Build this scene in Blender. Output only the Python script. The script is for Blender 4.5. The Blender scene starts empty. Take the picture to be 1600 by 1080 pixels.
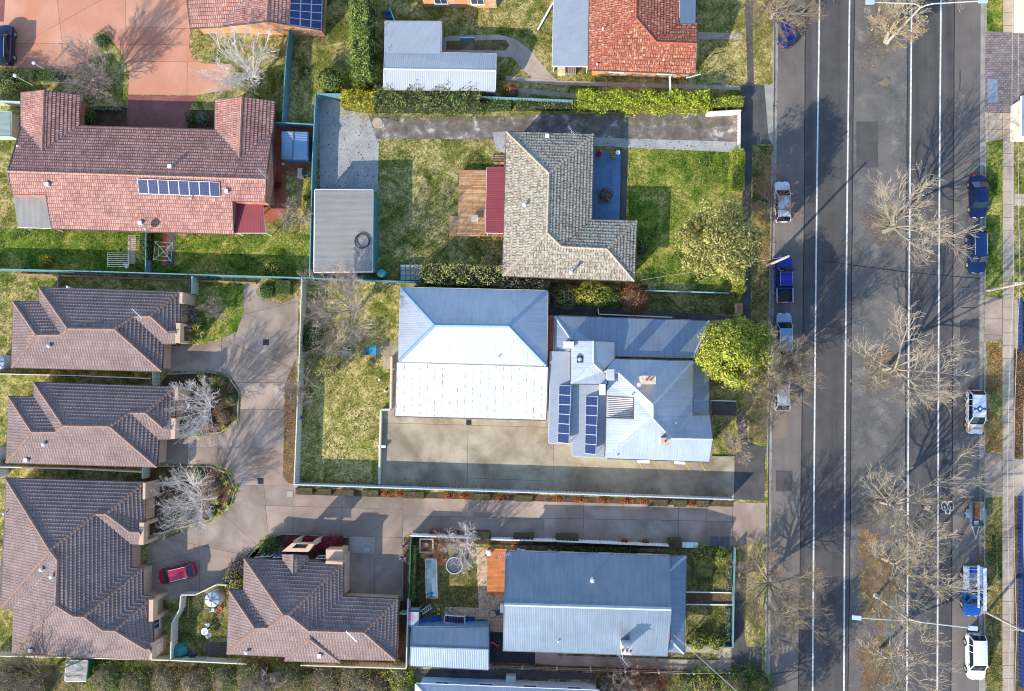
import bpy, math, random
from mathutils import Vector, Matrix
from mathutils.geometry import tessellate_polygon
sc = bpy.context.scene
COL = sc.collection
# ---------------------------------------------------------------- camera, sky, sun, exposure
FPX, HC, NAD = 1215.0, 90.0, (880.0, 590.0)
cd = bpy.data.cameras.new('camera'); cam = bpy.data.objects.new('camera', cd); COL.objects.link(cam)
cd.sensor_width = 36.0; cd.lens = FPX/1600*36; cd.clip_start = 1.0; cd.clip_end = 6000
_n = Vector(((NAD[0]-800)/FPX, -(NAD[1]-540)/FPX, -1)).normalized()
_q = _n.rotation_difference(Vector((0, 0, -1)))
cam.rotation_mode = 'QUATERNION'; cam.rotation_quaternion = _q; cam.location = (0, 0, HC)
sc.camera = cam
SUN_EL = math.radians(26.0); SHX, SHY = 0.68, 0.733          # direction in which shadows fall
wd = bpy.data.worlds.new('World'); sc.world = wd; wd.use_nodes = True
wn = wd.node_tree.nodes; wn.clear()
sky = wn.new('ShaderNodeTexSky'); sky.sky_type = 'NISHITA'; sky.sun_disc = False
sky.sun_elevation = SUN_EL; sky.sun_rotation = math.atan2(-SHX, -SHY)
sky.air_density = 1.0; sky.dust_density = 0.4; sky.ozone_density = 2.2
bg = wn.new('ShaderNodeBackground'); bg.inputs[1].default_value = 0.135
wo = wn.new('ShaderNodeOutputWorld')
wd.node_tree.links.new(sky.outputs[0], bg.inputs[0]); wd.node_tree.links.new(bg.outputs[0], wo.inputs[0])
sd = bpy.data.lights.new('sun', 'SUN'); sd.energy = 2.8; sd.angle = math.radians(0.5); sd.color = (1.0, 0.91, 0.78)
so = bpy.data.objects.new('sun', sd); COL.objects.link(so)
_toward = Vector((-SHX*math.cos(SUN_EL), -SHY*math.cos(SUN_EL), math.sin(SUN_EL)))
so.rotation_mode = 'QUATERNION'; so.rotation_quaternion = _toward.to_track_quat('Z', 'Y'); so.location = _toward*200
sc.cycles.filter_width = 1.05
sc.view_settings.view_transform = 'Standard'; sc.view_settings.look = 'None'
sc.view_settings.exposure = 1.55; sc.view_settings.gamma = 1.0

# ---------------------------------------------------------------- helpers
G = 0.12                                                     # level of the land above the road
def ray(u, v): return _q @ Vector(((u-800)/FPX, -(v-540)/FPX, -1))
def W(u, v, z=G):
    d = ray(u, v); t = (z-HC)/d.z
    return Vector((0, 0, HC))+d*t
def on_plane(u, v, a, b, c):
    n = (b-a).cross(c-a); d = ray(u, v); o = Vector((0, 0, HC))
    return o+d*((a-o).dot(n)/d.dot(n))
def on_slope(u, v, a, b, pitch):
    e = (b-a); e.z = 0; e.normalize(); nrm = Vector((-e.y, e.x, 0))
    if (W(u, v, a.z)-a).dot(nrm) < 0: nrm = -nrm
    return on_plane(u, v, a, b, a+nrm+Vector((0, 0, math.tan(math.radians(pitch)))))
ROOT = {}
def props(o, label=None, cat=None, group=None, kind=None):
    if label: o['label'] = label
    if cat: o['category'] = cat
    if group: o['group'] = group
    if kind: o['kind'] = kind
    return o
def thing(name, label, cat, loc, group=None, rz=0.0):
    o = bpy.data.objects.new(name, None); COL.objects.link(o); o.empty_display_size = 0.3
    o.location = loc; o.rotation_euler = (0, 0, rz); ROOT[o.name] = Vector(loc)
    return props(o, label, cat, group)
class MB:
    def __init__(s): s.v = []; s.f = []; s.uv = []
    def poly(s, pts, uv=None):
        i = len(s.v); s.v += [Vector(p) for p in pts]; s.f.append(tuple(range(i, i+len(pts)))); s.uv.append(uv)
    def box(s, c, sz, rz=0, ax=None):
        c = Vector(c); x, y, z = sz[0]/2, sz[1]/2, sz[2]/2
        m = Matrix.Rotation(rz, 3, 'Z') if ax is None else ax
        P = [c+m @ Vector((sx*x, sy*y, sz_*z)) for sz_ in (-1, 1) for sy in (-1, 1) for sx in (-1, 1)]
        for q in ((0, 2, 3, 1), (4, 5, 7, 6), (0, 1, 5, 4), (2, 6, 7, 3), (0, 4, 6, 2), (1, 3, 7, 5)): s.poly([P[k] for k in q])
    def bar(s, a, b, w, h):
        a, b = Vector(a), Vector(b); d = b-a; L = d.length
        if L < 1e-6: return
        y = d/L; x = y.cross(Vector((0, 0, 1)))
        x = Vector((1, 0, 0)) if x.length < 1e-4 else x.normalized()
        z = x.cross(y); m = Matrix((x, y, z)).transposed()
        s.box((a+b)/2, (w, L, h), ax=m)
    def tube(s, a, b, r0, r1=None, n=6, caps=True):
        a, b = Vector(a), Vector(b); r1 = r0 if r1 is None else r1
        d = (b-a)
        if d.length < 1e-6: return
        d.normalize(); x = d.orthogonal().normalized(); y = d.cross(x)
        i = len(s.v)
        for p, r in ((a, r0), (b, r1)):
            for k in range(n):
                t = 2*math.pi*k/n; s.v.append(p+x*(r*math.cos(t))+y*(r*math.sin(t)))
        for k in range(n):
            s.f.append((i+k, i+(k+1) % n, i+n+(k+1) % n, i+n+k)); s.uv.append(None)
        if caps:
            s.f.append(tuple(range(i+n-1, i-1, -1))); s.uv.append(None)
            s.f.append(tuple(range(i+n, i+2*n))); s.uv.append(None)
    def prism(s, pts, z0, z1):
        n = len(pts); a = [Vector((p[0], p[1], z0)) for p in pts]; b = [Vector((p[0], p[1], z1)) for p in pts]
        ar = sum(pts[k][0]*pts[(k+1) % n][1]-pts[(k+1) % n][0]*pts[k][1] for k in range(n))
        if ar < 0: a.reverse(); b.reverse()
        s.poly(b); s.poly(a[::-1])
        for k in range(n): s.poly([a[k], a[(k+1) % n], b[(k+1) % n], b[k]])
    def ring(s, c, r0, r1, h, n=20, z0=0):
        c = Vector(c)
        for k in range(n):
            t, u = 2*math.pi*k/n, 2*math.pi*(k+1)/n
            P = lambda r, a, z: c+Vector((r*math.cos(a), r*math.sin(a), z))
            s.poly([P(r0, t, h), P(r1, t, h), P(r1, u, h), P(r0, u, h)])
            if h > z0:
                s.poly([P(r1, t, z0), P(r1, u, z0), P(r1, u, h), P(r1, t, h)]); s.poly([P(r0, u, z0), P(r0, t, z0), P(r0, t, h), P(r0, u, h)])
    def lathe(s, c, prof, n=16):
        c = Vector(c); i = len(s.v)
        for r, z in prof:
            for k in range(n):
                t = 2*math.pi*k/n; s.v.append(c+Vector((r*math.cos(t), r*math.sin(t), z)))
        for j in range(len(prof)-1):
            for k in range(n):
                s.f.append((i+j*n+k, i+j*n+(k+1) % n, i+(j+1)*n+(k+1) % n, i+(j+1)*n+k)); s.uv.append(None)
        s.f.append(tuple(range(i+(len(prof)-1)*n, i+len(prof)*n))); s.uv.append(None)
    def mesh(s, name, off=Vector((0, 0, 0)), smooth=False):
        me = bpy.data.meshes.new(name)
        me.from_pydata([tuple(v-off) for v in s.v], [], s.f)
        if any(u is not None for u in s.uv):
            ul = me.uv_layers.new(name='UVMap'); d = []
            for f, u in zip(s.f, s.uv):
                d += [c for p in (u if u else [(0, 0)]*len(f)) for c in p]
            ul.data.foreach_set('uv', d)
        if smooth: me.polygons.foreach_set('use_smooth', [True]*len(me.polygons))
        me.update(); return me
    def build(s, name, mat, parent=None, local=False, smooth=False, loc=None):
        off = Vector((0, 0, 0))
        if parent is not None and not local: off = ROOT[parent.name]
        if loc is not None: off = Vector(loc)
        me = s.mesh(name, off, smooth)
        if mat: me.materials.append(mat)
        o = bpy.data.objects.new(name, me); COL.objects.link(o)
        if parent is not None: o.parent = parent; ROOT[o.name] = ROOT[parent.name]
        else: ROOT[o.name] = Vector((0, 0, 0))
        if loc is not None: o.location = loc; ROOT[o.name] = Vector(loc)
        return o
def offset_poly(pts, d):
    """inset (d>0) of a simple polygon given as 2-D/3-D vectors; keeps z"""
    n = len(pts); ar = sum(pts[k].x*pts[(k+1) % n].y-pts[(k+1) % n].x*pts[k].y for k in range(n))
    sg = 1 if ar > 0 else -1; out = []
    for k in range(n):
        a, b, c = pts[k-1], pts[k], pts[(k+1) % n]
        e1 = Vector((b.x-a.x, b.y-a.y)).normalized(); e2 = Vector((c.x-b.x, c.y-b.y)).normalized()
        n1 = Vector((-e1.y, e1.x))*sg; n2 = Vector((-e2.y, e2.x))*sg
        m = n1+n2
        m = n1 if m.length < 1e-3 else m/max(0.35, 1+n1.dot(n2))
        out.append(Vector((b.x+m.x*d, b.y+m.y*d, b.z)))
    return out
def C(r, g, b):
    f = lambda c: (c/255/12.92) if c/255 <= 0.04045 else ((c/255+0.055)/1.055)**2.4
    return (f(r), f(g), f(b), 1)

# ---------------------------------------------------------------- materials
def mat0(name):
    m = bpy.data.materials.new(name); m.use_nodes = True
    nt = m.node_tree; return m, nt, nt.nodes['Principled BSDF']
def nd(nt, t, **kw):
    n = nt.nodes.new(t)
    for k, v in kw.items():
        if k.startswith('i_'): n.inputs[k[2:].replace('_', ' ')].default_value = v
        else: setattr(n, k, v)
    return n
def ramp(nt, stops):
    r = nt.nodes.new('ShaderNodeValToRGB'); e = r.color_ramp.elements
    while len(e) < len(stops): e.new(0.5)
    for el, (p, c) in zip(e, stops): el.position = p; el.color = c if len(c) == 4 else (*c, 1)
    return r
def grey(v): return (v, v, v, 1)
def mixc(nt, a, b, fac, mode='MIX'):
    m = nt.nodes.new('ShaderNodeMix'); m.data_type = 'RGBA'; m.blend_type = mode
    for s, i in ((fac, 0), (a, 6), (b, 7)):
        if hasattr(s, 'links') or hasattr(s, 'is_linked'): nt.links.new(s, m.inputs[i])
        else: m.inputs[i].default_value = s
    return m.outputs[2]
def noise(nt, vec, scale, detail=3, rough=0.55, dist=0.0):
    n = nd(nt, 'ShaderNodeTexNoise'); n.inputs['Scale'].default_value = scale; n.inputs['Detail'].default_value = detail
    n.inputs['Roughness'].default_value = rough; n.inputs['Distortion'].default_value = dist
    nt.links.new(vec, n.inputs['Vector']); return n.outputs['Fac']
def pos(nt, stretch=None):
    g = nd(nt, 'ShaderNodeNewGeometry'); o = g.outputs['Position']
    if stretch:
        m = nd(nt, 'ShaderNodeMapping'); m.inputs['Scale'].default_value = stretch; nt.links.new(o, m.inputs['Vector']); o = m.outputs['Vector']
    return o
def bump(nt, b, h, strength, dist):
    n = nd(nt, 'ShaderNodeBump'); n.inputs['Strength'].default_value = strength; n.inputs['Distance'].default_value = dist
    nt.links.new(h, n.inputs['Height']); nt.links.new(n.outputs[0], b.inputs['Normal'])
MATS = {}
def plain(name, col, rough=0.6, metal=0.0, var=0.25, scale=2.5, fine=14.0, spec=0.5, coat=0.0, stretch=None):
    """a paint or solid surface: base colour broken by broad and fine wear"""
    if name in MATS: return MATS[name]
    m, nt, b = mat0(name); p = pos(nt, stretch)
    r1 = ramp(nt, [(0.3, grey(1-var)), (0.7, grey(1+var*0.4))]); nt.links.new(noise(nt, p, scale, 4), r1.inputs[0])
    r2 = ramp(nt, [(0.3, grey(1-var*0.5)), (0.7, grey(1.0))]); nt.links.new(noise(nt, p, fine, 2), r2.inputs[0])
    c = mixc(nt, col, r1.outputs[0], 1.0, 'MULTIPLY'); c = mixc(nt, c, r2.outputs[0], 1.0, 'MULTIPLY')
    nt.links.new(c, b.inputs['Base Color']); b.inputs['Roughness'].default_value = rough; b.inputs['Metallic'].default_value = metal
    b.inputs['Specular IOR Level'].default_value = spec; b.inputs['Coat Weight'].default_value = coat
    MATS[name] = m; return m
def ground(name, stops, scale=0.35, fine=(0.6, 1.25), fscale=7.0, rough=0.9, bmp=0.4, bd=0.03, stain=None, sscale=0.12, spots=None, streak=0.0):
    """patchy ground: broad ramp, fine grain, optional big stains and small spots"""
    m, nt, b = mat0(name); p = pos(nt)
    r1 = ramp(nt, stops); nt.links.new(noise(nt, p, scale, 6, 0.62, 0.3), r1.inputs[0])
    n2 = noise(nt, p, fscale, 4, 0.7)
    r2 = ramp(nt, [(0.3, grey(fine[0])), (0.7, grey(fine[1]))]); nt.links.new(n2, r2.inputs[0])
    c = mixc(nt, r1.outputs[0], r2.outputs[0], 1.0, 'MULTIPLY')
    if stain:
        r3 = ramp(nt, [(0.42, grey(0)), (0.66, grey(1))]); nt.links.new(noise(nt, p, sscale, 5, 0.6, 0.6), r3.inputs[0])
        c = mixc(nt, c, stain, r3.outputs[0])
    if streak:
        r6 = ramp(nt, [(0.35, grey(1-streak)), (0.65, grey(1+streak))]); nt.links.new(noise(nt, pos(nt, (1.0, 0.015, 1)), 1.1, 4, 0.6), r6.inputs[0]); c = mixc(nt, c, r6.outputs[0], 1.0, 'MULTIPLY')
    if spots:
        v = nd(nt, 'ShaderNodeTexVoronoi'); v.inputs['Scale'].default_value = spots[1]; nt.links.new(p, v.inputs['Vector'])
        r4 = ramp(nt, [(spots[2], grey(1)), (spots[2]+0.06, grey(0))]); nt.links.new(v.outputs['Distance'], r4.inputs[0])
        c = mixc(nt, c, spots[0], r4.outputs[0])
    nt.links.new(c, b.inputs['Base Color']); b.inputs['Roughness'].default_value = rough
    b.inputs['Specular IOR Level'].default_value = 0.25
    if bmp: bump(nt, b, n2, bmp, bd)
    MATS[name] = m; return m
def lawn(name, dark, mid, dry, bias=0.0, seed=0.0):
    """winter turf: broad worn patches, clumps of green and straw, dark thatch between tufts"""
    m, nt, b = mat0(name); p = pos(nt)
    mp = nd(nt, 'ShaderNodeMapping'); mp.inputs['Location'].default_value = (seed*17.3, seed*9.1, seed); nt.links.new(p, mp.inputs['Vector']); p = mp.outputs[0]
    r1 = ramp(nt, [(0.38-bias, dark), (0.46-bias, mid), (0.55-bias, dry), (0.70-bias, tuple(min(1, c*1.3) for c in dry[:3])+(1,))]); nt.links.new(noise(nt, p, 0.36, 8, 0.72, 0.6), r1.inputs[0])
    r3 = ramp(nt, [(0.47, grey(0)), (0.56, grey(0.75))]); nt.links.new(noise(nt, p, 1.7, 5, 0.75, 0.4), r3.inputs[0])
    c = mixc(nt, r1.outputs[0], mid, r3.outputs[0])
    r5 = ramp(nt, [(0.56, grey(0)), (0.66, grey(0.8))]); nt.links.new(noise(nt, p, 2.9, 5, 0.78, 0.2), r5.inputs[0])
    c = mixc(nt, c, dry, r5.outputs[0])
    r6 = ramp(nt, [(0.58, grey(0)), (0.68, grey(0.7))]); nt.links.new(noise(nt, p, 1.15, 6, 0.75, 0.5), r6.inputs[0])
    c = mixc(nt, c, dark, r6.outputs[0])
    n2 = noise(nt, p, 5.5, 6, 0.85)
    r2 = ramp(nt, [(0.36, grey(0.25)), (0.52, grey(0.9)), (0.70, grey(1.6))]); nt.links.new(n2, r2.inputs[0])
    c = mixc(nt, c, r2.outputs[0], 1.0, 'MULTIPLY')
    nt.links.new(c, b.inputs['Base Color']); b.inputs['Roughness'].default_value = 0.95; b.inputs['Specular IOR Level'].default_value = 0.1
    bump(nt, b, n2, 0.9, 0.10); MATS[name] = m; return m
def tiles(name, c1, c2, gap, w=0.30, c=0.33, lichen=None, ltint=None, rough=0.8, lth=0.47):
    """terracotta or concrete roof tile: uv in metres (u along the course, v down the slope)"""
    m, nt, b = mat0(name); uv = nd(nt, 'ShaderNodeUVMap'); p = uv.outputs[0]
    br = nd(nt, 'ShaderNodeTexBrick'); br.offset = 0.5; br.squash = 1.0
    nt.links.new(p, br.inputs['Vector'])
    br.inputs['Color1'].default_value = c1; br.inputs['Color2'].default_value = c2; br.inputs['Mortar'].default_value = gap
    br.inputs['Scale'].default_value = 1.0; br.inputs['Mortar Size'].default_value = 0.03; br.inputs['Mortar Smooth'].default_value = 0.3
    br.inputs['Brick Width'].default_value = w; br.inputs['Row Height'].default_value = c; br.inputs['Bias'].default_value = -0.1
    c_ = br.outputs['Color']; ps = pos(nt)
    r = ramp(nt, [(0.3, grey(0.72)), (0.7, grey(1.15))]); nt.links.new(noise(nt, ps, 0.5, 5, 0.65), r.inputs[0])
    c_ = mixc(nt, c_, r.outputs[0], 1.0, 'MULTIPLY')
    if lichen:
        r4 = ramp(nt, [(lth, grey(0)), (lth+0.1, grey(0.85))]); nt.links.new(noise(nt, ps, 3.2, 6, 0.78), r4.inputs[0])
        c_ = mixc(nt, c_, lichen, r4.outputs[0])
    if ltint:
        r5 = ramp(nt, [(0.58, grey(0)), (0.66, grey(0.8))]); nt.links.new(noise(nt, ps, 1.3, 6, 0.8), r5.inputs[0])
        c_ = mixc(nt, c_, ltint, r5.outputs[0])
    nt.links.new(c_, b.inputs['Base Color']); b.inputs['Roughness'].default_value = rough; b.inputs['Specular IOR Level'].default_value = 0.3
    wv = nd(nt, 'ShaderNodeTexWave'); wv.wave_type = 'BANDS'; wv.bands_direction = 'X'; wv.inputs['Scale'].default_value = 0.314/w
    nt.links.new(p, wv.inputs['Vector']); bump(nt, b, wv.outputs['Fac'], 0.5, 0.05)
    MATS[name] = m; return m
def metal(name, col, rib=0.19, rough=0.42, met=0.25, dirt=0.16, dirtcol=None, bs=0.35):
    """ribbed roof sheet: uv in metres, ribs run down the slope, rain streaks along them"""
    m, nt, b = mat0(name); uv = nd(nt, 'ShaderNodeUVMap')
    wv = nd(nt, 'ShaderNodeTexWave'); wv.wave_type = 'BANDS'; wv.bands_direction = 'X'; wv.inputs['Scale'].default_value = 0.314/rib
    nt.links.new(uv.outputs[0], wv.inputs['Vector'])
    mp = nd(nt, 'ShaderNodeMapping'); mp.inputs['Scale'].default_value = (2.2, 0.16, 1); nt.links.new(uv.outputs[0], mp.inputs['Vector'])
    r1 = ramp(nt, [(0.35, grey(1-dirt)), (0.62, grey(1.0))]); nt.links.new(noise(nt, mp.outputs[0], 1.6, 5, 0.7), r1.inputs[0])
    r2 = ramp(nt, [(0.3, grey(1-dirt*0.8)), (0.6, grey(1.02))]); nt.links.new(noise(nt, pos(nt), 0.45, 5, 0.65), r2.inputs[0])
    c = mixc(nt, col, r1.outputs[0], 1.0, 'MULTIPLY'); c = mixc(nt, c, r2.outputs[0], 1.0, 'MULTIPLY')
    if dirtcol:
        lw = nd(nt, 'ShaderNodeTexWave'); lw.wave_type = 'BANDS'; lw.bands_direction = 'X'; lw.inputs['Scale'].default_value = 0.314/0.86; nt.links.new(uv.outputs[0], lw.inputs['Vector'])
        r3 = ramp(nt, [(0.955, grey(0)), (0.99, grey(1))]); nt.links.new(lw.outputs['Fac'], r3.inputs[0])
        r4 = ramp(nt, [(0.50, grey(0)), (0.58, grey(0.85))]); nt.links.new(noise(nt, uv.outputs[0], 1.3, 5, 0.8), r4.inputs[0])
        c = mixc(nt, c, dirtcol, mixc(nt, r3.outputs[0], r4.outputs[0], 1.0, 'MULTIPLY'))
    nt.links.new(c, b.inputs['Base Color']); b.inputs['Roughness'].default_value = rough; b.inputs['Metallic'].default_value = met
    bump(nt, b, wv.outputs['Fac'], bs, 0.035); MATS[name] = m; return m
def leafy(name, cols, rough=0.6, trans=0.25):
    m, nt, b = mat0(name); g = nd(nt, 'ShaderNodeNewGeometry'); n = len(cols)
    r = ramp(nt, [(k/max(1, n-1), c) for k, c in enumerate(cols)]); nt.links.new(g.outputs['Random Per Island'], r.inputs[0])
    nz = ramp(nt, [(0.3, grey(0.65)), (0.7, grey(1.2))]); nt.links.new(noise(nt, g.outputs['Position'], 1.4, 3), nz.inputs[0])
    c = mixc(nt, r.outputs[0], nz.outputs[0], 1.0, 'MULTIPLY')
    nt.links.new(c, b.inputs['Base Color']); b.inputs['Roughness'].default_value = rough; b.inputs['Specular IOR Level'].default_value = 0.25
    if trans:
        t = nd(nt, 'ShaderNodeBsdfTranslucent'); nt.links.new(c, t.inputs[0]); mx = nd(nt, 'ShaderNodeMixShader'); mx.inputs[0].default_value = trans
        o = nt.nodes['Material Output']; nt.links.new(b.outputs[0], mx.inputs[1]); nt.links.new(t.outputs[0], mx.inputs[2]); nt.links.new(mx.outputs[0], o.inputs[0])
    MATS[name] = m; return m
def boards(name, c1, c2, gap, w, l, rot=0.0, rough=0.7, bs=0.3):
    """sawn boards or small pavers laid in world space"""
    m, nt, b = mat0(name); p = pos(nt); mp = nd(nt, 'ShaderNodeMapping'); mp.inputs['Rotation'].default_value = (0, 0, rot); nt.links.new(p, mp.inputs['Vector'])
    br = nd(nt, 'ShaderNodeTexBrick'); br.offset = 0.5; nt.links.new(mp.outputs[0], br.inputs['Vector'])
    br.inputs['Color1'].default_value = c1; br.inputs['Color2'].default_value = c2; br.inputs['Mortar'].default_value = gap
    br.inputs['Scale'].default_value = 1; br.inputs['Mortar Size'].default_value = 0.012; br.inputs['Brick Width'].default_value = l; br.inputs['Row Height'].default_value = w
    r = ramp(nt, [(0.3, grey(0.7)), (0.7, grey(1.2))]); nt.links.new(noise(nt, mp.outputs[0], 1.2, 5, 0.7), r.inputs[0])
    c = mixc(nt, br.outputs['Color'], r.outputs[0], 1.0, 'MULTIPLY'); nt.links.new(c, b.inputs['Base Color']); b.inputs['Roughness'].default_value = rough
    iv = nd(nt, 'ShaderNodeMath', operation='SUBTRACT'); iv.inputs[0].default_value = 1.0; nt.links.new(br.outputs['Fac'], iv.inputs[1])
    bump(nt, b, iv.outputs[0], bs, 0.02); MATS[name] = m; return m
def glassy(name, col, rough=0.08):
    m, nt, b = mat0(name); n = ramp(nt, [(0.3, grey(0.7)), (0.7, grey(1.2))]); nt.links.new(noise(nt, pos(nt), 1.1, 3), n.inputs[0])
    nt.links.new(mixc(nt, col, n.outputs[0], 1.0, 'MULTIPLY'), b.inputs['Base Color'])
    b.inputs['Roughness'].default_value = rough; b.inputs['Specular IOR Level'].default_value = 0.5; MATS[name] = m; return m
def paint(name, col, flake=0.0, rough=0.25):
    if name in MATS: return MATS[name]
    m, nt, b = mat0(name); n = ramp(nt, [(0.3, grey(0.86)), (0.7, grey(1.05))]); nt.links.new(noise(nt, pos(nt), 3.0, 4), n.inputs[0])
    nt.links.new(mixc(nt, col, n.outputs[0], 1.0, 'MULTIPLY'), b.inputs['Base Color'])
    b.inputs['Roughness'].default_value = rough; b.inputs['Metallic'].default_value = flake; b.inputs['Coat Weight'].default_value = 0.6; b.inputs['Coat Roughness'].default_value = 0.06
    MATS[name] = m; return m
# ---------------------------------------------------------------- material library
GRASS = lawn('lawn', C(60, 76, 28), C(114, 118, 50), C(184, 166, 110), 0.02)
GRASS_GREEN = lawn('lawn_green', C(50, 80, 20), C(100, 124, 38), C(170, 160, 84), -0.02, 1)
GRASS_DRY = lawn('lawn_dry', C(70, 92, 30), C(130, 130, 58), C(194, 176, 116), 0.03, 2)
GRASS_SHADE = lawn('lawn_shaded', C(50, 62, 28), C(94, 98, 48), C(160, 144, 92), 0.0, 3)  # shade put into the colour: lawn palette darkened for turf in shadow
ASPHALT = ground('asphalt', [(0.3, C(92, 87, 83)), (0.7, C(108, 102, 97))], 0.4, (0.88, 1.1), 16, 0.9, 0.25, 0.01, C(116, 108, 101), 0.09, None, 0.06)
LANE = ground('lane_asphalt', [(0.3, C(70, 67, 67)), (0.7, C(84, 81, 80))], 0.5, (0.88, 1.1), 16, 0.85, 0.25, 0.01, streak=0.16)
MEDIAN = ground('median_seal', [(0.25, C(78, 77, 77)), (0.5, C(94, 92, 90)), (0.62, C(112, 108, 103)), (0.74, C(136, 130, 121))], 0.55, (0.7, 1.22), 5, 0.95, 0.4, 0.02, C(104, 99, 94), 0.22)
PATHSEAL = ground('path_asphalt', [(0.3, C(66, 64, 64)), (0.7, C(92, 89, 88))], 0.6, (0.8, 1.15), 9, 0.95, 0.3, 0.01)
CONC = ground('concrete', [(0.25, C(140, 121, 107)), (0.6, C(170, 150, 134)), (0.8, C(184, 164, 148))], 0.35, (0.92, 1.06), 8, 0.85, 0.12, 0.01, C(122, 106, 94), 0.14)
CONC_WARM = ground('yard_concrete', [(0.25, C(120, 108, 90)), (0.5, C(160, 148, 126)), (0.75, C(178, 168, 146))], 0.28, (0.9, 1.07), 6, 0.85, 0.12, 0.01, C(112, 98, 80), 0.16)
CONC_DARK = ground('dark_concrete', [(0.3, C(70, 66, 64)), (0.7, C(96, 92, 88))], 0.5, (0.85, 1.1), 6, 0.9, 0.15, 0.01)
CONC_PATH = ground('footpath_concrete', [(0.3, C(150, 134, 118)), (0.7, C(180, 164, 146))], 0.5, (0.9, 1.08), 8, 0.85, 0.15, 0.01)
KERB = ground('kerb_concrete', [(0.3, C(130, 126, 120)), (0.7, C(158, 152, 144))], 0.8, (0.85, 1.1), 6, 0.85, 0.15, 0.01)
TERRA = ground('terracotta_concrete', [(0.25, C(172, 122, 98)), (0.55, C(188, 138, 112)), (0.8, C(196, 152, 128))], 0.2, (0.93, 1.06), 5, 0.75, 0.1, 0.01, C(178, 116, 88), 0.13)
TERRA_D = ground('maroon_concrete', [(0.3, C(120, 72, 66)), (0.7, C(146, 92, 84))], 0.4, (0.8, 1.12), 4, 0.7, 0.1, 0.01)
GRAVEL = ground('gravel', [(0.3, C(140, 140, 138)), (0.7, C(172, 172, 168))], 0.5, (0.55, 1.25), 10, 0.95, 0.8, 0.04, None, 0.1, (C(92, 86, 70), 1.6, 0.12))
OLDSEAL = ground('worn_drive_seal', [(0.3, C(84, 77, 70)), (0.5, C(110, 102, 94)), (0.58, C(126, 120, 112)), (0.66, C(176, 174, 168))], 0.8, (0.72, 1.2), 7, 0.95, 0.5, 0.03)
DIRT = ground('bare_soil', [(0.3, C(74, 58, 44)), (0.7, C(112, 92, 70))], 0.8, (0.6, 1.2), 6, 1.0, 0.6, 0.04)
MULCH = ground('garden_mulch', [(0.3, C(66, 50, 38)), (0.7, C(104, 82, 62))], 1.2, (0.5, 1.3), 9, 1.0, 0.8, 0.05)
LITTER = ground('leaf_mulch', [(0.3, C(84, 76, 66)), (0.5, C(110, 92, 68)), (0.62, C(134, 106, 70)), (0.75, C(102, 96, 88))], 0.9, (0.55, 1.2), 6, 1.0, 0.7, 0.04)
PITSOIL = ground('pit_soil', [(0.3, C(86, 82, 76)), (0.5, C(106, 97, 84)), (0.62, C(140, 126, 104)), (0.75, C(98, 94, 88))], 0.9, (0.55, 1.2), 6, 1.0, 0.7, 0.04)
SCRUB = ground('rough_scrub_soil', [(0.3, C(80, 76, 44)), (0.55, C(122, 108, 68)), (0.75, C(150, 134, 92))], 0.7, (0.5, 1.3), 5, 1.0, 0.8, 0.06)
BRICKPAVE = boards('red_brick_paving', C(158, 84, 58), C(176, 100, 70), C(104, 60, 46), 0.23, 0.23, 0, 0.8, 0.3)
COBBLE = boards('grey_clay_pavers', C(112, 100, 100), C(138, 124, 122), C(66, 58, 60), 0.26, 0.40, 0, 0.85, 0.6)
TANPAVE = boards('tan_pavers', C(178, 150, 122), C(190, 164, 136), C(130, 108, 88), 0.45, 0.45, 0, 0.8, 0.3)
WHITE = plain('road_paint', C(216, 216, 210), 0.7, 0, 0.3, 2.5, 9.0)
TAR = plain('tar', C(34, 34, 36), 0.7, 0, 0.3)
YELLOWP = plain('yellow_paint', C(206, 176, 70), 0.7, 0, 0.4)
GROUT = plain('joint_filler', C(84, 76, 70), 0.95, 0, 0.3)

# ---------------------------------------------------------------- ground, road, kerbs
mb = MB(); mb.poly([(-2500, -2500, -0.06), (2500, -2500, -0.06), (2500, 2500, -0.06), (-2500, 2500, -0.06)])
props(mb.build('ground', GRASS), kind='structure')
KL = [(1213, -120), (1210, 0), (1209, 150), (1207, 270), (1204.5, 400), (1202, 560), (1200, 700), (1199.3, 800), (1198, 960), (1197, 1080), (1196, 1200)]
KR = [(1539.5, -120), (1538.5, 0), (1537.5, 200), (1537, 400), (1536.5, 600), (1536, 800), (1536, 1080), (1536, 1200)]
def pl(pts, z=G): return [W(u, v, z) for u, v in pts]
def xline(line, y):
    for (u0, v0), (u1, v1) in zip(line, line[1:]):
        if v0 <= y <= v1: return u0+(u1-u0)*(y-v0)/(v1-v0)
    return line[-1][0]
FAR = 420
kl0, kl1 = W(*KL[0], 0), W(*KL[-1], 0); kr0, kr1 = W(*KR[0], 0), W(*KR[-1], 0)
mb = MB(); L = pl(KL, 0); Rr = pl(KR, 0)
Lp = [Vector((L[0].x, FAR, 0))]+L+[Vector((L[-1].x, -FAR, 0))]; Rp = [Vector((Rr[0].x, FAR, 0))]+Rr+[Vector((Rr[-1].x, -FAR, 0))]
mb.poly(Lp+Rp[::-1]); road = props(mb.build('road', ASPHALT), kind='structure')
for nm, line, sgn, mt in (('land_west', Lp, -1, GRASS), ('land_east', Rp, 1, GRASS)):
    mb = MB(); a = [Vector((p.x, p.y, G)) for p in line]; far = [Vector((sgn*FAR, -FAR, G)), Vector((sgn*FAR, FAR, G))]
    mb.poly(a+far if sgn < 0 else (a+far)[::-1])
    props(mb.build('terrain', mt), kind='structure')
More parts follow.
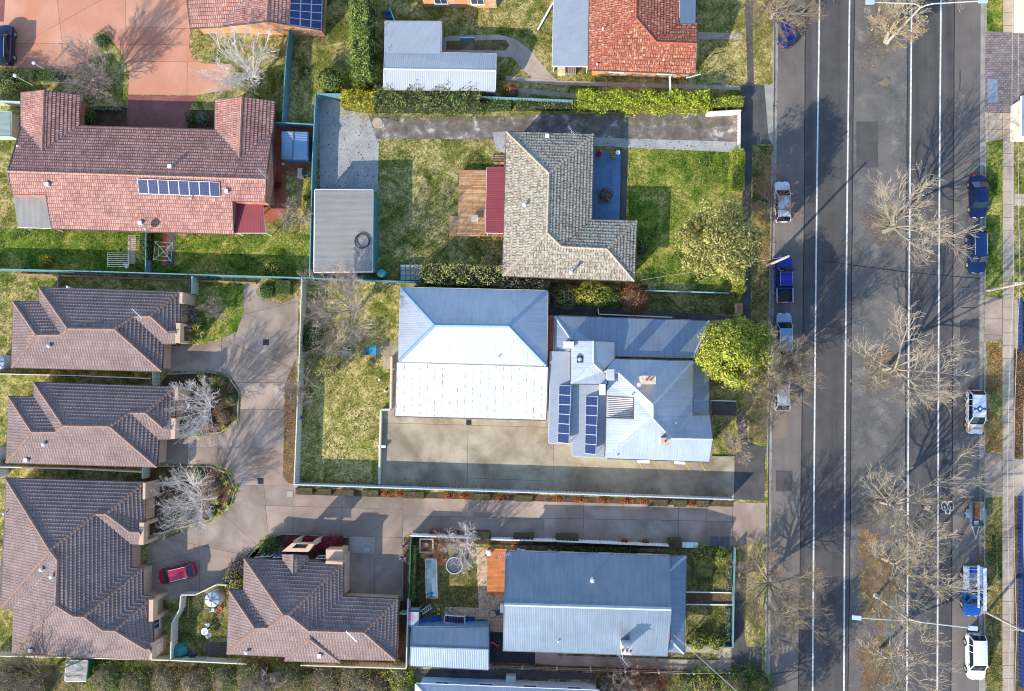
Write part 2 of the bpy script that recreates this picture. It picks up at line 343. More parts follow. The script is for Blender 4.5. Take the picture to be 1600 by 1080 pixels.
def strip(mb, pts, w0, w1, z, shift=None):
    """flat band along a pixel polyline; w0/w1 = offsets in metres across"""
    P = [W(u, v, 0) for u, v in pts]; n = len(P); S = []
    for k in range(n):
        d = (P[min(k+1, n-1)]-P[max(k-1, 0)]); d.z = 0; d.normalize(); nr = Vector((-d.y, d.x, 0))
        S.append((P[k]+nr*w0, P[k]+nr*w1))
    for (a, b), (c, d) in zip(S, S[1:]):
        mb.poly([Vector((q.x, q.y, z)) for q in (a, c, d, b)])
    return S
def solid_strip(mb, pts, w0, w1, z0, z1):
    S = strip(mb, pts, w0, w1, z1)
    for (a, b), (c, d) in zip(S, S[1:]):
        for p, q in ((a, c), (d, b)):
            mb.poly([(p.x, p.y, z0), (q.x, q.y, z0), (q.x, q.y, z1), (p.x, p.y, z1)])
    for a, b in (S[0], S[-1]): mb.poly([(a.x, a.y, z0), (b.x, b.y, z0), (b.x, b.y, z1), (a.x, a.y, z1)])
def resample(line, step):
    out = []
    y = line[0][1]
    while y < line[-1][1]: out.append((xline(line, y), y)); y += step
    return out
# travel lanes, median seal
S1 = [(1259, -100), (1258.7, 0), (1257, 270), (1254.5, 540), (1251.2, 810), (1247.5, 1080), (1246, 1180)]
S2 = [(1336, -100), (1335, 0), (1332, 270), (1330, 540), (1328.7, 810), (1325, 1080), (1324, 1180)]
S3 = [(1420, -100), (1419, 0), (1416.5, 270), (1415, 540), (1414.5, 810), (1414, 1080), (1414, 1180)]
S4 = [(1492, -100), (1491.2, 0), (1490, 270), (1488.8, 540), (1487.5, 810), (1486, 1080), (1486, 1180)]
LAWNS = []
def sheet(name, pts, mat, z, parent=None, kind='structure', world=False):
    if name in ('lawn', 'verge', 'scrubby_ground'): LAWNS.append(([W(u, v, z) for u, v in pts], mat))
    mb = MB(); P = pts if world else pl(pts, z); P = [Vector((p.x, p.y, z)) for p in P]
    n = len(P); ar = sum(P[k].x*P[(k+1) % n].y-P[(k+1) % n].x*P[k].y for k in range(n))
    if ar < 0: P = P[::-1]
    mb.poly(P); o = mb.build(name, mat, parent)
    if parent is None: props(o, kind=kind)
    return o
for a, b in ((S1, S2), (S3, S4)): sheet('travel_lane', a+b[::-1], LANE, 0.004, road)
sheet('median', S2+S3[::-1], MEDIAN, 0.004, road)
for ln in (S1, S2, S3, S4):
    mb = MB(); strip(mb, [(u+R0, v) for (u, v), R0 in zip(resample(ln, 30), [0.25*math.sin(k*1.7)+0.2*math.sin(k*0.6) for k in range(99)])], -0.05, 0.05, 0.009); mb.build('tar_seam', TAR, road)
for ln in ([(1281, -100), (1280.5, 0), (1276.7, 270), (1273.7, 540), (1271.5, 810), (1269.7, 1080), (1269, 1180)], [(1328, -100), (1327.5, 0), (1324.2, 270), (1321.2, 540), (1319.7, 810), (1318.5, 1080), (1318, 1180)],
           [(1425, -100), (1424.5, 0), (1422, 270), (1419.7, 540), (1418.5, 810), (1417, 1080), (1417, 1180)], [(1470.5, -100), (1470.2, 0), (1468, 270), (1466.5, 540), (1465.5, 810), (1464.5, 1080), (1464, 1180)]):
    mb = MB(); strip(mb, ln, -0.085, 0.085, 0.010); mb.build('lane_line', WHITE, road)
for ln in ([(1218, 1000), (1224, 1001), (1232, 1004), (1241, 1006), (1246, 1006)], [(1206, 1054), (1220, 1051), (1235, 1049), (1246, 1048)], [(1285, 408), (1330, 414), (1415, 425), (1490, 432), (1530, 435)],
           [(1500, 110), (1500, 125), (1499.6, 142)], [(1502, 449), (1516, 448.5)], [(1502, 481), (1523, 481)], [(1488, 834), (1507, 835)]):
    mb = MB(); strip(mb, ln, -0.045, 0.045, 0.008); mb.build('tar_seam', TAR, road)
PATCH = ground('asphalt_patch', [(0.3, C(112, 100, 86)), (0.7, C(128, 116, 100))], 0.8, (0.85, 1.1), 12, 0.9, 0.25, 0.01); PATCH_D = ground('asphalt_patch_dark', [(0.3, C(72, 70, 70)), (0.7, C(84, 81, 80))], 0.8, (0.85, 1.1), 12, 0.9, 0.25, 0.01)
for pts, m in (([(1209, 642), (1230, 642), (1230, 684), (1209, 685)], PATCH), ([(1500, 500), (1529, 498), (1529, 560), (1501, 560)], PATCH_D), ([(1212, 735), (1238, 736), (1238, 768), (1212, 768)], PATCH_D), ([(1338, 190), (1372, 190), (1372, 262), (1338, 262)], PATCH_D), ([(1496, 700), (1520, 700), (1520, 742), (1496, 742)], PATCH)): sheet('road_patch', pts, m, 0.007, road)
mb = MB()                                                     # painted bicycle symbol
for u in (1476, 1485.5):
    c = W(u, 791, 0)
    for k in range(18):
        t, s_ = 2*math.pi*k/18, 2*math.pi*(k+1)/18
        P = lambda r, a: Vector((c.x+r*0.75*math.cos(a), c.y+r*1.2*math.sin(a), 0.010))
        mb.poly([P(0.39, t), P(0.47, t), P(0.47, s_), P(0.39, s_)])
strip(mb, [(1476, 791), (1478, 803), (1484, 803), (1485.5, 791)], -0.05, 0.05, 0.0105)
mb.build('bicycle_symbol', WHITE, road)
# kerbs and gutters, in lengths
for line, s in ((KL, 1), (KR, -1)):
    full = resample(line, 10)
    for k in range(0, len(full)-1, 4):
        seg = full[k:k+5]
        mb = MB(); solid_strip(mb, seg, -0.10*s-0.08, -0.10*s+0.08, -0.02, G+0.012 if not (s > 0 and (128 < seg[0][1] < 215 or 690 < seg[0][1] < 830)) else 0.06)
        props(mb.build('kerb', KERB), kind='structure')
    mb = MB(); strip(mb, full, *( (0.0, 0.42) if s > 0 else (-0.42, 0.0)), 0.006)
    props(mb.build('gutter', KERB), kind='structure')

# slabs: a paved area cut along its joints, every slab a piece of its own
import bmesh
def inside(P, x, y):
    r = False; n = len(P)
    for k in range(n):
        a, b = P[k], P[(k+1) % n]
        if (a.y > y) != (b.y > y) and x < (b.x-a.x)*(y-a.y)/(b.y-a.y)+a.x: r = not r
    return r
def slabs(name, pts, cuts, mat, z=G+0.008, gap=0.018, base=GROUT, mats=None):
    P = [Vector((p.x, p.y, 0)) for p in pl(pts, z)]
    root = sheet(name, pts, base, z)
    bm = bmesh.new(); vs = [bm.verts.new(p) for p in P]; bm.faces.new(vs)
    for (p, q) in cuts:
        a, b = W(*p, z), W(*q, z); a.z = b.z = 0; d = (b-a); nr = Vector((-d.y, d.x, 0)).normalized()
        fs = []
        for f in bm.faces:
            fp = [v.co for v in f.verts]
            if any(inside(fp, *(a+d*t).xy) for t in [k/24+0.01 for k in range(24)]): fs.append(f)
        if fs:
            geom = list(set(fs) | {e for f in fs for e in f.edges} | {v for f in fs for v in f.verts})
            bmesh.ops.bisect_plane(bm, geom=geom, plane_co=a, plane_no=nr)
    for k, f in enumerate(list(bm.faces)):
        if f.calc_area() < 0.05: continue
        q = offset_poly([v.co.copy() for v in f.verts], gap)
        mb = MB(); n = len(q); zz = z+0.006+0.002*((k*7) % 3)
        ar = sum(q[i].x*q[(i+1) % n].y-q[(i+1) % n].x*q[i].y for i in range(n))
        if ar < 0: q = q[::-1]
        mb.poly([(p.x, p.y, zz) for p in q]); mb.build('slab', (mats or [mat])[k % len(mats or [mat])], root)
    bm.free(); return root
TERRA2 = ground('terracotta_concrete_pale', [(0.25, C(180, 130, 106)), (0.55, C(194, 146, 120)), (0.8, C(202, 160, 136))], 0.2, (0.93, 1.06), 5, 0.75, 0.1, 0.01, C(184, 126, 98), 0.13)
CONC2 = ground('concrete_b', [(0.25, C(132, 117, 104)), (0.6, C(160, 144, 130)), (0.8, C(174, 158, 143))], 0.35, (0.92, 1.06), 8, 0.85, 0.12, 0.01, C(116, 103, 91), 0.18)
slabs('terracotta_driveway', [(-150, -60), (293, -60), (297, 45), (296, 75), (303, 93), (318, 99), (362, 100), (361, 141), (345, 142), (325, 146), (308, 149), (200, 148), (202, 114), (197, 98), (188, 80), (178, 68), (168, 57), (160, 52), (152, 53), (148, 60), (148, 82), (125, 106), (110, 109), (-150, 102)],
      [((97, 67), (84, -50)), ((-140, 66), (147, 69)), ((97, 67), (97, 108)), ((196, -50), (197, 95)), ((196, 42), (297, 45)), ((203, 96), (305, 97)), ((293, 98), (292, 148)), ((90, 38), (140, 10))], TERRA, mats=[TERRA, TERRA2])
sheet('driveway', [(200, 149), (308, 150), (301, 160), (296, 172), (291, 203), (199, 203)], TERRA_D, G+0.010)
sheet('path', [(-40, -20), (9, -20), (6, 34), (-40, 34)], TERRA_D, G+0.018)
CUTS = [((470, 700), (378, 700)), ((376, 640), (470, 640)), ((384, 598), (466, 598)), ((420, 560), (470, 580)), ((300, 535), (300, 585)), ((346, 530), (348, 585)), ((386, 490), (470, 470)), ((368, 758), (458, 758)), ((412, 760), (420, 845)), ((340, 685), (341, 728)), ((293, 676), (293, 730)),
        ((458, 763), (458, 833)), ((535, 765), (534, 838)), ((630, 767), (629, 838)), ((850, 775), (850, 845)), ((912, 776), (911, 846)), ((975, 778), (975, 846)), ((1060, 780), (1060, 848)), ((1103, 781), (1103, 849)), ((1145, 783), (1144, 853)),
        ((415, 790), (629, 796)), ((629, 806), (1145, 815)), ((548, 865), (630, 867)), ((545, 838), (630, 840)), ((586, 840), (585, 932)), ((300, 850), (385, 868)), ((310, 812), (312, 925)), ((240, 880), (310, 862)), ((358, 812), (400, 850))]
slabs('driveway', [(382, 445), (408, 441), (425, 470), (440, 474), (467, 462), (458, 755), (470, 763), (1197, 786), (1197, 846), (1146, 853), (640, 834), (631, 840), (630, 940), (548, 940), (546, 838), (440, 832), (412, 842), (385, 868), (372, 890), (345, 912), (320, 925), (268, 938), (238, 938), (225, 925), (232, 850), (262, 840), (330, 815), (365, 790), (372, 765), (360, 737), (330, 726), (250, 724), (250, 690), (300, 681), (345, 679), (375, 657), (377, 612), (360, 587), (330, 580), (256, 580), (258, 540), (300, 541), (340, 533), (370, 518), (380, 490)], CUTS, CONC, mats=[CONC, CONC2, CONC])
slabs('concrete_yard', [(596, 641), (611, 641), (612, 560), (868, 575), (868, 690), (1113, 700), (1113, 714), (1148, 714), (1147, 779), (592, 757)], [((731.5, 645), (730, 762)), ((865, 660), (864, 770)), ((1113, 712), (1112, 778)), ((600, 661), (860, 668)), ((731, 747), (865, 752))], CONC_WARM)
mb = MB()
for k in range(9):
    u = 897+k*24.5; strip(mb, [(u, 714+k*0.9), (u+9, 729+k*0.9)], -0.04, 0.04, G+0.020)
props(mb.build('parking_marks', YELLOWP), kind='structure')
# drive and gravel of the grey tiled house
sheet('gravel_yard', [(499, 158), (520, 155), (552, 168), (590, 182), (592, 220), (590, 300), (500, 300)], GRAVEL, G+0.008)
sheet('driveway', [(575, 178), (640, 183), (750, 182), (900, 178), (1158, 176), (1157, 238), (985, 231), (780, 218), (588, 217)], OLDSEAL, G+0.012)
sheet('gravel_strip', [(900, 214), (1157, 222), (1157, 238), (985, 231), (900, 226)], GRAVEL, G+0.016)
sheet('gravel_strip', [(770, 207), (795, 205), (795, 240), (775, 236)], GRAVEL, G+0.016)
mb = MB(); mb.lathe(W(590, 192, G), [(0.62, 0.0), (0.62, 0.05), (0.55, 0.06)], 20); props(mb.build('manhole_cover', CONC_PATH, loc=W(590, 192, G)), 'round tan concrete cover where gravel meets the worn drive', 'manhole cover')
# footpaths on the west side
sheet('footpath', [(1158, 134), (1168, 128), (1166, 60), (1163, -20), (1178, -20), (1176, 60), (1178, 132), (1201, 134), (1201, 212), (1205, 225), (1176, 226), (1173, 330), (1173, 500), (1158, 500), (1161, 330), (1160, 238), (1158, 236)], PATHSEAL, G+0.014)
sheet('footpath', [(1148, 712), (1160, 700), (1150, 660), (1155, 640), (1166, 640), (1168, 690), (1196, 700), (1194, 783), (1147, 780)], PATHSEAL, G+0.014)
sheet('footpath', [(1147, 925), (1160, 925), (1163, 985), (1166, 1010), (1190, 1012), (1190, 1052), (1165, 1054), (1143, 1048)], PATHSEAL, G+0.014)
sheet('driveway_apron', [(1194, 130), (1201, 133), (1208, 130), (1208, 228), (1201, 215)], KERB, G+0.02)
sheet('verge', [(1176, 228), (1207, 228), (1204, 400), (1201, 560), (1199, 694), (1170, 690), (1175, 500)], GRASS_SHADE, G+0.010)
# footpath, verge and drives on the east side
slabs('footpath', [(1567, -40), (1584.5, -40), (1584.3, 300), (1584, 600), (1584, 1120), (1566, 1120), (1566, 600), (1566.8, 300)], [((1560, y), (1590, y)) for y in range(-20, 1110, 20) if not 50 < y < 175], CONC_PATH, z=G+0.012)
sheet('verge', [(1541, -30), (1566.5, -30), (1566.5, 49), (1540.5, 48)], GRASS_GREEN, G+0.010)
sheet('paved_crossing', [(1540, 49), (1620, 53), (1620, 178), (1539, 175)], COBBLE, G+0.024)
sheet('utility_cover', [(1543, 123), (1559, 123), (1559, 161), (1543, 161)], plain('galvanised_lid', C(150, 160, 172), 0.5, 0.4), G+0.030)
slabs('driveway', [(1538, 175.5), (1600, 177), (1600, 205), (1584, 214), (1566, 217.5), (1540, 223)], [((1545, 176), (1545, 224)), ((1566.5, 176), (1566.5, 218)), ((1538, 186), (1600, 187)), ((1538, 202), (1600, 203))], CONC_PATH, z=G+0.022)
slabs('driveway', [(1538, 462), (1566, 467), (1566, 530), (1538, 535)], [((1538, 497), (1566, 498)), ((1538, 523), (1566, 524))], CONC, z=G+0.020)
slabs('driveway', [(1538, 706), (1565, 712), (1566, 775), (1538, 779)], [((1538, 766), (1566, 768))], CONC, z=G+0.020)
sheet('path', [(1585, 303), (1620, 304), (1620, 322), (1585, 322)], CONC_PATH, G+0.012)
sheet('garden_strip', [(1585, 545), (1600, 545), (1600, 715), (1585, 715)], MULCH, G+0.012)
sheet('driveway', [(1585, 717), (1640, 717), (1640, 775), (1585, 775)], CONC_PATH, G+0.012)
sheet('driveway', [(1585, 468), (1596, 468), (1596, 545), (1585, 545)], CONC_PATH, G+0.014)
sheet('garden_strip', [(1585, 777), (1620, 777), (1620, 1120), (1585, 1120)], DIRT, G+0.010)
sheet('verge', [(1541, 224), (1566, 219), (1566, 466), (1538.5, 461)], GRASS_GREEN, G+0.010)
sheet('verge', [(1538.5, 780), (1566, 777), (1566, 1120), (1538.5, 1120)], GRASS_SHADE, G+0.010)
# lawns, paths and beds of the lots
sheet('lawn', [(15, 357), (485, 366), (485, 432), (0, 424), (-60, 422), (-60, 357)], GRASS_GREEN, G+0.006)
sheet('lawn', [(590, 217), (790, 217), (790, 440), (590, 436)], GRASS, G+0.006)
sheet('lawn', [(980, 230), (1142, 238), (1140, 445), (985, 440)], GRASS_GREEN, G+0.006)
sheet('lawn', [(472, 435), (625, 440), (612, 560), (610, 641), (596, 641), (590, 757), (462, 757)], GRASS_DRY, G+0.006)
sheet('lawn', [(1010, 456), (1147, 460), (1147, 492), (1010, 490)], GRASS_SHADE, G+0.006)
sheet('lawn', [(300, 440), (380, 442), (380, 490), (370, 518), (340, 531), (300, 538)], GRASS_GREEN, G+0.006)
sheet('lawn', [(282, 925), (358, 925), (356, 1028), (270, 1030)], GRASS_SHADE, G+0.006)
sheet('lawn', [(640, 838), (790, 860), (790, 960), (640, 960)], GRASS_SHADE, G+0.006)
sheet('lawn', [(1072, 852), (1146, 855), (1143, 1010), (1072, 1008)], GRASS_SHADE, G+0.006)
sheet('lawn', [(870, 1020), (1142, 1020), (1142, 1040), (870, 1030)], GRASS_SHADE, G+0.006)
sheet('lawn', [(1112, 600), (1150, 600), (1150, 712), (1112, 712)], GRASS, G+0.006)
sheet('scrubby_ground', [(-60, 1038), (640, 1046), (645, 1120), (-60, 1120)], SCRUB, G+0.006)
slabs('path', [(700, 56), (780, 54), (808, 62), (832, 82), (850, 105), (873, 128), (868, 132), (838, 128), (820, 112), (800, 90), (700, 84), (688, 78), (690, 60)], [((760, 50), (760, 95)), ((812, 60), (802, 95)), ((846, 90), (822, 115))], CONC_PATH, gap=0.01)
sheet('garden_bed', [(697, 64), (790, 62), (796, 71), (790, 79), (697, 78)], SCRUB, G+0.020)
slabs('path', [(790, 118), (870, 126), (1157, 134), (1157, 141), (870, 133), (790, 126)], [((u, 110), (u-1, 145)) for u in range(830, 1150, 30)], CONC_PATH, z=G+0.020, gap=0.01)
slabs('path', [(795, 136), (900, 147), (1157, 155), (1157, 162), (900, 154), (795, 144)], [((u, 130), (u-1, 165)) for u in range(830, 1150, 30)], CONC_PATH, z=G+0.010, gap=0.01)
slabs('path', [(1090, 50), (1160, 52), (1160, 62), (1090, 62)], [((1112, 45), (1112, 65)), ((1136, 45), (1136, 65))], CONC_PATH, gap=0.01)
slabs('path', [(200, 368), (213, 368), (211, 413), (199, 413)], [((195, 383), (215, 383)), ((195, 398), (215, 398))], CONC_PATH, gap=0.01)
sheet('path', [(254, 362), (262, 362), (260, 415), (253, 415)], BRICKPAVE, G+0.012)
sheet('path', [(262, 365), (275, 365), (273, 415), (260, 415)], CONC_DARK, G+0.014)
sheet('brick_courtyard', [(426, 195), (489, 197), (487, 268), (447, 268), (446, 335), (430, 345), (418, 350), (400, 350), (400, 195)], BRICKPAVE, G+0.012)
sheet('garden_bed', [(125, 166), (199, 168), (199, 200), (120, 200)], MULCH, G+0.010)
sheet('garden_bed', [(296, 172), (338, 172), (338, 203), (292, 203)], MULCH, G+0.010)
for pts in ([(262, 585), (330, 582), (358, 589), (374, 612), (372, 655), (345, 676), (300, 679), (250, 690), (250, 600)], [(225, 728), (330, 729), (357, 740), (368, 765), (362, 788), (328, 812), (225, 840)]):
    sheet('garden_bed', pts, MULCH, G+0.010)
    mb = MB(); solid_strip(mb, pts[:7], -0.07, 0.07, G-0.02, G+0.11); props(mb.build('kerb', KERB), kind='structure')
sheet('garden_bed', [(360, 925), (378, 888), (415, 845), (442, 835), (545, 838), (545, 875), (380, 880)], MULCH, G+0.012)
mb = MB(); solid_strip(mb, [(362, 910), (380, 882), (400, 856), (418, 842), (442, 834), (545, 839)], -0.06, 0.06, G-0.02, G+0.12); props(mb.build('kerb', KERB), kind='structure')
sheet('garden_bed', [(445, 600), (462, 560), (462, 757), (450, 755), (442, 745)], LITTER, G+0.026)
sheet('garden_bed', [(620, 838), (640, 840), (640, 1040), (622, 1030)], MULCH, G+0.008)
sheet('garden_bed', [(860, 440), (1012, 445), (1012, 490), (860, 478)], MULCH, G+0.008)
sheet('garden_bed', [(640, 838), (1070, 848), (1070, 858), (640, 848)], MULCH, G+0.014)
sheet('garden_bed', [(464, 763), (1146, 783), (1146, 792), (464, 773)], MULCH, G+0.030)
sheet('path', [(850, 474), (940, 480), (1150, 494), (1150, 500), (850, 500)], CONC_DARK, G+0.012)
sheet('paved_terrace', [(744, 855), (792, 858), (790, 990), (762, 985), (762, 968), (695, 965), (695, 948), (748, 950)], TANPAVE, G+0.014)
sheet('blacktop', [(762, 988), (838, 988), (836, 1038), (762, 1034)], plain('black_rubber_seal', C(40, 40, 44), 0.8, 0, 0.3), G+0.018)
slabs('path', [(836, 1016), (872, 1016), (872, 1024), (1142, 1032), (1142, 1050), (870, 1040), (836, 1036)], [((u, 1010), (u, 1055)) for u in (872, 925, 980, 1030, 1085, 1120)], CONC, z=G+0.016, gap=0.012)
sheet('path', [(1072, 1010), (1142, 1013), (1142, 1032), (1121, 1030), (1121, 1022), (1072, 1018)], CONC_PATH, G+0.020)
sheet('path', [(1072, 927), (1145, 929), (1145, 944), (1072, 943)], DIRT, G+0.014)
sheet('path', [(1112, 625), (1150, 628), (1150, 650), (1112, 648)], CONC_DARK, G+0.014)
sheet('garden_bed', [(765, 1036), (1142, 1048), (1142, 1056), (765, 1044)], MULCH, G+0.012)
sheet('concrete_strip', [(648, 1046), (800, 1046), (935, 1052), (935, 1062), (648, 1060)], CONC_DARK, G+0.014)
sheet('garden_bed', [(935, 1052), (1145, 1058), (1160, 1120), (935, 1120)], SCRUB, G+0.014)
def pit(c, r, seed, lo=0.012):
    p = W(*c, 0); rr = random.Random(seed); mb = MB(); n = 40; k1, k2 = rr.uniform(0, 6), rr.uniform(0, 6)
    mb.poly([(p.x+r[0]*(1+0.22*math.sin(3*t*6.283/n+k1)+0.14*math.sin(7*t*6.283/n+k2)+rr.uniform(-.09, .09))*math.cos(t*6.283/n), p.y+r[1]*(1+0.2*math.sin(2*t*6.283/n+k2)+0.12*math.sin(9*t*6.283/n+k1)+rr.uniform(-.09, .09))*math.sin(t*6.283/n), lo) for t in range(n)])
    mb.build('tree_pit', LITTER if 800 < c[1] < 1060 else PITSOIL, road)
for k, (c, r) in enumerate((((1381, 352), (1.5, 1.7)), ((1380, 575), (1.7, 2.2)), ((1372, 790), (1.6, 1.6)), ((1368, 905), (1.9, 5.0)), ((1367, 1040), (1.9, 3.6)), ((1384, 30), (1.8, 3.4)), ((1385, 130), (0.6, 0.7)))): pit(c, r, k, 0.010+0.0007*k)
# ---------------------------------------------------------------- buildings
T_RED = tiles('roof_tile_red_brown', C(160, 113, 101), C(188, 143, 129), C(98, 65, 62), 0.27, 0.42, None, C(188, 154, 140))
T_ORANGE = tiles('roof_tile_orange', C(152, 82, 58), C(176, 108, 80), C(92, 48, 38), 0.27, 0.38, C(204, 172, 152), lth=0.53)
T_GREY = tiles('roof_tile_lichen', C(134, 122, 106), C(164, 154, 136), C(62, 54, 48), 0.30, 0.40, C(176, 170, 152), C(140, 78, 60))
T_BROWN = tiles('roof_tile_brown', C(128, 109, 104), C(139, 119, 113), C(98, 84, 84), 0.33, 0.42, None, C(148, 131, 122))
CAP_RED = plain('ridge_tile_red', C(176, 130, 110), 0.8, 0, 0.3); CAP_OR = plain('ridge_tile_orange', C(170, 84, 66), 0.8, 0, 0.35)
CAP_GREY = plain('ridge_tile_lichen', C(178, 162, 140), 0.85, 0, 0.35); CAP_BROWN = plain('ridge_tile_brown', C(140, 110, 98), 0.8, 0, 0.3)
M_WHITE = metal('white_roof_sheet', C(166, 175, 186), 0.25, 0.5, 0.5, 0.16, None, 0.12)
M_WHITE2 = metal('white_skillion_sheet', C(196, 195, 192), 0.25, 0.5, 0.0, 0.05, C(84, 86, 86), 0.15)
M_ZINC = metal('grey_zinc_sheet', C(150, 161, 174), 0.25, 0.48, 0.75, 0.18, None, 0.12)
M_GREYGREEN = metal('grey_green_sheet', C(130, 142, 154), 0.25, 0.5, 0.7, 0.18, None, 0.15)
M_GREYDULL = metal('dull_grey_sheet', C(138, 136, 130), 0.76, 0.6, 0.15, 0.16)
M_PALE = metal('pale_grey_sheet', C(152, 158, 166), 0.25, 0.5, 0.15, 0.10)
M_BLUEGREY = metal('blue_grey_sheet', C(136, 150, 164), 0.25, 0.45, 0.7, 0.16, None, 0.2)
M_MAROON = metal('maroon_sheet', C(128, 50, 56), 0.25, 0.6, 0.0, 0.2, None, 0.25)
M_RUST = metal('rusty_sheet', C(150, 70, 44), 0.25, 0.8, 0.1, 0.5, C(196, 170, 156))
M_TEAL = metal('teal_shed_sheet', C(118, 148, 176), 0.3, 0.4, 0.2, 0.1, None, 0.9)
FLASH = plain('flashing', C(170, 178, 184), 0.5, 0.2, 0.15); FLASHB = plain('dull_flashing', C(104, 114, 126), 0.6, 0.1, 0.2)
GUTTER = plain('gutter_metal', C(190, 186, 180), 0.5, 0.2, 0.2); GUT_D = plain('dark_gutter', C(96, 84, 80), 0.5, 0.1, 0.2)
BR_OR = boards('orange_brick_wall', C(190, 128, 84), C(206, 148, 100), C(170, 150, 130), 0.09, 0.24); BR_RED = boards('red_brick_wall', C(166, 92, 70), C(180, 106, 80), C(150, 130, 120), 0.09, 0.24)
RENDER_TAN = plain('tan_render', C(198, 166, 138), 0.85, 0, 0.14, 1.0); RENDER_CREAM = plain('cream_wall', C(206, 198, 180), 0.8, 0, 0.15, 1.0)
RENDER_BLUE = plain('pale_blue_wall', C(188, 206, 224), 0.7, 0, 0.12, 1.0); WALL_GREEN = plain('green_steel_wall', C(72, 138, 138), 0.6, 0.1, 0.2); WALL_GREY = plain('grey_wall', C(150, 150, 150), 0.8, 0, 0.2)
SOFFIT = plain('soffit_board', C(210, 204, 192), 0.8, 0, 0.15); TRIM = plain('white_trim', C(228, 226, 220), 0.6, 0, 0.12)
GLASS = glassy('window_glass', C(52, 66, 84)); DOORW = plain('cream_roller_door', C(222, 216, 204), 0.6, 0, 0.12); DARK = plain('dark_interior', C(40, 38, 40), 0.9, 0, 0.2)
PV = None
def pvmat():
    m, nt, b = mat0('solar_cells'); uv = nd(nt, 'ShaderNodeUVMap')
    br = nd(nt, 'ShaderNodeTexBrick'); br.offset = 0.0; nt.links.new(uv.outputs[0], br.inputs['Vector'])
    br.inputs['Color1'].default_value = C(12, 24, 66); br.inputs['Color2'].default_value = C(16, 32, 80); br.inputs['Mortar'].default_value = C(70, 88, 126)
    br.inputs['Scale'].default_value = 1; br.inputs['Mortar Size'].default_value = 0.008; br.inputs['Brick Width'].default_value = 0.20; br.inputs['Row Height'].default_value = 0.20
    nt.links.new(br.outputs['Color'], b.inputs['Base Color']); b.inputs['Roughness'].default_value = 0.3; return m
PV = pvmat(); ALU = plain('aluminium', C(214, 214, 214), 0.35, 0.7, 0.08)
def newell(P):
    n = Vector((0, 0, 0))
    for k in range(len(P)):
        a, b = P[k], P[(k+1) % len(P)]; n += Vector(((a.y-b.y)*(a.z+b.z), (a.z-b.z)*(a.x+b.x), (a.x-b.x)*(a.y+b.y)))
    n.normalize(); return n if n.z > 0 else -n
def frame_of(P):
    n = newell(P); dn = Vector((0, 0, -1)); dn = dn-n*dn.dot(n)
    dn = Vector((0, -1, 0)) if dn.length < 1e-4 else dn.normalized()
    return n, dn, n.cross(dn).normalized()
def clip(P, d, lo, hi):
    for val, sg in ((lo, 1), (hi, -1)):
        Q = []
        for k in range(len(P)):
            a, b = P[k], P[(k+1) % len(P)]; da, db = (a.dot(d)-val)*sg, (b.dot(d)-val)*sg
            if da >= 0: Q.append(a)
            if da*db < 0: Q.append(a+(b-a)*(da/(da-db)))
        P = Q
        if len(P) < 3: return []
    return P
def tile_face(mb, P, c=0.36, t=0.035):
    n, dn, ux = frame_of(P); vm = max(p.dot(dn) for p in P); v0 = min(p.dot(dn) for p in P); rows = int((vm-v0)/c)+1
    for tri in tessellate_polygon([P]):
        T = [P[i] for i in tri]
        if (T[1]-T[0]).cross(T[2]-T[0]).dot(n) < 0: T.reverse()
        for k in range(rows):
            hi, lo = vm-k*c, vm-(k+1)*c
            q = clip(T, dn, lo, hi)
            if len(q) < 3: continue
            pts = [p+n*(t*(p.dot(dn)-lo)/c) for p in q]
            uv = [(p.dot(ux)+100, (p.dot(dn)-vm)+100*c) for p in q]
            mb.poly(pts, uv)
            for i in range(len(q)):
                a, b = q[i], q[(i+1) % len(q)]
                if abs(a.dot(dn)-hi) < 1e-4 and abs(b.dot(dn)-hi) < 1e-4 and (a-b).length > 0.02:
                    mb.poly([a-n*0.01, b-n*0.01, b+n*t, a+n*t], [(a.dot(ux)+100, 100*c-0.01), (b.dot(ux)+100, 100*c-0.01), (b.dot(ux)+100, 100*c-0.01), (a.dot(ux)+100, 100*c-0.01)])
def metal_face(mb, P, t=0.04):
    n, dn, ux = frame_of(P)
    if (newell_raw(P)).dot(n) < 0: P = P[::-1]
    mb.poly([p+n*t for p in P], [(p.dot(ux)+100, p.dot(dn)+100) for p in P])
    for k in range(len(P)):
        a, b = P[k], P[(k+1) % len(P)]; mb.poly([a, b, b+n*t, a+n*t], [(a.dot(ux)+100, 0), (b.dot(ux)+100, 0), (b.dot(ux)+100, .1), (a.dot(ux)+100, .1)])
def newell_raw(P):
    n = Vector((0, 0, 0))
    for k in range(len(P)):
        a, b = P[k], P[(k+1) % len(P)]; n += Vector(((a.y-b.y)*(a.z+b.z), (a.z-b.z)*(a.x+b.x), (a.x-b.x)*(a.y+b.y)))
    return n
def solve_points(pts):
    P = {}
    for k, s in pts.items():
        if isinstance(s, Vector): P[k] = s
        elif isinstance(s[2], str):
            if s[2] == 's': P[k] = on_slope(s[0], s[1], P[s[3]], P[s[4]], s[5])
            elif s[2] == 'p': P[k] = on_plane(s[0], s[1], P[s[3]], P[s[4]], P[s[5]])
            elif s[2] == 'z': P[k] = W(s[0], s[1], P[s[3]].z+(s[4] if len(s) > 4 else 0))
        else: P[k] = W(*s)
    return P
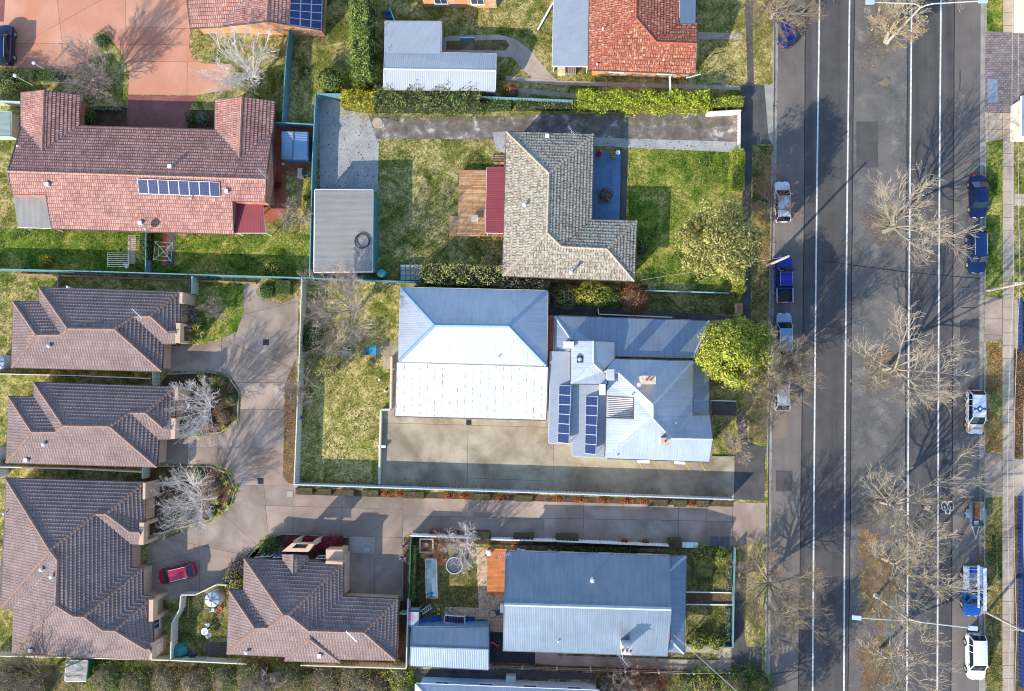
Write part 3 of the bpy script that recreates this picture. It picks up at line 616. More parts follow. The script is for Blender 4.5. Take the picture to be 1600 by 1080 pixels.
def add_window(root, a, b, z0, z1, name='window', pane=None, frame=None):
    """a,b = points on the wall face (outside is to the right of a->b)"""
    d = (b-a); d.z = 0; L = d.length; d.normalize(); out = Vector((d.y, -d.x, 0)); c = (a+b)/2; rz = math.atan2(d.y, d.x)
    f = MB(); zc = (z0+z1)/2; h = z1-z0; q = 0.06
    for off, sx, sz in ((Vector((0, 0, h/2)), L+q, q), (Vector((0, 0, -h/2)), L+q, q), (d*(L/2), q, h), (-d*(L/2), q, h), (Vector((0, 0, 0)), 0.04, h)):
        f.box(Vector((c.x, c.y, zc))+off+out*0.03, (sx, 0.07, sz), rz)
    w = f.build(name, frame or TRIM, root)
    g = MB(); g.box(Vector((c.x, c.y, zc))+out*0.022, (L-0.02, 0.03, h-0.02), rz); g.build('pane', pane or GLASS, w)
    s_ = MB(); s_.box(Vector((c.x, c.y, z0-0.07))+out*0.06, (L+0.2, 0.14, 0.06), rz); s_.build('sill', frame or TRIM, w)
    return w
def house(name, label, cat, pts, faces, wall, style, wallmat, roofmat, capmat=None, gut=None, eave=0.45, windows=True, valley=None, course=0.36, t=0.035, capw=0.14, roofmats=None, wbase=G-0.02, soffit=True):
    P = solve_points(pts); wl = [P[k] for k in wall.split()]
    c = sum((p for p in wl), Vector((0, 0, 0)))/len(wl); root = thing(name, label, cat, (c.x, c.y, G))
    n = len(wl)
    if sum(wl[k].x*wl[(k+1) % n].y-wl[(k+1) % n].x*wl[k].y for k in range(n)) < 0: wl = wl[::-1]
    ins = offset_poly(wl, eave)
    mb = MB()
    for k in range(n):
        a, b = ins[k], ins[(k+1) % n]; mb.poly([(a.x, a.y, wbase), (b.x, b.y, wbase), (b.x, b.y, b.z-0.03), (a.x, a.y, a.z-0.03)])
    mb.build('wall', wallmat, root)
    if soffit:
        mb = MB(); mb.poly([p-Vector((0, 0, 0.05)) for p in wl[::-1]]); mb.build('soffit', SOFFIT, root)
    FP = {f: [P[k] for k in f.split()] for f in faces}
    groups = {}
    for i, f in enumerate(faces): groups.setdefault((roofmats or {}).get(i, roofmat), []).append(f)
    for m, fs in groups.items():
        mb = MB()
        for f in fs:
            if style == 'tile': tile_face(mb, FP[f], course, t)
            else: metal_face(mb, FP[f])
        mb.build('roof', m, root)
    edges = {}
    for f in faces:
        ks = f.split()
        for a, b in zip(ks, ks[1:]+ks[:1]): edges.setdefault(frozenset((a, b)), []).append(f)
    for e, fs in edges.items():
        a, b = (P[k] for k in sorted(e)); L = (b-a).length
        if L < 0.15: continue
        if len(fs) == 2:
            n1, d1, u1 = frame_of(FP[fs[0]]); n2, d2, u2 = frame_of(FP[fs[1]])
            c2 = sum(FP[fs[1]], Vector((0, 0, 0)))/len(FP[fs[1]]); c1 = sum(FP[fs[0]], Vector((0, 0, 0)))/len(FP[fs[0]])
            ed = (b-a)/L; s1 = n1.cross(ed); s2 = n2.cross(ed)
            mid = (a+b)/2
            if s1.dot(c1-mid) < 0: s1 = -s1
            if s2.dot(c2-mid) < 0: s2 = -s2
            up = (n1+n2).normalized(); cm = MB()
            if s2.dot(n1) < -0.005:                               # ridge or hip
                pc = 0.42 if style == 'tile' else L
                if b.z < a.z: a, b = b, a; ed = -ed
                k = 0; x = 0.0; tt = t if style == 'tile' else 0.05
                while x < L-0.02:
                    y = min(L, x+pc+0.03); w = capw
                    p0, p1 = a+ed*x, a+ed*y; h0 = tt+(0.045 if style == 'tile' else 0.03); h1 = h0-(0.03 if style == 'tile' else 0)
                    A0, A1 = p0+up*h0*1.4, p1+up*h1*1.4
                    L0, L1 = p0+s1*w+n1*(h0-0.015), p1+s1*w*0.9+n1*(h1-0.015); R0, R1 = p0+s2*w+n2*(h0-0.015), p1+s2*w*0.9+n2*(h1-0.015)
                    cm.poly([L0, A0, A1, L1]); cm.poly([A0, R0, R1, A1]); cm.poly([L0, p0, A0]); cm.poly([p0, R0, A0])
                    x += pc
                cm.build('ridge_cap', capmat or FLASH, root)
            else:
                w = 0.07
                cm.poly([a+s1*w+n1*0.045, a+up*0.05, b+up*0.05, b+s1*w+n1*0.045]); cm.poly([a+up*0.05, a+s2*w+n2*0.045, b+s2*w+n2*0.045, b+up*0.05])
                cm.build('valley_flashing', valley or FLASH, root)
        else:
            n1, d1, u1 = frame_of(FP[fs[0]]); ed = (b-a)/L; zlo = min(p.z for p in wl)-0.03
            if max(a.z, b.z) > zlo+0.35 and wbase < 1:
                cf = sum(FP[fs[0]], Vector((0, 0, 0)))/len(FP[fs[0]]); iv = Vector((-ed.y, ed.x, 0)); iv = iv.normalized()*(0.06 if iv.dot(cf-(a+b)/2) > 0 else -0.06); gw = MB(); q0, q1 = a+iv-Vector((0, 0, 0.03)), b+iv-Vector((0, 0, 0.03))
                gw.poly([q0, q1, Vector((q1.x, q1.y, min(zlo, q1.z))), Vector((q0.x, q0.y, min(zlo, q0.z)))]); gw.build('gable_wall', wallmat, root)
            if abs(ed.dot(Vector((0, 0, 1)))) < 0.12:
                c1 = sum(FP[fs[0]], Vector((0, 0, 0)))/len(FP[fs[0]]); out = Vector((ed.y, -ed.x, 0))
                if out.dot((a+b)/2-c1) < 0: out = -out
                if d1.dot(out) > -0.2:
                    gm = MB(); gm.bar(a+out*0.06-Vector((0, 0, 0.05)), b+out*0.06-Vector((0, 0, 0.05)), 0.12, 0.11); gm.build('gutter', gut or GUTTER, root)
                else: bmb = MB(); bmb.bar(a-Vector((0, 0, 0.06)), b-Vector((0, 0, 0.06)), 0.05, 0.18); bmb.build('barge_board', gut or GUTTER, root)
            else: bmb = MB(); bmb.bar(a-Vector((0, 0, 0.04)), b-Vector((0, 0, 0.04)), 0.08, 0.22); bmb.build('barge_board', gut or GUTTER, root)
    if windows:
        for k in range(n):
            a, b = ins[k], ins[(k+1) % n]; L = (b-a).length
            if L < 3.0 or abs(a.z-b.z) > 0.4: continue
            m = max(1, int(L/4.2)); d = (b-a)/L; zt = min(a.z, b.z)-0.35
            for j in range(m):
                s_ = (j+0.5)*L/m; add_window(root, a+d*(s_-0.75), a+d*(s_+0.75), zt-1.15, zt)
    return root, P, ins
def solar(root, P, quad, nx, ny, lift=0.12, tilt=None, name='solar_panel'):
    """quad: 4 world points (TL,TR,BR,BL) already lifted; split into nx x ny panels"""
    a, b, c, d = quad
    f = lambda s, t: (a*(1-s)+b*s)*(1-t)+(d*(1-s)+c*s)*t
    for i in range(nx):
        for j in range(ny):
            e = 0.012/nx if nx > 1 else 0.01; g_ = 0.012/ny if ny > 1 else 0.01
            q = [f((i)/nx+e, j/ny+g_), f((i+1)/nx-e, j/ny+g_), f((i+1)/nx-e, (j+1)/ny-g_), f(i/nx+e, (j+1)/ny-g_)]
            n = newell(q); fr = MB(); cc = sum(q, Vector((0, 0, 0)))/4
            if newell_raw(q).dot(n) < 0: q = q[::-1]
            fr.poly([p+n*0.03 for p in q]); fr.poly([p for p in q[::-1]])
            for k in range(4): fr.poly([q[k], q[(k+1) % 4], q[(k+1) % 4]+n*0.03, q[k]+n*0.03])
            o = fr.build(name, ALU, root)
            iq = [cc+(p-cc)*(1-0.05/max(0.2, (p-cc).length)) for p in q]; mb = MB(); ux = (iq[1]-iq[0]).normalized(); uy = n.cross(ux)
            mb.poly([p+n*0.036 for p in iq], [((p-iq[0]).dot(ux)+0.1, (p-iq[0]).dot(uy)+0.1) for p in iq]); mb.build('cell_sheet', PV, o)
def lift(P, a, b, c, px, h=0.12):
    n = newell([P[a], P[b], P[c]])
    return [on_plane(u, v, P[a]+n*h, P[b]+n*h, P[c]+n*h) for u, v in px]
def chimney(root, u, v, ztop, w, d, zbase, mat, rz=0.0, pots=0, capmat=None, name='chimney'):
    p = W(u, v, ztop); mb = MB(); mb.box((p.x, p.y, (ztop+zbase)/2), (w, d, ztop-zbase), rz); o = mb.build(name, mat, root)
    mb = MB(); mb.box((p.x, p.y, ztop+0.04), (w+0.16, d+0.16, 0.14), rz); mb.build('chimney_cap', capmat or mat, o)
    for k in range(pots):
        mb = MB(); off = Matrix.Rotation(rz, 3, 'Z') @ Vector(((k-(pots-1)/2)*0.42 if w >= d else 0, 0 if w >= d else (k-(pots-1)/2)*0.42, 0))
        mb.tube((p.x+off.x, p.y+off.y, ztop+0.1), (p.x+off.x, p.y+off.y, ztop+0.45), 0.12, 0.10, 10); mb.build('chimney_pot', CAP_OR, o)
    return o
VENTM = plain('painted_vent', C(222, 228, 234), 0.5, 0.2, 0.12)
def vent(root, u, v, P, tri, kind='box', h=0.5):
    p = lift(P, *tri, [(u, v)], 0.0)[0]; mb = MB()
    if kind == 'box': mb.box(p+Vector((0, 0, 0.1)), (0.34, 0.34, 0.5)); mb.box(p+Vector((0, 0, 0.37)), (0.44, 0.44, 0.06))
    elif kind == 'pipe': mb.tube(p-Vector((0, 0, 0.2)), p+Vector((0, 0, h)), 0.06, 0.06, 8); mb.lathe(p+Vector((0, 0, h)), [(0.13, 0), (0.13, 0.03), (0.02, 0.1)], 10)
    elif kind == 'cowl':
        mb.tube(p-Vector((0, 0, 0.2)), p+Vector((0, 0, h)), 0.12, 0.12, 10); mb.lathe(p+Vector((0, 0, h)), [(0.2, 0), (0.24, 0.08), (0.16, 0.22), (0.03, 0.26)], 12)
    return mb.build('roof_vent', VENTM, root)
def antenna(root, u, v, z0, h, rz, L=1.5):
    p = W(u, v, z0+h); mb = MB(); mb.tube((p.x, p.y, z0-0.6), p, 0.025, 0.02, 5)
    d = Vector((math.cos(rz), math.sin(rz), 0)); c = Vector((-d.y, d.x, 0))
    mb.tube(p-d*L/2, p+d*L/2, 0.025, 0.025, 5)
    for k in range(7):
        q = p+d*(L*(k/6-0.5)); w = 0.45-0.04*k; mb.tube(q-c*w, q+c*w, 0.015, 0.015, 4)
    return mb.build('antenna', ALU, root)
def parapet(root, px, z, w, zb, mat=RENDER_TAN, name='parapet'):
    """wall slab whose top corners are seen at px (list of 2 ends) at height z"""
    a, b = W(*px[0], z), W(*px[1], z); d = (b-a); rz = math.atan2(d.y, d.x); c = (a+b)/2
    mb = MB(); mb.box((c.x, c.y, (z+zb)/2), (d.length, w, z-zb), rz); return mb.build(name, mat, root)
def wall_panel(root, u0, v0, u1, v1, z0, z1, mat, name, thick=0.06):
    """door or window leaf on a wall line given by two pixels at ground level"""
    a, b = W(u0, v0, G), W(u1, v1, G); d = b-a; rz = math.atan2(d.y, d.x); c = (a+b)/2
    mb = MB(); mb.box((c.x, c.y, (z0+z1)/2), (d.length, thick, z1-z0), rz); o = mb.build(name, mat, root)
    return o

# --- red-brown tiled duplex
ZE = 2.75; PT = 22.5
duplex, P, _i = house('duplex_house', 'long red-brown tiled duplex with two gabled wings beside the terracotta driveway', 'house',
    dict(BL=(80, 357, ZE), BR=(365, 366, ZE), RL=(12, 267.5, 's', 'BL', 'BR', PT), RR=(415.5, 280.4, 's', 'BL', 'BR', PT), C1=(414.3, 315.3, 's', 'BL', 'BR', PT), C2=(363, 314.1, 's', 'BL', 'BR', PT), C3=(71, 304, 's', 'BL', 'BR', PT), C4=(18, 303, 's', 'BL', 'BR', PT),
         TL=(33, 197, ZE), T1=(123, 197.5, ZE), T2=(336.1, 203.4, ZE), TR=(425.1, 208.2, ZE), VL=(66, 236, 'p', 'TL', 'TR', 'RR'), VR=(373.9, 246.7, 'p', 'TL', 'TR', 'RR'),
         WA=(33, 145, ZE), WC=(125, 149, ZE), WB=(69, 141, 'z', 'VL'), XA=(336.6, 155.3, ZE), XC=(428.8, 158.4, ZE), XB=(378.2, 151.7, 'z', 'VR')),
    ['RL RR C1 C2 BR BL C3 C4', 'RL TL VL T1 T2 VR TR RR', 'WA WB VL TL', 'WB WC T1 VL', 'XA XB VR T2', 'XB XC TR VR'],
    'TL WA WC T1 T2 XA XC TR C1 C2 BR BL C3 C4', 'tile', BR_RED, T_RED, CAP_RED, GUT_D, windows=False, valley=FLASHB, course=0.42, t=0.05)
DP = P
solar(duplex, P, lift(P, 'BL', 'BR', 'RL', [(214.5, 279.5), (343, 284.3), (344.5, 307.5), (217, 303)], 0.14), 8, 1)
for u, v in ((76, 289), (355, 300), (221, 349)): vent(duplex, u, v, P, ('BL', 'BR', 'RL'), 'box')
vent(duplex, 300, 311, P, ('BL', 'BR', 'RL'), 'pipe'); vent(duplex, 267, 261, P, ('TL', 'TR', 'RR'), 'box'); vent(duplex, 32, 230, P, ('TL', 'TR', 'RR'), 'pipe')
antenna(duplex, 410, 271, 5.0, 1.4, 2.3)
dish = lift(P, 'BL', 'BR', 'RL', [(234, 362)], 0)[0]; mb = MB(); mb.tube(dish, dish+Vector((0, 0, 0.9)), 0.03, 0.03, 6); o = mb.build('dish_bracket', ALU, duplex)
mb = MB(); c = dish+Vector((0.1, 0.1, 1.0)); ax = Vector((-0.5, -0.55, 0.65)).normalized(); x = ax.orthogonal().normalized(); y = ax.cross(x)
for k in range(16):
    t, s_ = k*math.pi/8, (k+1)*math.pi/8; q = lambda r, a, h: c+x*r*math.cos(a)+y*r*math.sin(a)+ax*h
    mb.poly([c-ax*0.1, q(0.25, t, -0.06), q(0.25, s_, -0.06)]); mb.poly([q(0.25, t, -0.06), q(0.45, t, 0.03), q(0.45, s_, 0.03), q(0.25, s_, -0.06)])
mb.build('satellite_dish', plain('dish_grey', C(96, 90, 92), 0.5, 0.3), o)
def awning(name, label, px, zs, mat, posts=True, cat='awning', base=G):
    Q = [W(u, v, z) for (u, v), z in zip(px, zs)]; c = sum(Q, Vector((0, 0, 0)))/4; root = thing(name, label, cat, (c.x, c.y, base))
    mb = MB(); metal_face(mb, Q, 0.04); mb.build('roof_sheet', mat, root)
    fr = MB()
    for k in range(4): fr.bar(Q[k]-Vector((0, 0, 0.07)), Q[(k+1) % 4]-Vector((0, 0, 0.07)), 0.08, 0.12)
    fr.build('frame', TRIM, root)
    if posts:
        for q in Q:
            p = q+(c-q)*0.05; mb = MB(); mb.box((p.x, p.y, (q.z-0.1+base)/2), (0.09, 0.09, q.z-0.1-base)); mb.build('post', TRIM, root)
    return root, Q
awning('patio_awning', 'grey corrugated patio awning at the garden corner of the duplex', [(21, 303.5), (71, 304.5), (80, 357), (29, 355)], [2.9, 2.9, 2.45, 2.45], M_GREYDULL)
awning('patio_awning', 'maroon metal patio awning at the solar-panel end of the duplex', [(364, 314.5), (410, 315), (414, 364), (367, 364)], [2.95, 2.95, 2.5, 2.5], M_MAROON)

# --- house at the top edge with rooftop solar
ZE = 2.8
h2, P, _i = house('brick_house', 'orange brick house with dark rooftop solar panels at the upper photo edge', 'house',
    dict(A=(297, 43.5, ZE), B=(347, 41.5, ZE), E2=(503, 47.5, ZE), ET=(512, -120, ZE), RB=(417, 33, 4.9), RT=(424, -120, 'z', 'RB'), J=(391, -11, 's', 'A', 'B', 20), AR=(285, -58, 's', 'A', 'B', 20), AK=(420, -58, 'p', 'A', 'B', 'AR'), AL=(283, -150, ZE)),
    ['A B J AK AR', 'B RB RT AK J', 'RB E2 ET RT', 'AR AK RT AL'], 'A B E2 ET AL', 'tile', BR_OR, T_RED, CAP_RED, GUT_D, windows=False, valley=FLASHB, course=0.42, t=0.05)
solar(h2, P, lift(P, 'RB', 'E2', 'ET', [(453, -6), (504, -5), (502, 46), (452, 39)], 0.14), 3, 4)

# --- L-shaped shed
h3, P, _i = house('garden_shed', 'L-shaped pale grey metal shed above the long mixed hedge', 'shed',
    dict(A=(601, 34, 2.9), B=(689, 34.5, 2.9), C=(688, 83, 2.9), D=(775.5, 85, 2.75), E=(774, 140.5, 2.5), F=(599, 139, 2.5), R1=(600, 107.5, 3.35), R2=(775, 110, 3.35), Cm=(687.5, 84, 2.92), A2=(601, 82, 3.0)),
    ['A B C A2', 'A2 C D R2 R1', 'R1 R2 E F'], 'A B C D E F', 'metal', WALL_GREY, M_PALE, FLASH, GUTTER, 0.12, False)
# --- orange tiled house at the top
ZE = 3.0
h4, P, _i = house('tiled_house', 'orange tiled house with moss-edged eaves at the top of the photo', 'house',
    dict(A=(920, 108.5, ZE), B=(1086.5, 115, ZE), J=(994, 28, 's', 'A', 'B', 22), V=(1026, 66, 's', 'A', 'B', 22), Rr=(1089, 68, 's', 'A', 'B', 22), Ur=(1089, 37, 'z', 'B', 0.25), Uv=(1061, 38, 'z', 'B', 0.25), T=(997, -90, 'z', 'J'), TL=(923, -100, ZE), TR=(1066, -100, 3.1)),
    ['A B Rr V J', 'TL A J T', 'J V Uv TR T', 'V Rr Ur Uv'], 'A B Ur Uv TR TL', 'tile', BR_OR, T_ORANGE, CAP_OR, GUT_D, course=0.38, t=0.05, valley=plain('rusty_valley', C(120, 50, 44), 0.7, 0.1))
vent(h4, 942, 48, P, ('A', 'J', 'TL'), 'pipe', 0.6); vent(h4, 933, 102, P, ('A', 'B', 'J'), 'pipe', 0.3)
awning('porch_roof', 'blue-edged flat porch roof beside the orange tiles', [(1063, -60), (1087, -60), (1086, 37), (1062, 37)], [3.3, 3.3, 3.25, 3.25], M_BLUEGREY)
awning('carport', 'long flat pale grey metal carport beside the orange tiled house', [(866, -60), (921, -60), (919, 104), (863, 103)], [2.75, 2.8, 2.7, 2.6], M_PALE, cat='carport')
# --- lichened grey tiled house
ZE = 3.1; PT = 24
h6, P, _i = house('tiled_house', 'L-shaped hip-roofed house with lichen-covered grey tiles and blue porch', 'house',
    dict(A=(792, 206.3, ZE), B=(926.8, 210.3, ZE), C=(923.8, 344.2, ZE), D=(994.6, 345.6, ZE), E=(991, 439, ZE), F=(785.6, 431, ZE), R1=(858, 271, 's', 'A', 'F', PT), R2=(855.3, 363.8, 's', 'A', 'F', PT), V=(877.3, 385.3, 's', 'F', 'E', PT), R3=(948.6, 389, 's', 'F', 'E', PT)),
    ['A B R1', 'F A R1 R2', 'B C V R2 R1', 'C D R3 V', 'D E R3', 'E F R2 V R3'], 'A B C D E F', 'tile', BR_RED, T_GREY, CAP_GREY, GUT_D, valley=plain('rusty_valley', C(120, 50, 44)), course=0.40, t=0.07)
vent(h6, 855, 214, P, ('A', 'B', 'R1'), 'box'); vent(h6, 820, 322, P, ('A', 'F', 'R1'), 'cowl', 0.5); vent(h6, 892, 428, P, ('E', 'F', 'R3'), 'cowl', 1.3); antenna(h6, 893, 204, 3.4, 1.3, 2.2, 1.2)
# --- grey garage
h7, P, _i = house('garage', 'flat grey metal garage with teal side walls beside the gravel yard', 'garage',
    dict(A=(492.5, 297, 2.75), B=(583, 298, 2.95), C=(582, 424, 2.95), D=(491, 425, 2.75)), ['A B C D'], 'A B C D', 'metal', WALL_GREEN, M_GREYDULL, FLASH, TRIM, 0.04, False)
p = W(566, 377, 3.0); mb = MB(); mb.ring(p, 0.76, 0.88, 0.14, 24, 0.04); props(mb.build('hose_ring', DARK, loc=p), 'black coiled hose ring lying on the grey garage roof', 'hose')
# --- hall with hip roof and white skillion
hall, P, _i = house('hall_building', 'wide white and blue-grey metal roofed hall with hipped roof', 'hall',
    dict(A=(626.7, 450, 3.6), B=(855, 455, 3.6), Cc=(853.3, 571, 3.6), D=(623.3, 564.4, 3.6), R1=(679.5, 508.2, 's', 'D', 'Cc', 30), R2=(794.4, 509.3, 's', 'D', 'Cc', 30)),
    ['A B R2 R1', 'B Cc R2', 'Cc D R1 R2', 'D A R1'], 'A B Cc D', 'metal', RENDER_CREAM, M_WHITE, plain('ridge_flashing_blue', C(120, 146, 172), 0.5, 0.1, 0.12), GUTTER, 0.15, True, capw=0.22)
PS = solve_points(dict(A=(620.4, 566.5, 3.42), B=(856, 573.5, 3.42), Cc=(853.3, 656, 2.85), D=(617.8, 650, 2.85)))
sk, P2, _i = house('skillion_roof', 'bright white streaked skillion roof along the front of the hall', 'roof',
    dict(PS), ['A B Cc D'], 'A B Cc D', 'metal', RENDER_CREAM, M_WHITE2, FLASH, GUT_D, 0.35, False)
n_, dn_, ux_ = frame_of([PS[k] for k in ('A', 'B', 'Cc', 'D')])
vent(hall, 779, 558, P, ('Cc', 'D', 'R1'), 'pipe', 0.4)
# rusty link roof between the two
awning('link_roof', 'narrow rusty sheet roof between the hall and the white house', [(854.5, 494), (866, 494.5), (864, 573), (853, 571)], [3.0, 3.0, 2.9, 2.9], M_RUST, cat='roof')
for k, (q0, q1) in enumerate((((851, 511), (866, 513)), ((851, 551), (866, 552)))):
    pass
# --- white and blue metal roofed house
def hp(x, y): return (850+x/4.321, 480+y/4.321)
def H(x, y, *z): return (*hp(x, y), *z)
ZE = 3.9; ZV = 3.0; PT = 29
pts = dict(A=H(475, 352, ZE), B=H(1005, 367, ZE), Br=H(1001, 733, ZE), Fr=H(1122, 731, ZE), Fb=H(1117, 1043, ZE), Bl=H(415, 1018, ZE), Ml=H(426, 520, ZE))
pts['Fe'] = H(1140, 890, 's', 'Fb', 'Bl', PT)
pts.update(Q=H(738, 658, 's', 'A', 'B', PT), Q2=H(738, 752, 's', 'Fb', 'Bl', PT), X=H(860, 884, 's', 'Fb', 'Bl', PT), K1=H(405, 432, 's', 'A', 'B', PT), K2=H(505, 443, 's', 'A', 'B', PT),
           N1=H(425, 600, 'p', 'Ml', 'Bl', 'Q'), N4=H(423, 748, 'p', 'Ml', 'Bl', 'Q'), N2=H(610, 612, 'p', 'Ml', 'Bl', 'Q'), N3=H(608, 755, 'p', 'Ml', 'Bl', 'Q'))
pts['Ku'] = H(430, 470, 'p', 'Ml', 'Bl', 'Q')
wh, P, _i = house('white_roofed_house', 'large house with many-faced white and blue metal roof and brick chimneys', 'house', pts,
    ['A B Q K2 K1', 'B Br X Q2 Q', 'Br Fr Fe X', 'X Fe Fb Bl Q2', 'K2 Q N2 N1 Ml Ku', 'Q Q2 N3 N2', 'Q2 Bl N4 N3', 'Ku K1 K2'],
    'Ml K1 A B Br Fr Fb Bl', 'metal', RENDER_CREAM, M_WHITE, FLASH, GUT_D, 0.35, True, capw=0.16)
# sunken light well
mb = MB(); zw = 3.95; wq = [W(*hp(x, y), zw) for x, y in ((428, 603), (612, 615), (610, 752), (426, 742))]; metal_face(mb, wq, 0.02); o = mb.build('light_well', metal('wide_rib_sheet', C(160, 160, 158), 0.55, 0.6, 0.1, 0.1, None, 0.1), wh)
for k in range(11):
    s_ = (k+0.5)/11; a, b = wq[0].lerp(wq[3], s_), wq[1].lerp(wq[2], s_); mb = MB(); mb.bar(a+Vector((0.05, 0, 0.07)), b+Vector((-0.05, 0, 0.07)), 0.07, 0.12); mb.build('rib', TRIM, o)
mb = MB()
for a, b in (('N1', 'N2'), ('N2', 'N3'), ('N3', 'N4')): mb.poly([P[a], P[b], Vector((P[b].x, P[b].y, zw-0.05)), Vector((P[a].x, P[a].y, zw-0.05))])
mb.build('light_well_wall', TRIM, wh)
WP = P
# rear wing
rw, P, _i = house('rear_wing', 'hipped white metal rear wing with small skylight behind the white house', 'house wing',
    dict(A=H(185, 228, 4.0), B=H(475, 233, 4.0), Cc=H(474, 352, 4.0), D=H(405, 432, 4.2), E=H(430, 518, 4.0), F=H(183, 515, 4.0), R1=H(335, 228, 's', 'A', 'F', 24), R2=H(335, 380, 's', 'A', 'F', 24), M=H(392, 434, 's', 'F', 'E', 24)),
    ['A R1 R2 F', 'R1 B Cc D M R2', 'F R2 M D E'], 'A B Cc D E F', 'metal', RENDER_CREAM, M_WHITE, FLASH, GUT_D, 0.15, False, soffit=False)
q = lift(P, 'A', 'F', 'R1', [hp(242, 352)], 0.0)[0]; n = newell([P['A'], P['F'], P['R1']]); mb = MB(); mb.box(q+Vector((0, 0, 0.12)), (0.65, 0.75, 0.3)); o = mb.build('skylight', plain('skylight_frame', C(74, 76, 84), 0.5, 0.3), rw); mb = MB(); mb.lathe(q+Vector((0, 0, 0.28)), [(0.24, 0), (0.2, 0.1), (0.06, 0.16)], 12); mb.build('dome', plain('dome_plastic', C(150, 180, 210), 0.2), o)
# verandah sheets (lower roofs) round the white house
vr, P, _i = house('verandah_roof', 'low grey-blue metal verandah roof wrapping two sides of the white house', 'verandah',
    dict(A=H(74, 62, 2.7), B=H(1117, 95, 2.7), Cc=H(1111, 727, 2.75), D=H(1004, 726, 3.35), E=H(1006, 345, 3.35), Eb=H(475, 333, 3.35), F=H(182, 217, 3.35), G1=H(180, 300, 3.35), Hh=H(64, 298, 2.72)),
    ['A B E Eb F', 'B Cc D E', 'A F G1 Hh'], 'A B Cc D E Eb F G1 Hh', 'metal', RENDER_CREAM, M_ZINC, FLASH, GUT_D, 0.05, False, soffit=False, wbase=2.45)
for x, y in ((1100, 110), (1100, 260), (1096, 420), (1094, 570), (1092, 710), (900, 100), (700, 95), (500, 88), (300, 80)):
    p = W(*hp(x, y), 2.6); mb = MB(); mb.box((p.x, p.y, 1.3), (0.1, 0.1, 2.4)); mb.build('post', TRIM, vr)
fl = MB(); fq = [W(*hp(x, y), G) for x, y in ((1003, 350), (1100, 112), (1092, 715), (1000, 712))]; fl.prism([(p.x, p.y) for p in fq], G, G+0.25); fl.build('verandah_floor', BRICKPAVE, vr)
# solar skillions
sa, P, _i = house('solar_annex', 'pale grey flat annex carrying the outer row of tilted solar panels', 'annex',
    dict(A=H(46, 300, 3.2), B=H(181, 300, 3.3), Cc=H(182, 921, 3.1), D=H(34, 916, 3.0), A1=H(44, 445, 3.15)), ['A B Cc D A1'], 'A B Cc D A1', 'metal', RENDER_CREAM, M_PALE, FLASH, GUTTER, 0.1, False)
def rack(root, TL, TR, BR, BL, zl, zr, n):
    q = [W(*hp(*TL), zl), W(*hp(*TR), zr), W(*hp(*BR), zr), W(*hp(*BL), zl)]; solar(root, None, q, 1, n)
    lg = MB()
    for t in range(n+1):
        p = q[1]*(1-t/n)+q[2]*(t/n); o_ = q[0]*(1-t/n)+q[3]*(t/n); lg.bar((p.x, p.y, zl-0.15), p-Vector((0, 0, 0.02)), 0.04, 0.04); lg.bar(o_-Vector((0, 0, 0.06)), p-Vector((0, 0, 0.03)), 0.04, 0.04)
    lg.build('panel_rack', ALU, root)
rack(sa, (101, 528), (185, 531), (170, 922), (92, 914), 3.25, 4.1, 6)
sb, P, _i = house('solar_annex', 'pale grey flat annex carrying the inner row of tilted solar panels', 'annex',
    dict(A=H(184, 521, 3.35), B=H(424, 526, 3.55), Cc=H(412, 1016, 3.4), D=H(192, 1003, 3.2), D1=H(191, 921, 3.22)), ['A B Cc D D1'], 'A B Cc D D1', 'metal', RENDER_CREAM, M_PALE, FLASH, GUTTER, 0.1, False)
rack(sb, (283, 600), (366, 603), (352, 996), (275, 988), 3.5, 4.35, 6)
BRC = plain('pale_chimney_brick', C(206, 184, 160), 0.85, 0, 0.3, 3)
chimney(wh, *hp(706, 492), 7.9, 1.35, 0.75, 3.6, BRC, 0, 2); chimney(wh, *hp(450, 458), 7.9, 0.6, 1.0, 3.6, plain('grey_chimney', C(180, 186, 190), 0.7), 0, 0)
chimney(wh, *hp(818, 906), 6.7, 0.7, 0.6, 4.0, BRC, 0, 1); chimney(wh, *hp(394, 558), 5.6, 0.5, 1.0, 3.3, TRIM, 0, 0); chimney(wh, *hp(165, 255), 4.6, 1.0, 0.55, 2.6, TRIM, 0, 0)
vent(wh, *hp(638, 522), WP, ('A', 'B', 'Q'), 'cowl', 0.7); vent(wh, *hp(888, 780), WP, ('B', 'Br', 'Q'), 'pipe', 0.4); vent(wh, *hp(493, 1002), WP, ('Fb', 'Bl', 'Q2'), 'pipe', 0.3); vent(wh, *hp(588, 598), WP, ('Ml', 'Bl', 'Q'), 'pipe', 0.5)
for x0, x1, y in ((632, 712, 1045), (880, 952, 1052)):
    q = [W(*hp(x, yy), z) for x, yy, z in ((x0, y-17, 2.4), (x1, y-14, 2.4), (x1, y+8, 2.0), (x0, y+6, 2.0))]; mb = MB(); metal_face(mb, q, 0.03); mb.build('window_hood', TRIM, wh)
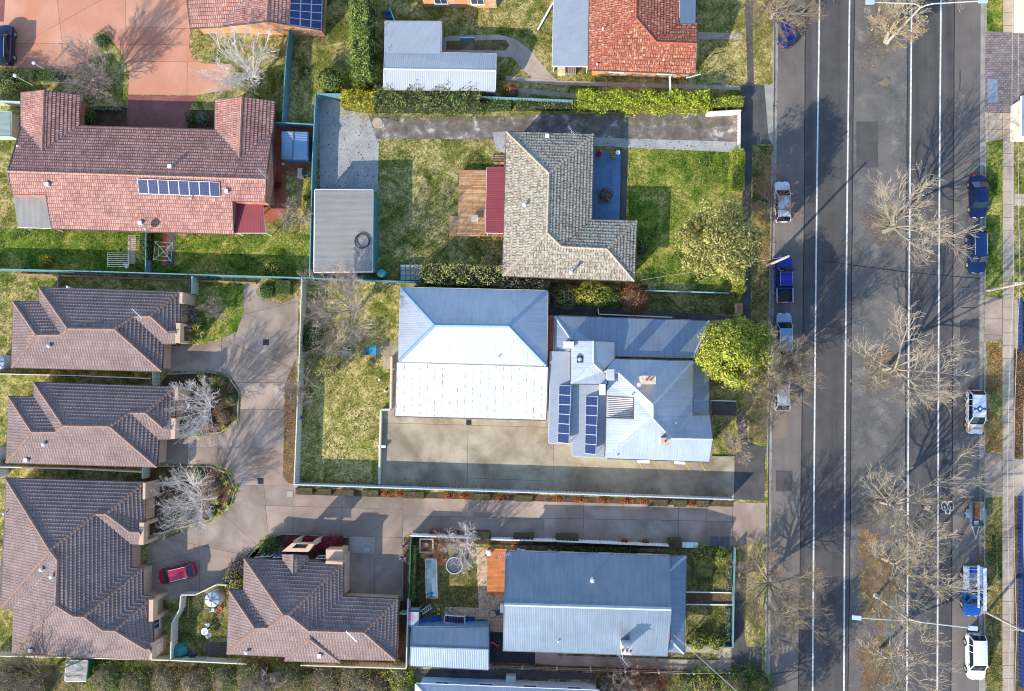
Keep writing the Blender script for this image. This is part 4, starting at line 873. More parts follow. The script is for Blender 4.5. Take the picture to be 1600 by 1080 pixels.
# --- grey gabled house, lower right
ZE = 3.2; PT = 28
gh, P, _i = house('gabled_house', 'long grey-green gabled metal roof house with brick chimney near the street', 'house',
    dict(A=(790.5, 862, ZE), B=(1046, 868.7, ZE), RL=(788, 944.5, 's', 'A', 'B', PT), RR=(1048.7, 952, 's', 'A', 'B', PT), BL=(786.2, 1016, ZE), BR=(1042.5, 1024.5, ZE)),
    ['A B RR RL', 'RL RR BR BL'], 'A B BR BL', 'metal', BR_RED, M_GREYGREEN, FLASH, FLASHB, 0.3, True, capw=0.2)
chimney(gh, 979, 1016, 6.2, 1.0, 0.75, 3.4, plain('white_chimney', C(222, 214, 204), 0.8, 0, 0.2), -0.05, 3)
vent(gh, 925, 903, P, ('A', 'B', 'RL'), 'cowl', 1.2); vent(gh, 872.5, 1001, P, ('BL', 'BR', 'RL'), 'pipe', 0.3); antenna(gh, 974, 1032, 4.2, 2.6, 2.3, 1.6); antenna(gh, 788, 868, 3.6, 1.2, 0.3, 1.3)
gv, P, _i = house('verandah_roof', 'blue-shaded metal front verandah of the grey gabled house', 'verandah',
    dict(A=(1046.5, 891, 3.05), A1=(1046.8, 869.5, 2.6), B=(1071.7, 869.5, 2.6), Cc=(1068.5, 1021, 2.6), D1=(1043.5, 1018, 2.6), D=(1047.5, 999, 3.05)), ['A B Cc D', 'A1 B A', 'D Cc D1'], 'A1 B Cc D1', 'metal', TRIM, M_BLUEGREY, FLASH, FLASHB, 0.05, False, soffit=False, wbase=2.35)
for u, v in ((1070, 874), (1069.5, 912), (1069, 950), (1068.5, 985), (1067.5, 1017)):
    p = W(u, v, 2.5); mb = MB(); mb.box((p.x, p.y, 1.25), (0.1, 0.1, 2.3)); mb.build('post', TRIM, gv)
fl = MB(); fl.prism([(p.x, p.y) for p in (W(1043, 872), W(1068, 872), W(1065, 1016), W(1040, 1014))], G, G+0.2); fl.build('verandah_floor', BRICKPAVE, gv)
# --- blue shed
bs, P, _i = house('garden_shed', 'blue-grey gabled metal shed in the play yard behind the gabled house', 'shed',
    dict(A=(643, 980, 2.7), B=(763, 981.5, 2.7), RL=(641.5, 1010, 3.5), RR=(763, 1014, 3.5), BL=(640.8, 1039.5, 2.7), BR=(763, 1046, 2.7)), ['A B RR RL', 'RL RR BR BL'], 'A B BR BL', 'metal', plain('blue_steel_wall', C(108, 160, 204), 0.5, 0.2), M_BLUEGREY, FLASHB, FLASHB, 0.05, False)
# --- house at the bottom edge
be, P, _i = house('weatherboard_house', 'pale blue painted house with white roof cut off at the bottom edge', 'house',
    dict(A=(650, 1069, 3.1), B=(937, 1080, 3.1), Cc=(937, 1230, 3.1), D=(648, 1220, 3.1), R1=(720, 1148, 's', 'A', 'B', 22), R2=(860, 1152, 's', 'A', 'B', 22)), ['A B R2 R1', 'B Cc R2', 'Cc D R1 R2', 'D A R1'], 'A B Cc D', 'metal', RENDER_BLUE, M_WHITE, FLASH, TRIM, 0.3, True)
mb = MB(); p = W(799, 1057, G); mb.box((p.x, p.y, 0.6), (1.1, 0.7, 0.95)); props(mb.build('air_conditioner', plain('appliance_white', C(214, 216, 214), 0.5), loc=(p.x, p.y, G)), 'white air conditioner box beside the pale blue house wall', 'air conditioner')
# --- brown tiled villa units
ZE = 2.85; PT = 27; TB = 0.085
def unit(label, d, name='villa_unit'):
    pts = {}
    for k in ('A', 'B', 'T', 'S', 'BL', 'D', 'E1', 'Pp'): pts[k] = (*d[k], ZE)
    for k in ('L1', 'L2', 'R1', 'R2'): pts[k] = (*d[k], 's', 'BL', 'D', PT)
    for k in ('V1', 'V2'): pts[k] = (*d[k], 'p', 'A', 'B', 'R1')
    for k in ('V3', 'V4'): pts[k] = (*d[k], 'p', 'E1', 'Pp', 'V1')
    pts['Q'] = (*d['Q'], ZE); pts['Qp'] = (*d['Qp'], ZE)
    return house(name, label, 'villa', pts, ['A B V2 V1 R2 R1', 'R2 V1 E1 D', 'V1 V2 V3 V4 Pp E1', 'V2 B Q V3', 'V3 Q Qp V4', 'R1 R2 D BL L1 L2', 'A R1 L2 S', 'S L2 L1 T', 'T L1 BL'],
                 'A B Q Qp Pp E1 D BL T S', 'tile', RENDER_TAN, T_BROWN, CAP_BROWN, GUT_D, 0.35, False, valley=FLASHB, course=0.42, t=TB, capw=0.17)
u1d = dict(A=(61.6, 449.3), B=(281, 457), T=(21.7, 472), S=(61.6, 472), BL=(18.8, 573.7), D=(252.9, 580), E1=(254.2, 537), Pp=(275, 536.5), L1=(57.2, 523.7), L2=(95, 523.3), R1=(106.2, 513.6), R2=(179.2, 514.2), V1=(208.5, 495), V2=(235.5, 494), V3=(262.5, 519.5), V4=(275, 519.5), Q=(280.5, 508), Qp=(275, 509))
u1, P, _i = unit('brown tiled villa nearest the teal fence, with purple cordylines at its entry', u1d)
vent(u1, 79, 541, P, ('BL', 'D', 'R1'), 'cowl', 0.3); antenna(u1, 214, 490, 4.2, 0.9, 2.4, 1.6); vent(u1, 110, 449, P, ('A', 'B', 'R1'), 'pipe', 0.6)
parapet(u1, [(283, 457), (282.5, 474)], 3.25, 0.35, G); parapet(u1, [(278.5, 505), (278, 536)], 3.4, 0.5, 2.5, name='portico_beam')
for v in (507, 534): p = W(278.3, v, 3.4); mb = MB(); mb.box((p.x, p.y, 1.3), (0.45, 0.3, 2.6)); mb.build('portico_post', RENDER_TAN, u1)
wall_panel(u1, 265.5, 541, 264.5, 576, G, 2.5, DOORW, 'garage_door', 0.12)
u2d = dict(A=(53.8, 598), B=(273.8, 605.5), T=(14.3, 620), S=(53.5, 620.5), BL=(10.5, 722.5), D=(245, 729.3), E1=(247.5, 686.3), Pp=(268, 685.5), L1=(50, 675), L2=(88, 675), R1=(98.8, 665), R2=(172, 666.3), V1=(202.5, 645), V2=(228, 645), V3=(255, 669.3), V4=(268, 669.3), Q=(273, 657), Qp=(268, 658))
u2, P, _i = unit('middle brown tiled villa, between two white birch garden beds', u2d)
vent(u2, 71, 694, P, ('BL', 'D', 'R1'), 'cowl', 0.3); vent(u2, 43, 719, P, ('BL', 'D', 'R1'), 'box')
parapet(u2, [(276, 605.5), (275.5, 626)], 3.25, 0.35, G); parapet(u2, [(271, 654), (270, 686)], 3.4, 0.5, 2.5, name='portico_beam')
for v in (656, 684): p = W(270.5, v, 3.4); mb = MB(); mb.box((p.x, p.y, 1.3), (0.45, 0.3, 2.6)); mb.build('portico_post', RENDER_TAN, u2)
wall_panel(u2, 259, 690, 257.5, 721, G, 2.5, DOORW, 'garage_door', 0.12)
# --- big stepped villa, lower left
def q3(x, y): return (x/3.539, 735+y/3.539)
def Q3(x, y, *z): return (*q3(x, y), *z)
pts = dict(A=Q3(35, 45, ZE), B=Q3(800, 68, ZE), e0=Q3(70, 1008, ZE), e1=Q3(832, 1046, ZE))
for k, xy in dict(N=(310, 745), M=(408, 806), M2=(467, 809), Qa=(570, 884), Qb=(637, 886), Xx=(808, 990), Xy=(832, 992)).items(): pts[k] = Q3(*xy, 's', 'e0', 'e1', PT)
for k, xy in dict(R1=(278, 442), V1=(527, 243), V2=(590, 241)).items(): pts[k] = Q3(*xy, 's', 'A', 'B', PT)
pts.update(O=Q3(321, 498, 'z', 'N', 0.05), E1=Q3(722, 405, ZE), Pp=Q3(772, 408, ZE), K=Q3(720, 540, ZE), K2=Q3(786, 545, ZE), K3=Q3(786, 692, ZE), K4=Q3(846, 700, ZE), K5=Q3(846, 955, ZE), g0=Q3(76, 766, ZE), g1=Q3(8, 757, ZE), g2=Q3(8, 540, ZE), g3=Q3(30, 275, ZE))
pts.update(V3=Q3(722, 342, 'p', 'E1', 'Pp', 'V1'), V4=Q3(772, 345, 'p', 'E1', 'Pp', 'V1'), Bq=Q3(800, 290, ZE), Bp=Q3(772, 302, ZE))
u3, P, _i = house('villa_unit', 'large stepped brown tiled villa beside the red car, lower left', 'villa', pts,
    ['A B V2 V1 R1', 'R1 V1 E1 K M N O', 'V1 V2 V3 V4 Pp E1', 'V2 B Bq V3', 'V3 Bq Bp V4', 'A R1 g1 g2 g3', 'R1 O g0 g1', 'O N e0 g0', 'N M M2 Qa Qb Xx Xy e1 e0', 'M K K2 M2', 'M2 K2 K3 Qa', 'Qa K3 K4 Qb', 'Qb K4 K5 Xx', 'Xx K5 Xy'],
    'A B Bq Bp Pp E1 K K2 K3 K4 K5 e1 e0 g0 g1 g2 g3', 'tile', RENDER_TAN, T_BROWN, CAP_BROWN, GUT_D, 0.3, False, valley=FLASHB, course=0.42, t=TB, capw=0.17)
vent(u3, *q3(240, 545), P, ('R1', 'g1', 'g0'), 'cowl', 0.35); vent(u3, *q3(294, 585), P, ('O', 'N', 'e0'), 'cowl', 0.3); antenna(u3, *q3(290, 515), 5.0, 1.0, 2.5, 1.6); vent(u3, *q3(36, 235), P, ('A', 'R1', 'g1'), 'pipe', 0.5); vent(u3, *q3(176, 993), P, ('e0', 'e1', 'N'), 'box')
parapet(u3, [q3(797, 70), q3(796, 160)], 3.3, 0.3, G); parapet(u3, [q3(783, 290), q3(780, 412)], 3.4, 0.55, 2.5, name='portico_beam')
for y in (300, 405): p = W(*q3(782, y), 3.4); mb = MB(); mb.box((p.x, p.y, 1.3), (0.5, 0.4, 2.6)); mb.build('portico_post', RENDER_TAN, u3)
parapet(u3, [q3(836, 716), q3(834, 836)], 3.5, 0.5, 2.5, name='portico_beam')
for y in (722, 830): p = W(*q3(836, y), 3.4); mb = MB(); mb.box((p.x, p.y, 1.3), (0.5, 0.4, 2.6)); mb.build('portico_post', RENDER_TAN, u3)
parapet(u3, [q3(836, 956), q3(833, 1046)], 3.3, 0.3, G)
wall_panel(u3, *q3(766, 412), *q3(764, 505), G, 2.5, DOORW, 'garage_door', 0.12); wall_panel(u3, *q3(832, 546), *q3(830, 672), G, 2.5, DOORW, 'garage_door', 0.12)
a, b = P['K4'], P['K5']; out = Vector((1, 0, 0))
for y0, y1, z0, z1 in ((838, 895, 1.0, 2.2),):
    s0 = (y0-700)/(955-700); s1 = (y1-700)/(955-700); add_window(u3, a.lerp(b, s1)-out*0.28, a.lerp(b, s0)-out*0.28, z0, z1)
for y in (978, 1000, 1020):
    a_ = W(*q3(838, y), 3.3); add_window(u3, Vector((a_.x+0.02, a_.y-0.18, 0)), Vector((a_.x+0.02, a_.y+0.18, 0)), 1.2, 2.3)
# --- villa by the red hedge
def q4(x, y): return (340+x/5.142, 835+y/5.142)
def Q4(x, y, *z): return (*q4(x, y), *z)
pts = dict(A=Q4(218, 195, ZE), B=Q4(1004, 238, ZE), Cc=Q4(1001, 503, ZE), F=Q4(1446, 522, ZE), Gg=Q4(1431, 1010, ZE), h1=Q4(985, 1000, ZE), h2=Q4(546, 980, ZE), BL=Q4(80, 957, ZE), T=Q4(98, 450, ZE), S=Q4(210, 449, ZE), i1=Q4(546, 1013, ZE-0.15), i2=Q4(985, 1028, ZE-0.15))
for k, xy in dict(Ra=(532, 647), Rb=(572, 647), Vd=(735, 774), Re=(1177, 787), L1=(302, 752), L2=(412, 748), ap=(745, 812)).items(): pts[k] = Q4(*xy, 's', 'h1', 'Gg', PT)
pts['aq'] = Q4(741, 838, 'z', 'ap')
u4, P, _i = house('villa_unit', 'brown tiled villa with square entry tower beside the red-leaved hedge', 'villa', pts,
    ['A B Rb Ra', 'Rb B Cc Vd', 'Cc F Re Vd', 'F Gg Re', 'L1 L2 Ra Rb Vd Re Gg h1 ap h2 BL', 'A Ra L2 S', 'S L2 L1 T', 'T L1 BL', 'ap aq i1 h2', 'aq i2 i1', 'ap h1 i2 aq'],
    'A B Cc F Gg h1 i2 i1 h2 BL T S', 'tile', RENDER_TAN, T_BROWN, CAP_BROWN, GUT_D, 0.3, False, valley=FLASHB, course=0.42, t=TB, capw=0.17)
vent(u4, *q4(242, 940), P, ('BL', 'h1', 'L1'), 'cowl', 0.35); vent(u4, *q4(824, 970), P, ('aq', 'i1', 'i2'), 'box'); antenna(u4, *q4(1075, 820), 4.9, 0.8, 2.4, 1.6)
PE = solve_points(dict(A=Q4(521, 165, 3.0), B=Q4(727, 170, 3.0), F=Q4(526, 206, 2.95), E=Q4(731, 211, 2.95), T=Q4(610, 322, 3.9), Tt=Q4(612, 160, 3.9)))
mb = MB(); tile_face(mb, [PE['A'], PE['Tt'], PE['T'], PE['F']], 0.42, TB); tile_face(mb, [PE['Tt'], PE['B'], PE['E'], PE['T']], 0.42, TB); mb.build('entry_roof', T_BROWN, u4)
mb = MB(); zt = 3.75; o4 = [W(*q4(x, y), zt) for x, y in ((516, 138), (728, 142), (776, 78), (596, 72))]; i4 = [W(*q4(x, y), zt) for x, y in ((596, 112), (704, 114), (732, 80), (632, 78))]
for k in range(4):
    j = (k+1) % 4; mb.poly([o4[k], o4[j], i4[j], i4[k]]); dz = Vector((0, 0, -0.9)); mb.poly([o4[k], o4[j], o4[j]+dz, o4[k]+dz]); mb.poly([i4[k], i4[j], i4[j]+dz, i4[k]+dz])
mb.build('entry_parapet', RENDER_TAN, u4)
mb = MB(); mb.poly([p-Vector((0, 0, 0.4)) for p in o4]); mb.build('entry_shadow_deck', CONC_DARK, u4)  # deck sheet; its dark tone stands for the shadow inside the opening
for p in o4[2:]: mb = MB(); c = p+(sum(o4, Vector((0, 0, 0)))/4-p)*0.12; mb.box((c.x, c.y, 1.5), (0.4, 0.4, 2.8)); mb.build('portico_post', RENDER_TAN, u4)
parapet(u4, [q4(868, 226), q4(1003, 232)], 3.3, 0.3, G); parapet(u4, [q4(1012, 170), q4(1015, 480)], 2.3, 0.25, G, name='side_wall')
a, b = W(*q4(870, 205), 2.6), W(*q4(1003, 212), 2.6)
mb = MB(); c = (a+b)/2; mb.box((c.x, c.y+0.6, 1.4), ((b-a).length, 1.2, 2.5), 0); mb.build('side_wall', RENDER_TAN, u4)
wall_panel(u4, *q4(1062, 488), *q4(1420, 502), G, 2.45, plain('pale_blue_door', C(190, 206, 220), 0.5), 'garage_door', 0.15)
for x0, x1, y in ((345, 425, 183), (445, 515, 190), (790, 862, 198)):
    a, b = W(*q4(x0, y), 2.2), W(*q4(x1, y), 2.2); add_window(u4, Vector((b.x, b.y+0.02, 0)), Vector((a.x, a.y+0.02, 0)), 1.0, 2.2)
# ---------------------------------------------------------------- fences and low walls
F_TEAL = plain('teal_fence_steel', C(108, 150, 158), 0.55, 0.1, 0.18); F_CREAM = plain('cream_fence_steel', C(206, 202, 184), 0.6, 0.05, 0.14); F_PALE = plain('pale_fence_steel', C(196, 206, 214), 0.55, 0.1, 0.12)
F_WHITE = plain('white_fence_paint', C(232, 230, 224), 0.6, 0, 0.12); F_GREEN = plain('dark_green_fence', C(44, 86, 66), 0.6, 0.1, 0.2); F_BLUE = plain('blue_fence_paint', C(30, 58, 112), 0.5, 0.1, 0.2); F_BROWN = plain('treated_sleeper', C(166, 126, 92), 0.85, 0, 0.3); F_TIMBER = plain('grey_timber', C(150, 140, 126), 0.85, 0, 0.3)
F_SAGE = plain('sage_gate_steel', C(176, 192, 180), 0.6, 0.1, 0.15)
def fence(label, px, h, mat, step=2.4, name='fence', cat='fence', thick=0.07, cap=True, ribs=True, z0=G):
    z = h+G; P = [W(u, v, z) for u, v in px]; root = thing(name, label, cat, (P[0].x, P[0].y, z0))
    for a, b in zip(P, P[1:]):
        d = b-a; L = d.length; n = max(1, round(L/step)); d.normalize(); rz = math.atan2(d.y, d.x); nr = Vector((-d.y, d.x, 0))
        for k in range(n):
            p, q = a+d*(L*k/n+0.03), a+d*(L*(k+1)/n-0.03); mb = MB(); l = (q-p).length
            if ribs:
                m = max(2, int(l/0.20)); pts = []
                for i in range(m+1): pts.append(p+d*(l*i/m)+nr*(thick*0.5 if i % 2 else -thick*0.5))
                for s, t in zip(pts, pts[1:]):
                    for o in (0.012, -0.012): mb.poly([(s.x+nr.x*o, s.y+nr.y*o, z0), (t.x+nr.x*o, t.y+nr.y*o, z0), (t.x+nr.x*o, t.y+nr.y*o, z-0.03), (s.x+nr.x*o, s.y+nr.y*o, z-0.03)])
            else: c = (p+q)/2; mb.box((c.x, c.y, (z+z0)/2), (l, thick, z-z0-0.02), rz)
            pn = mb.build('panel', mat, root)
            if cap: mc = MB(); c = (p+q)/2; mc.box((c.x, c.y, z-0.02), (l, 0.11, 0.06), rz); mc.build('rail', mat, pn)
        for k in range(n+1):
            p = a+d*(L*k/n); mb = MB(); mb.box((p.x, p.y, (z+z0)/2), (0.07, 0.09, z-z0+0.02), rz); mb.build('post', mat, root)
    return root
fence('long teal steel fence between the duplex garden and the villas', [(-40, 419), (0, 420.5), (160, 424.5), (300, 429), (470, 434), (660, 441)], 1.8, F_TEAL)
fence('teal steel fence running down from the top brick house', [(452, 40), (446, 100), (441, 192)], 1.8, F_TEAL)
fence('short teal steel fence closing the brick courtyard', [(430, 191), (489, 194.5)], 1.8, F_TEAL)
fence('teal steel fence between the brick courtyard and the gravel yard', [(493, 148), (488, 250), (483.5, 433)], 1.8, F_TEAL)
fence('teal steel fence half hidden behind the long mixed hedge', [(495, 147), (600, 146), (750, 151), (895, 157)], 1.7, F_TEAL)
fence('white boundary wall at the street end of the bright hedge', [(1105, 176), (1158, 173)], 1.1, F_WHITE, ribs=False, thick=0.25, name='wall', cat='wall')
fence('white street gate closing the worn gravel drive', [(1156.5, 177), (1156, 236)], 1.2, F_WHITE, 3.9, 'gate', 'gate', 0.06)
fence('cream steel fence between the hall lawn and the villa driveway', [(471.5, 435), (467, 570), (459.5, 756)], 1.85, F_CREAM)
fence('pale steel fence along the clipped box hedges of the driveway', [(459, 757.5), (800, 769), (1147, 781)], 1.85, F_PALE)
fence('low cream retaining wall stepping round the hall lawn', [(611.5, 558), (610, 640), (595, 640.5), (592, 757)], 0.5, F_CREAM, 4, 'retaining_wall', 'wall', 0.22, True, False)
fence('thin cream fence between the first and second villas', [(-20, 584), (120, 587), (234, 591.5)], 1.7, F_CREAM, thick=0.05)
fence('thin cream fence between the middle and lower villas', [(-20, 729.5), (120, 733), (221, 738)], 1.7, F_CREAM, thick=0.05)
fence('sage side gate beside the first villa driveway bed', [(238.5, 582), (239, 602)], 1.7, F_SAGE, name='gate', cat='gate')
fence('sage side gate beside the middle villa', [(223, 731), (222, 748)], 1.7, F_SAGE, name='gate', cat='gate')
fence('sage side gate joining the first villa to the teal fence', [(300, 432), (299.5, 458)], 1.7, F_SAGE, name='gate', cat='gate')
fence('brown sleeper edging below the long teal fence', [(28, 428.5), (160, 433), (295, 437.5), (400, 442.5)], 0.35, F_BROWN, 2.4, 'retaining_edge', 'edging', 0.2, False, False)
fence('cream boundary fence along the scrub behind the stepped villa', [(-20, 1025), (120, 1028), (265, 1032), (385, 1038)], 1.6, F_CREAM)
fence('cream boundary fence along the scrub behind the tower villa', [(470, 1040), (634, 1045)], 1.6, F_CREAM)
fence('cream fence beside the blue playground shed', [(637.5, 936), (634.5, 1044)], 1.8, F_CREAM)
fence('cream kinked fence around the small villa courtyard', [(354, 914.5), (338, 914), (305, 930), (282.5, 930), (280.5, 952), (268, 975), (266.5, 1030)], 1.6, F_CREAM)
fence('dark green ivy fence at the end of the trampoline lawn', [(642, 842), (639, 935)], 1.8, F_GREEN)
fence('white capped fence behind the trampoline lawn', [(641, 837.5), (736, 841)], 1.7, F_WHITE)
fence('white fence panels between clipped hedges beside the gabled house', [(767, 843.5), (868, 846), (1045, 853.5)], 1.5, F_WHITE)
fence('teal steel picket fence at the front of the gabled house', [(1149, 857), (1147, 935), (1145.5, 1012)], 1.1, F_TEAL, 2.4, thick=0.05)
fence('low teal fence along the side path of the gabled house', [(1074, 1008), (1145, 1012)], 0.8, F_TEAL, 2.4, thick=0.05)
fence('white edging on the upper side of the front brick path', [(1072, 925.5), (1143, 926.5)], 0.25, F_WHITE, 5, 'path_edging', 'edging', 0.1, False, False)
fence('white edging on the lower side of the front brick path', [(1072, 945), (1145, 945.5)], 0.25, F_WHITE, 5, 'path_edging', 'edging', 0.1, False, False)
fence('pale blue low rail along the lichen-roofed house garden', [(1008, 454), (1075, 456), (1140, 458)], 0.6, plain('pale_blue_rail', C(150, 186, 214), 0.5, 0.1), 4, 'rail_fence', 'fence', 0.1, True, False)
fence('white pipe rail above the verandah beside the clipped shrubs', [(934.5, 482), (935.5, 491), (1050, 496)], 0.9, F_WHITE, 5, 'rail_fence', 'fence', 0.06, True, False)
fence('pale green steel fence at the far left edge', [(-30, 156.5), (33, 159)], 1.7, F_SAGE)
fence('thin green wire fence dividing the duplex gardens', [(228, 364), (227, 425)], 1.3, F_TEAL, thick=0.03, ribs=False)
fence('timber divider across the first villa lawn', [(90.5, 431), (90, 450)], 0.5, F_TIMBER, ribs=False)
fence('blue fence beside the upper concrete crossing at the right edge', [(1597, 466), (1597.5, 548)], 0.8, F_BLUE)
fence('long blue fence at the right edge behind the footpath', [(1597, 777), (1598, 940), (1599, 1075)], 0.8, F_BLUE)
fence('low white fence beside the grey front step of the white house', [(1150, 627), (1112, 626)], 0.5, F_WHITE, ribs=False, thick=0.06)
fence('short grey fence panel joining the tower villa to the cream fence', [(624, 959.5), (636, 960)], 1.6, F_SAGE)
fence('grey concrete edge of the front garden bed by the hall drive', [(1112, 714), (1148, 714)], 0.15, F_TIMBER, 5, 'retaining_edge', 'edging', 0.15, False, False)
# post and rail fence along the bottom path
P0 = [W(u, v, 1.1) for u, v in ((765, 1043), (816, 1045), (870, 1046.5), (923, 1048), (977, 1050), (1030, 1051.5), (1084, 1053), (1140, 1052))]
root = thing('post_and_rail_fence', 'grey post and rail fence below the bottom concrete path', 'fence', (P0[0].x, P0[0].y, G))
for p in P0: mb = MB(); mb.box((p.x, p.y, 0.62), (0.16, 0.16, 1.05)); mb.build('post', plain('pale_timber', C(206, 200, 188), 0.8, 0, 0.2), root)
for a, b in zip(P0, P0[1:]):
    for z in (0.55, 1.0): mb = MB(); mb.bar((a.x, a.y, z), (b.x, b.y, z), 0.06, 0.14); mb.build('rail', F_TIMBER, root)

# ---------------------------------------------------------------- vegetation
LF = {}
LF['bright'] = leafy('bright_hedge_leaf', [C(120, 140, 24), C(170, 184, 46), C(206, 212, 84)])
LF['green'] = leafy('green_leaf', [C(52, 84, 26), C(92, 124, 42), C(140, 162, 70)])
LF['dark'] = leafy('dark_leaf', [C(54, 72, 30), C(100, 116, 52), C(164, 168, 92)])
LF['olive'] = leafy('olive_leaf', [C(92, 94, 48), C(160, 154, 84), C(206, 194, 124)])
LF['gold'] = leafy('golden_leaf', [C(120, 116, 20), C(188, 166, 30), C(214, 200, 70)])
LF['lime'] = leafy('lime_leaf', [C(72, 94, 24), C(140, 152, 40), C(194, 194, 74), C(212, 208, 108)])
LF['yew'] = leafy('conifer_leaf', [C(72, 96, 34), C(128, 150, 60), C(178, 192, 96)])
LF['russet'] = leafy('russet_leaf', [C(112, 66, 44), C(170, 108, 78), C(190, 140, 100)])
LF['red'] = leafy('red_leaf', [C(124, 18, 30), C(176, 36, 46), C(200, 70, 60)])
LF['boxtop'] = leafy('clipped_box_leaf', [C(62, 60, 38), C(94, 96, 54), C(128, 132, 72)])
LF['fire'] = leafy('orange_shrub_leaf', [C(176, 60, 36), C(204, 120, 44), C(170, 160, 52)])
LF['grey'] = leafy('grey_leaf', [C(110, 120, 96), C(158, 166, 138), C(190, 194, 168)])
LF['autumn'] = leafy('autumn_leaf', [C(196, 150, 30), C(214, 180, 50), C(180, 110, 50)])
LF['dull'] = leafy('dull_scrub_leaf', [C(98, 94, 58), C(142, 128, 86), C(180, 160, 116)])
LF['purple'] = leafy('purple_strap_leaf', [C(88, 66, 74), C(138, 112, 116), C(176, 150, 150)])
LF['yucca'] = leafy('yucca_leaf', [C(112, 124, 40), C(170, 172, 74), C(206, 200, 120)])
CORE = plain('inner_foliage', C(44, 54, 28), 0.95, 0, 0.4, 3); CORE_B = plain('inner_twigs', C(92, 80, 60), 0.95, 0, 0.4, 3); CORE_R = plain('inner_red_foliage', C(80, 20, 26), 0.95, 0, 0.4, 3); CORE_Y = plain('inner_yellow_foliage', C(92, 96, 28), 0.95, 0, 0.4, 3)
BARK = plain('grey_brown_bark', C(158, 145, 126), 0.9, 0, 0.35, 4); BARK_W = plain('white_birch_bark', C(216, 210, 204), 0.8, 0, 0.2, 4); TWIG_W = plain('white_twig', C(196, 186, 178), 0.85, 0, 0.2, 4); TWIG = plain('pale_twig', C(164, 150, 130), 0.9, 0, 0.25, 4); TWIG_P = plain('pink_grey_twig', C(158, 140, 130), 0.9, 0, 0.25, 4); TWIG_D = plain('brown_twig', C(130, 114, 90), 0.9, 0, 0.25, 4); TWIG_R = plain('russet_twig', C(160, 112, 84), 0.9, 0, 0.25, 4); TRUNK = plain('trunk_bark', C(120, 104, 86), 0.95, 0, 0.35, 4)
class Soup:
    def __init__(s): s.v = []; s.f = []
    def leaf(s, p, n, size, rr):
        a = Vector((rr.uniform(-1, 1), rr.uniform(-1, 1), rr.uniform(-1, 1))); n = (n+a*0.75); n = n.normalized() if n.length > 1e-3 else Vector((0, 0, 1))
        x = n.orthogonal().normalized(); t = rr.uniform(0, 6.283); y = n.cross(x); e = x*math.cos(t)+y*math.sin(t); g = n.cross(e)
        l = size*rr.uniform(0.7, 1.3); w = l*0.42; i = len(s.v)
        s.v += [tuple(p-e*l*0.5), tuple(p+g*w*0.5+n*l*0.06), tuple(p+e*l*0.5), tuple(p-g*w*0.5+n*l*0.06)]; s.f.append((i, i+1, i+2, i+3))
    def build(s, name, mat, parent):
        me = bpy.data.meshes.new(name); me.from_pydata(s.v, [], s.f); me.materials.append(mat); me.update()
        o = bpy.data.objects.new(name, me); COL.objects.link(o); o.parent = parent; ROOT[o.name] = ROOT[parent.name]; return o
def lump(v, ph):
    return 0.5*math.sin(v.x*1.9+ph)*math.sin(v.y*2.3+ph*1.7)+0.3*math.sin(v.x*4.1+v.z*3+ph*2)*math.sin(v.y*3.7+ph)
def hedge(label, px, h, kind, width=None, size=0.17, dens=70, rough=0.16, name='hedge', cat='hedge', core=CORE, group=None, seed=1, taper=0.9, clipped=False, top=None):
    """px: two end pixels (ground centre line) + width in metres, or a 4-corner top outline when width is None"""
    rr = random.Random(seed); s = Soup()
    if width: a, b = W(*px[0]), W(*px[1]); d = (b-a); L = d.length; d.normalize(); n = Vector((-d.y, d.x, 0)); c = (a+b)/2
    root = thing(name, label, cat, (c.x, c.y, G), group)
    w2 = width/2
    def pt(sx, sy, z):
        q = d*(sx*L/2)+n*(sy*w2*(1-(1-taper)*z/h))+Vector((0, 0, z)); return q
    m = MB(); k = 0.86 if not clipped else 0.93
    A = [pt(sx*0.97, sy*k, 0) for sx, sy in ((-1, -1), (1, -1), (1, 1), (-1, 1))]; B = [pt(sx*0.96, sy*k, h*k) for sx, sy in ((-1, -1), (1, -1), (1, 1), (-1, 1))]
    m.poly(B)
    for i in range(4): m.poly([A[i], A[(i+1) % 4], B[(i+1) % 4], B[i]])
    m.build('leaf_core', core, root, local=True)  # solid dark core added behind the leaves to stop see-through
    faces = [('t', L*width), ('s', L*h), ('s2', L*h), ('e', width*h), ('e2', width*h)]
    for f, area in faces:
        for _ in range(int(area*dens*(1.25 if f == 't' else 0.75))):
            x, y, z = rr.uniform(-1, 1), rr.uniform(-1, 1), rr.random()*h
            if f == 't': q, nn = pt(x, y, h), Vector((0, 0, 1))
            elif f == 's': q, nn = pt(x, -1, z), -n
            elif f == 's2': q, nn = pt(x, 1, z), n
            elif f == 'e': q, nn = pt(-1, y, z), -d
            else: q, nn = pt(1, y, z), d
            wq = q+c
            off = rough*(1.5*lump(wq, seed)+0.8*lump(wq*2.7, seed+3)+rr.uniform(-0.7, 0.7)) if not clipped else 0.03*rr.uniform(-1, 1)
            s.leaf(q+nn*off, nn, size, rr)
    s.build('foliage', LF[kind], root); return root
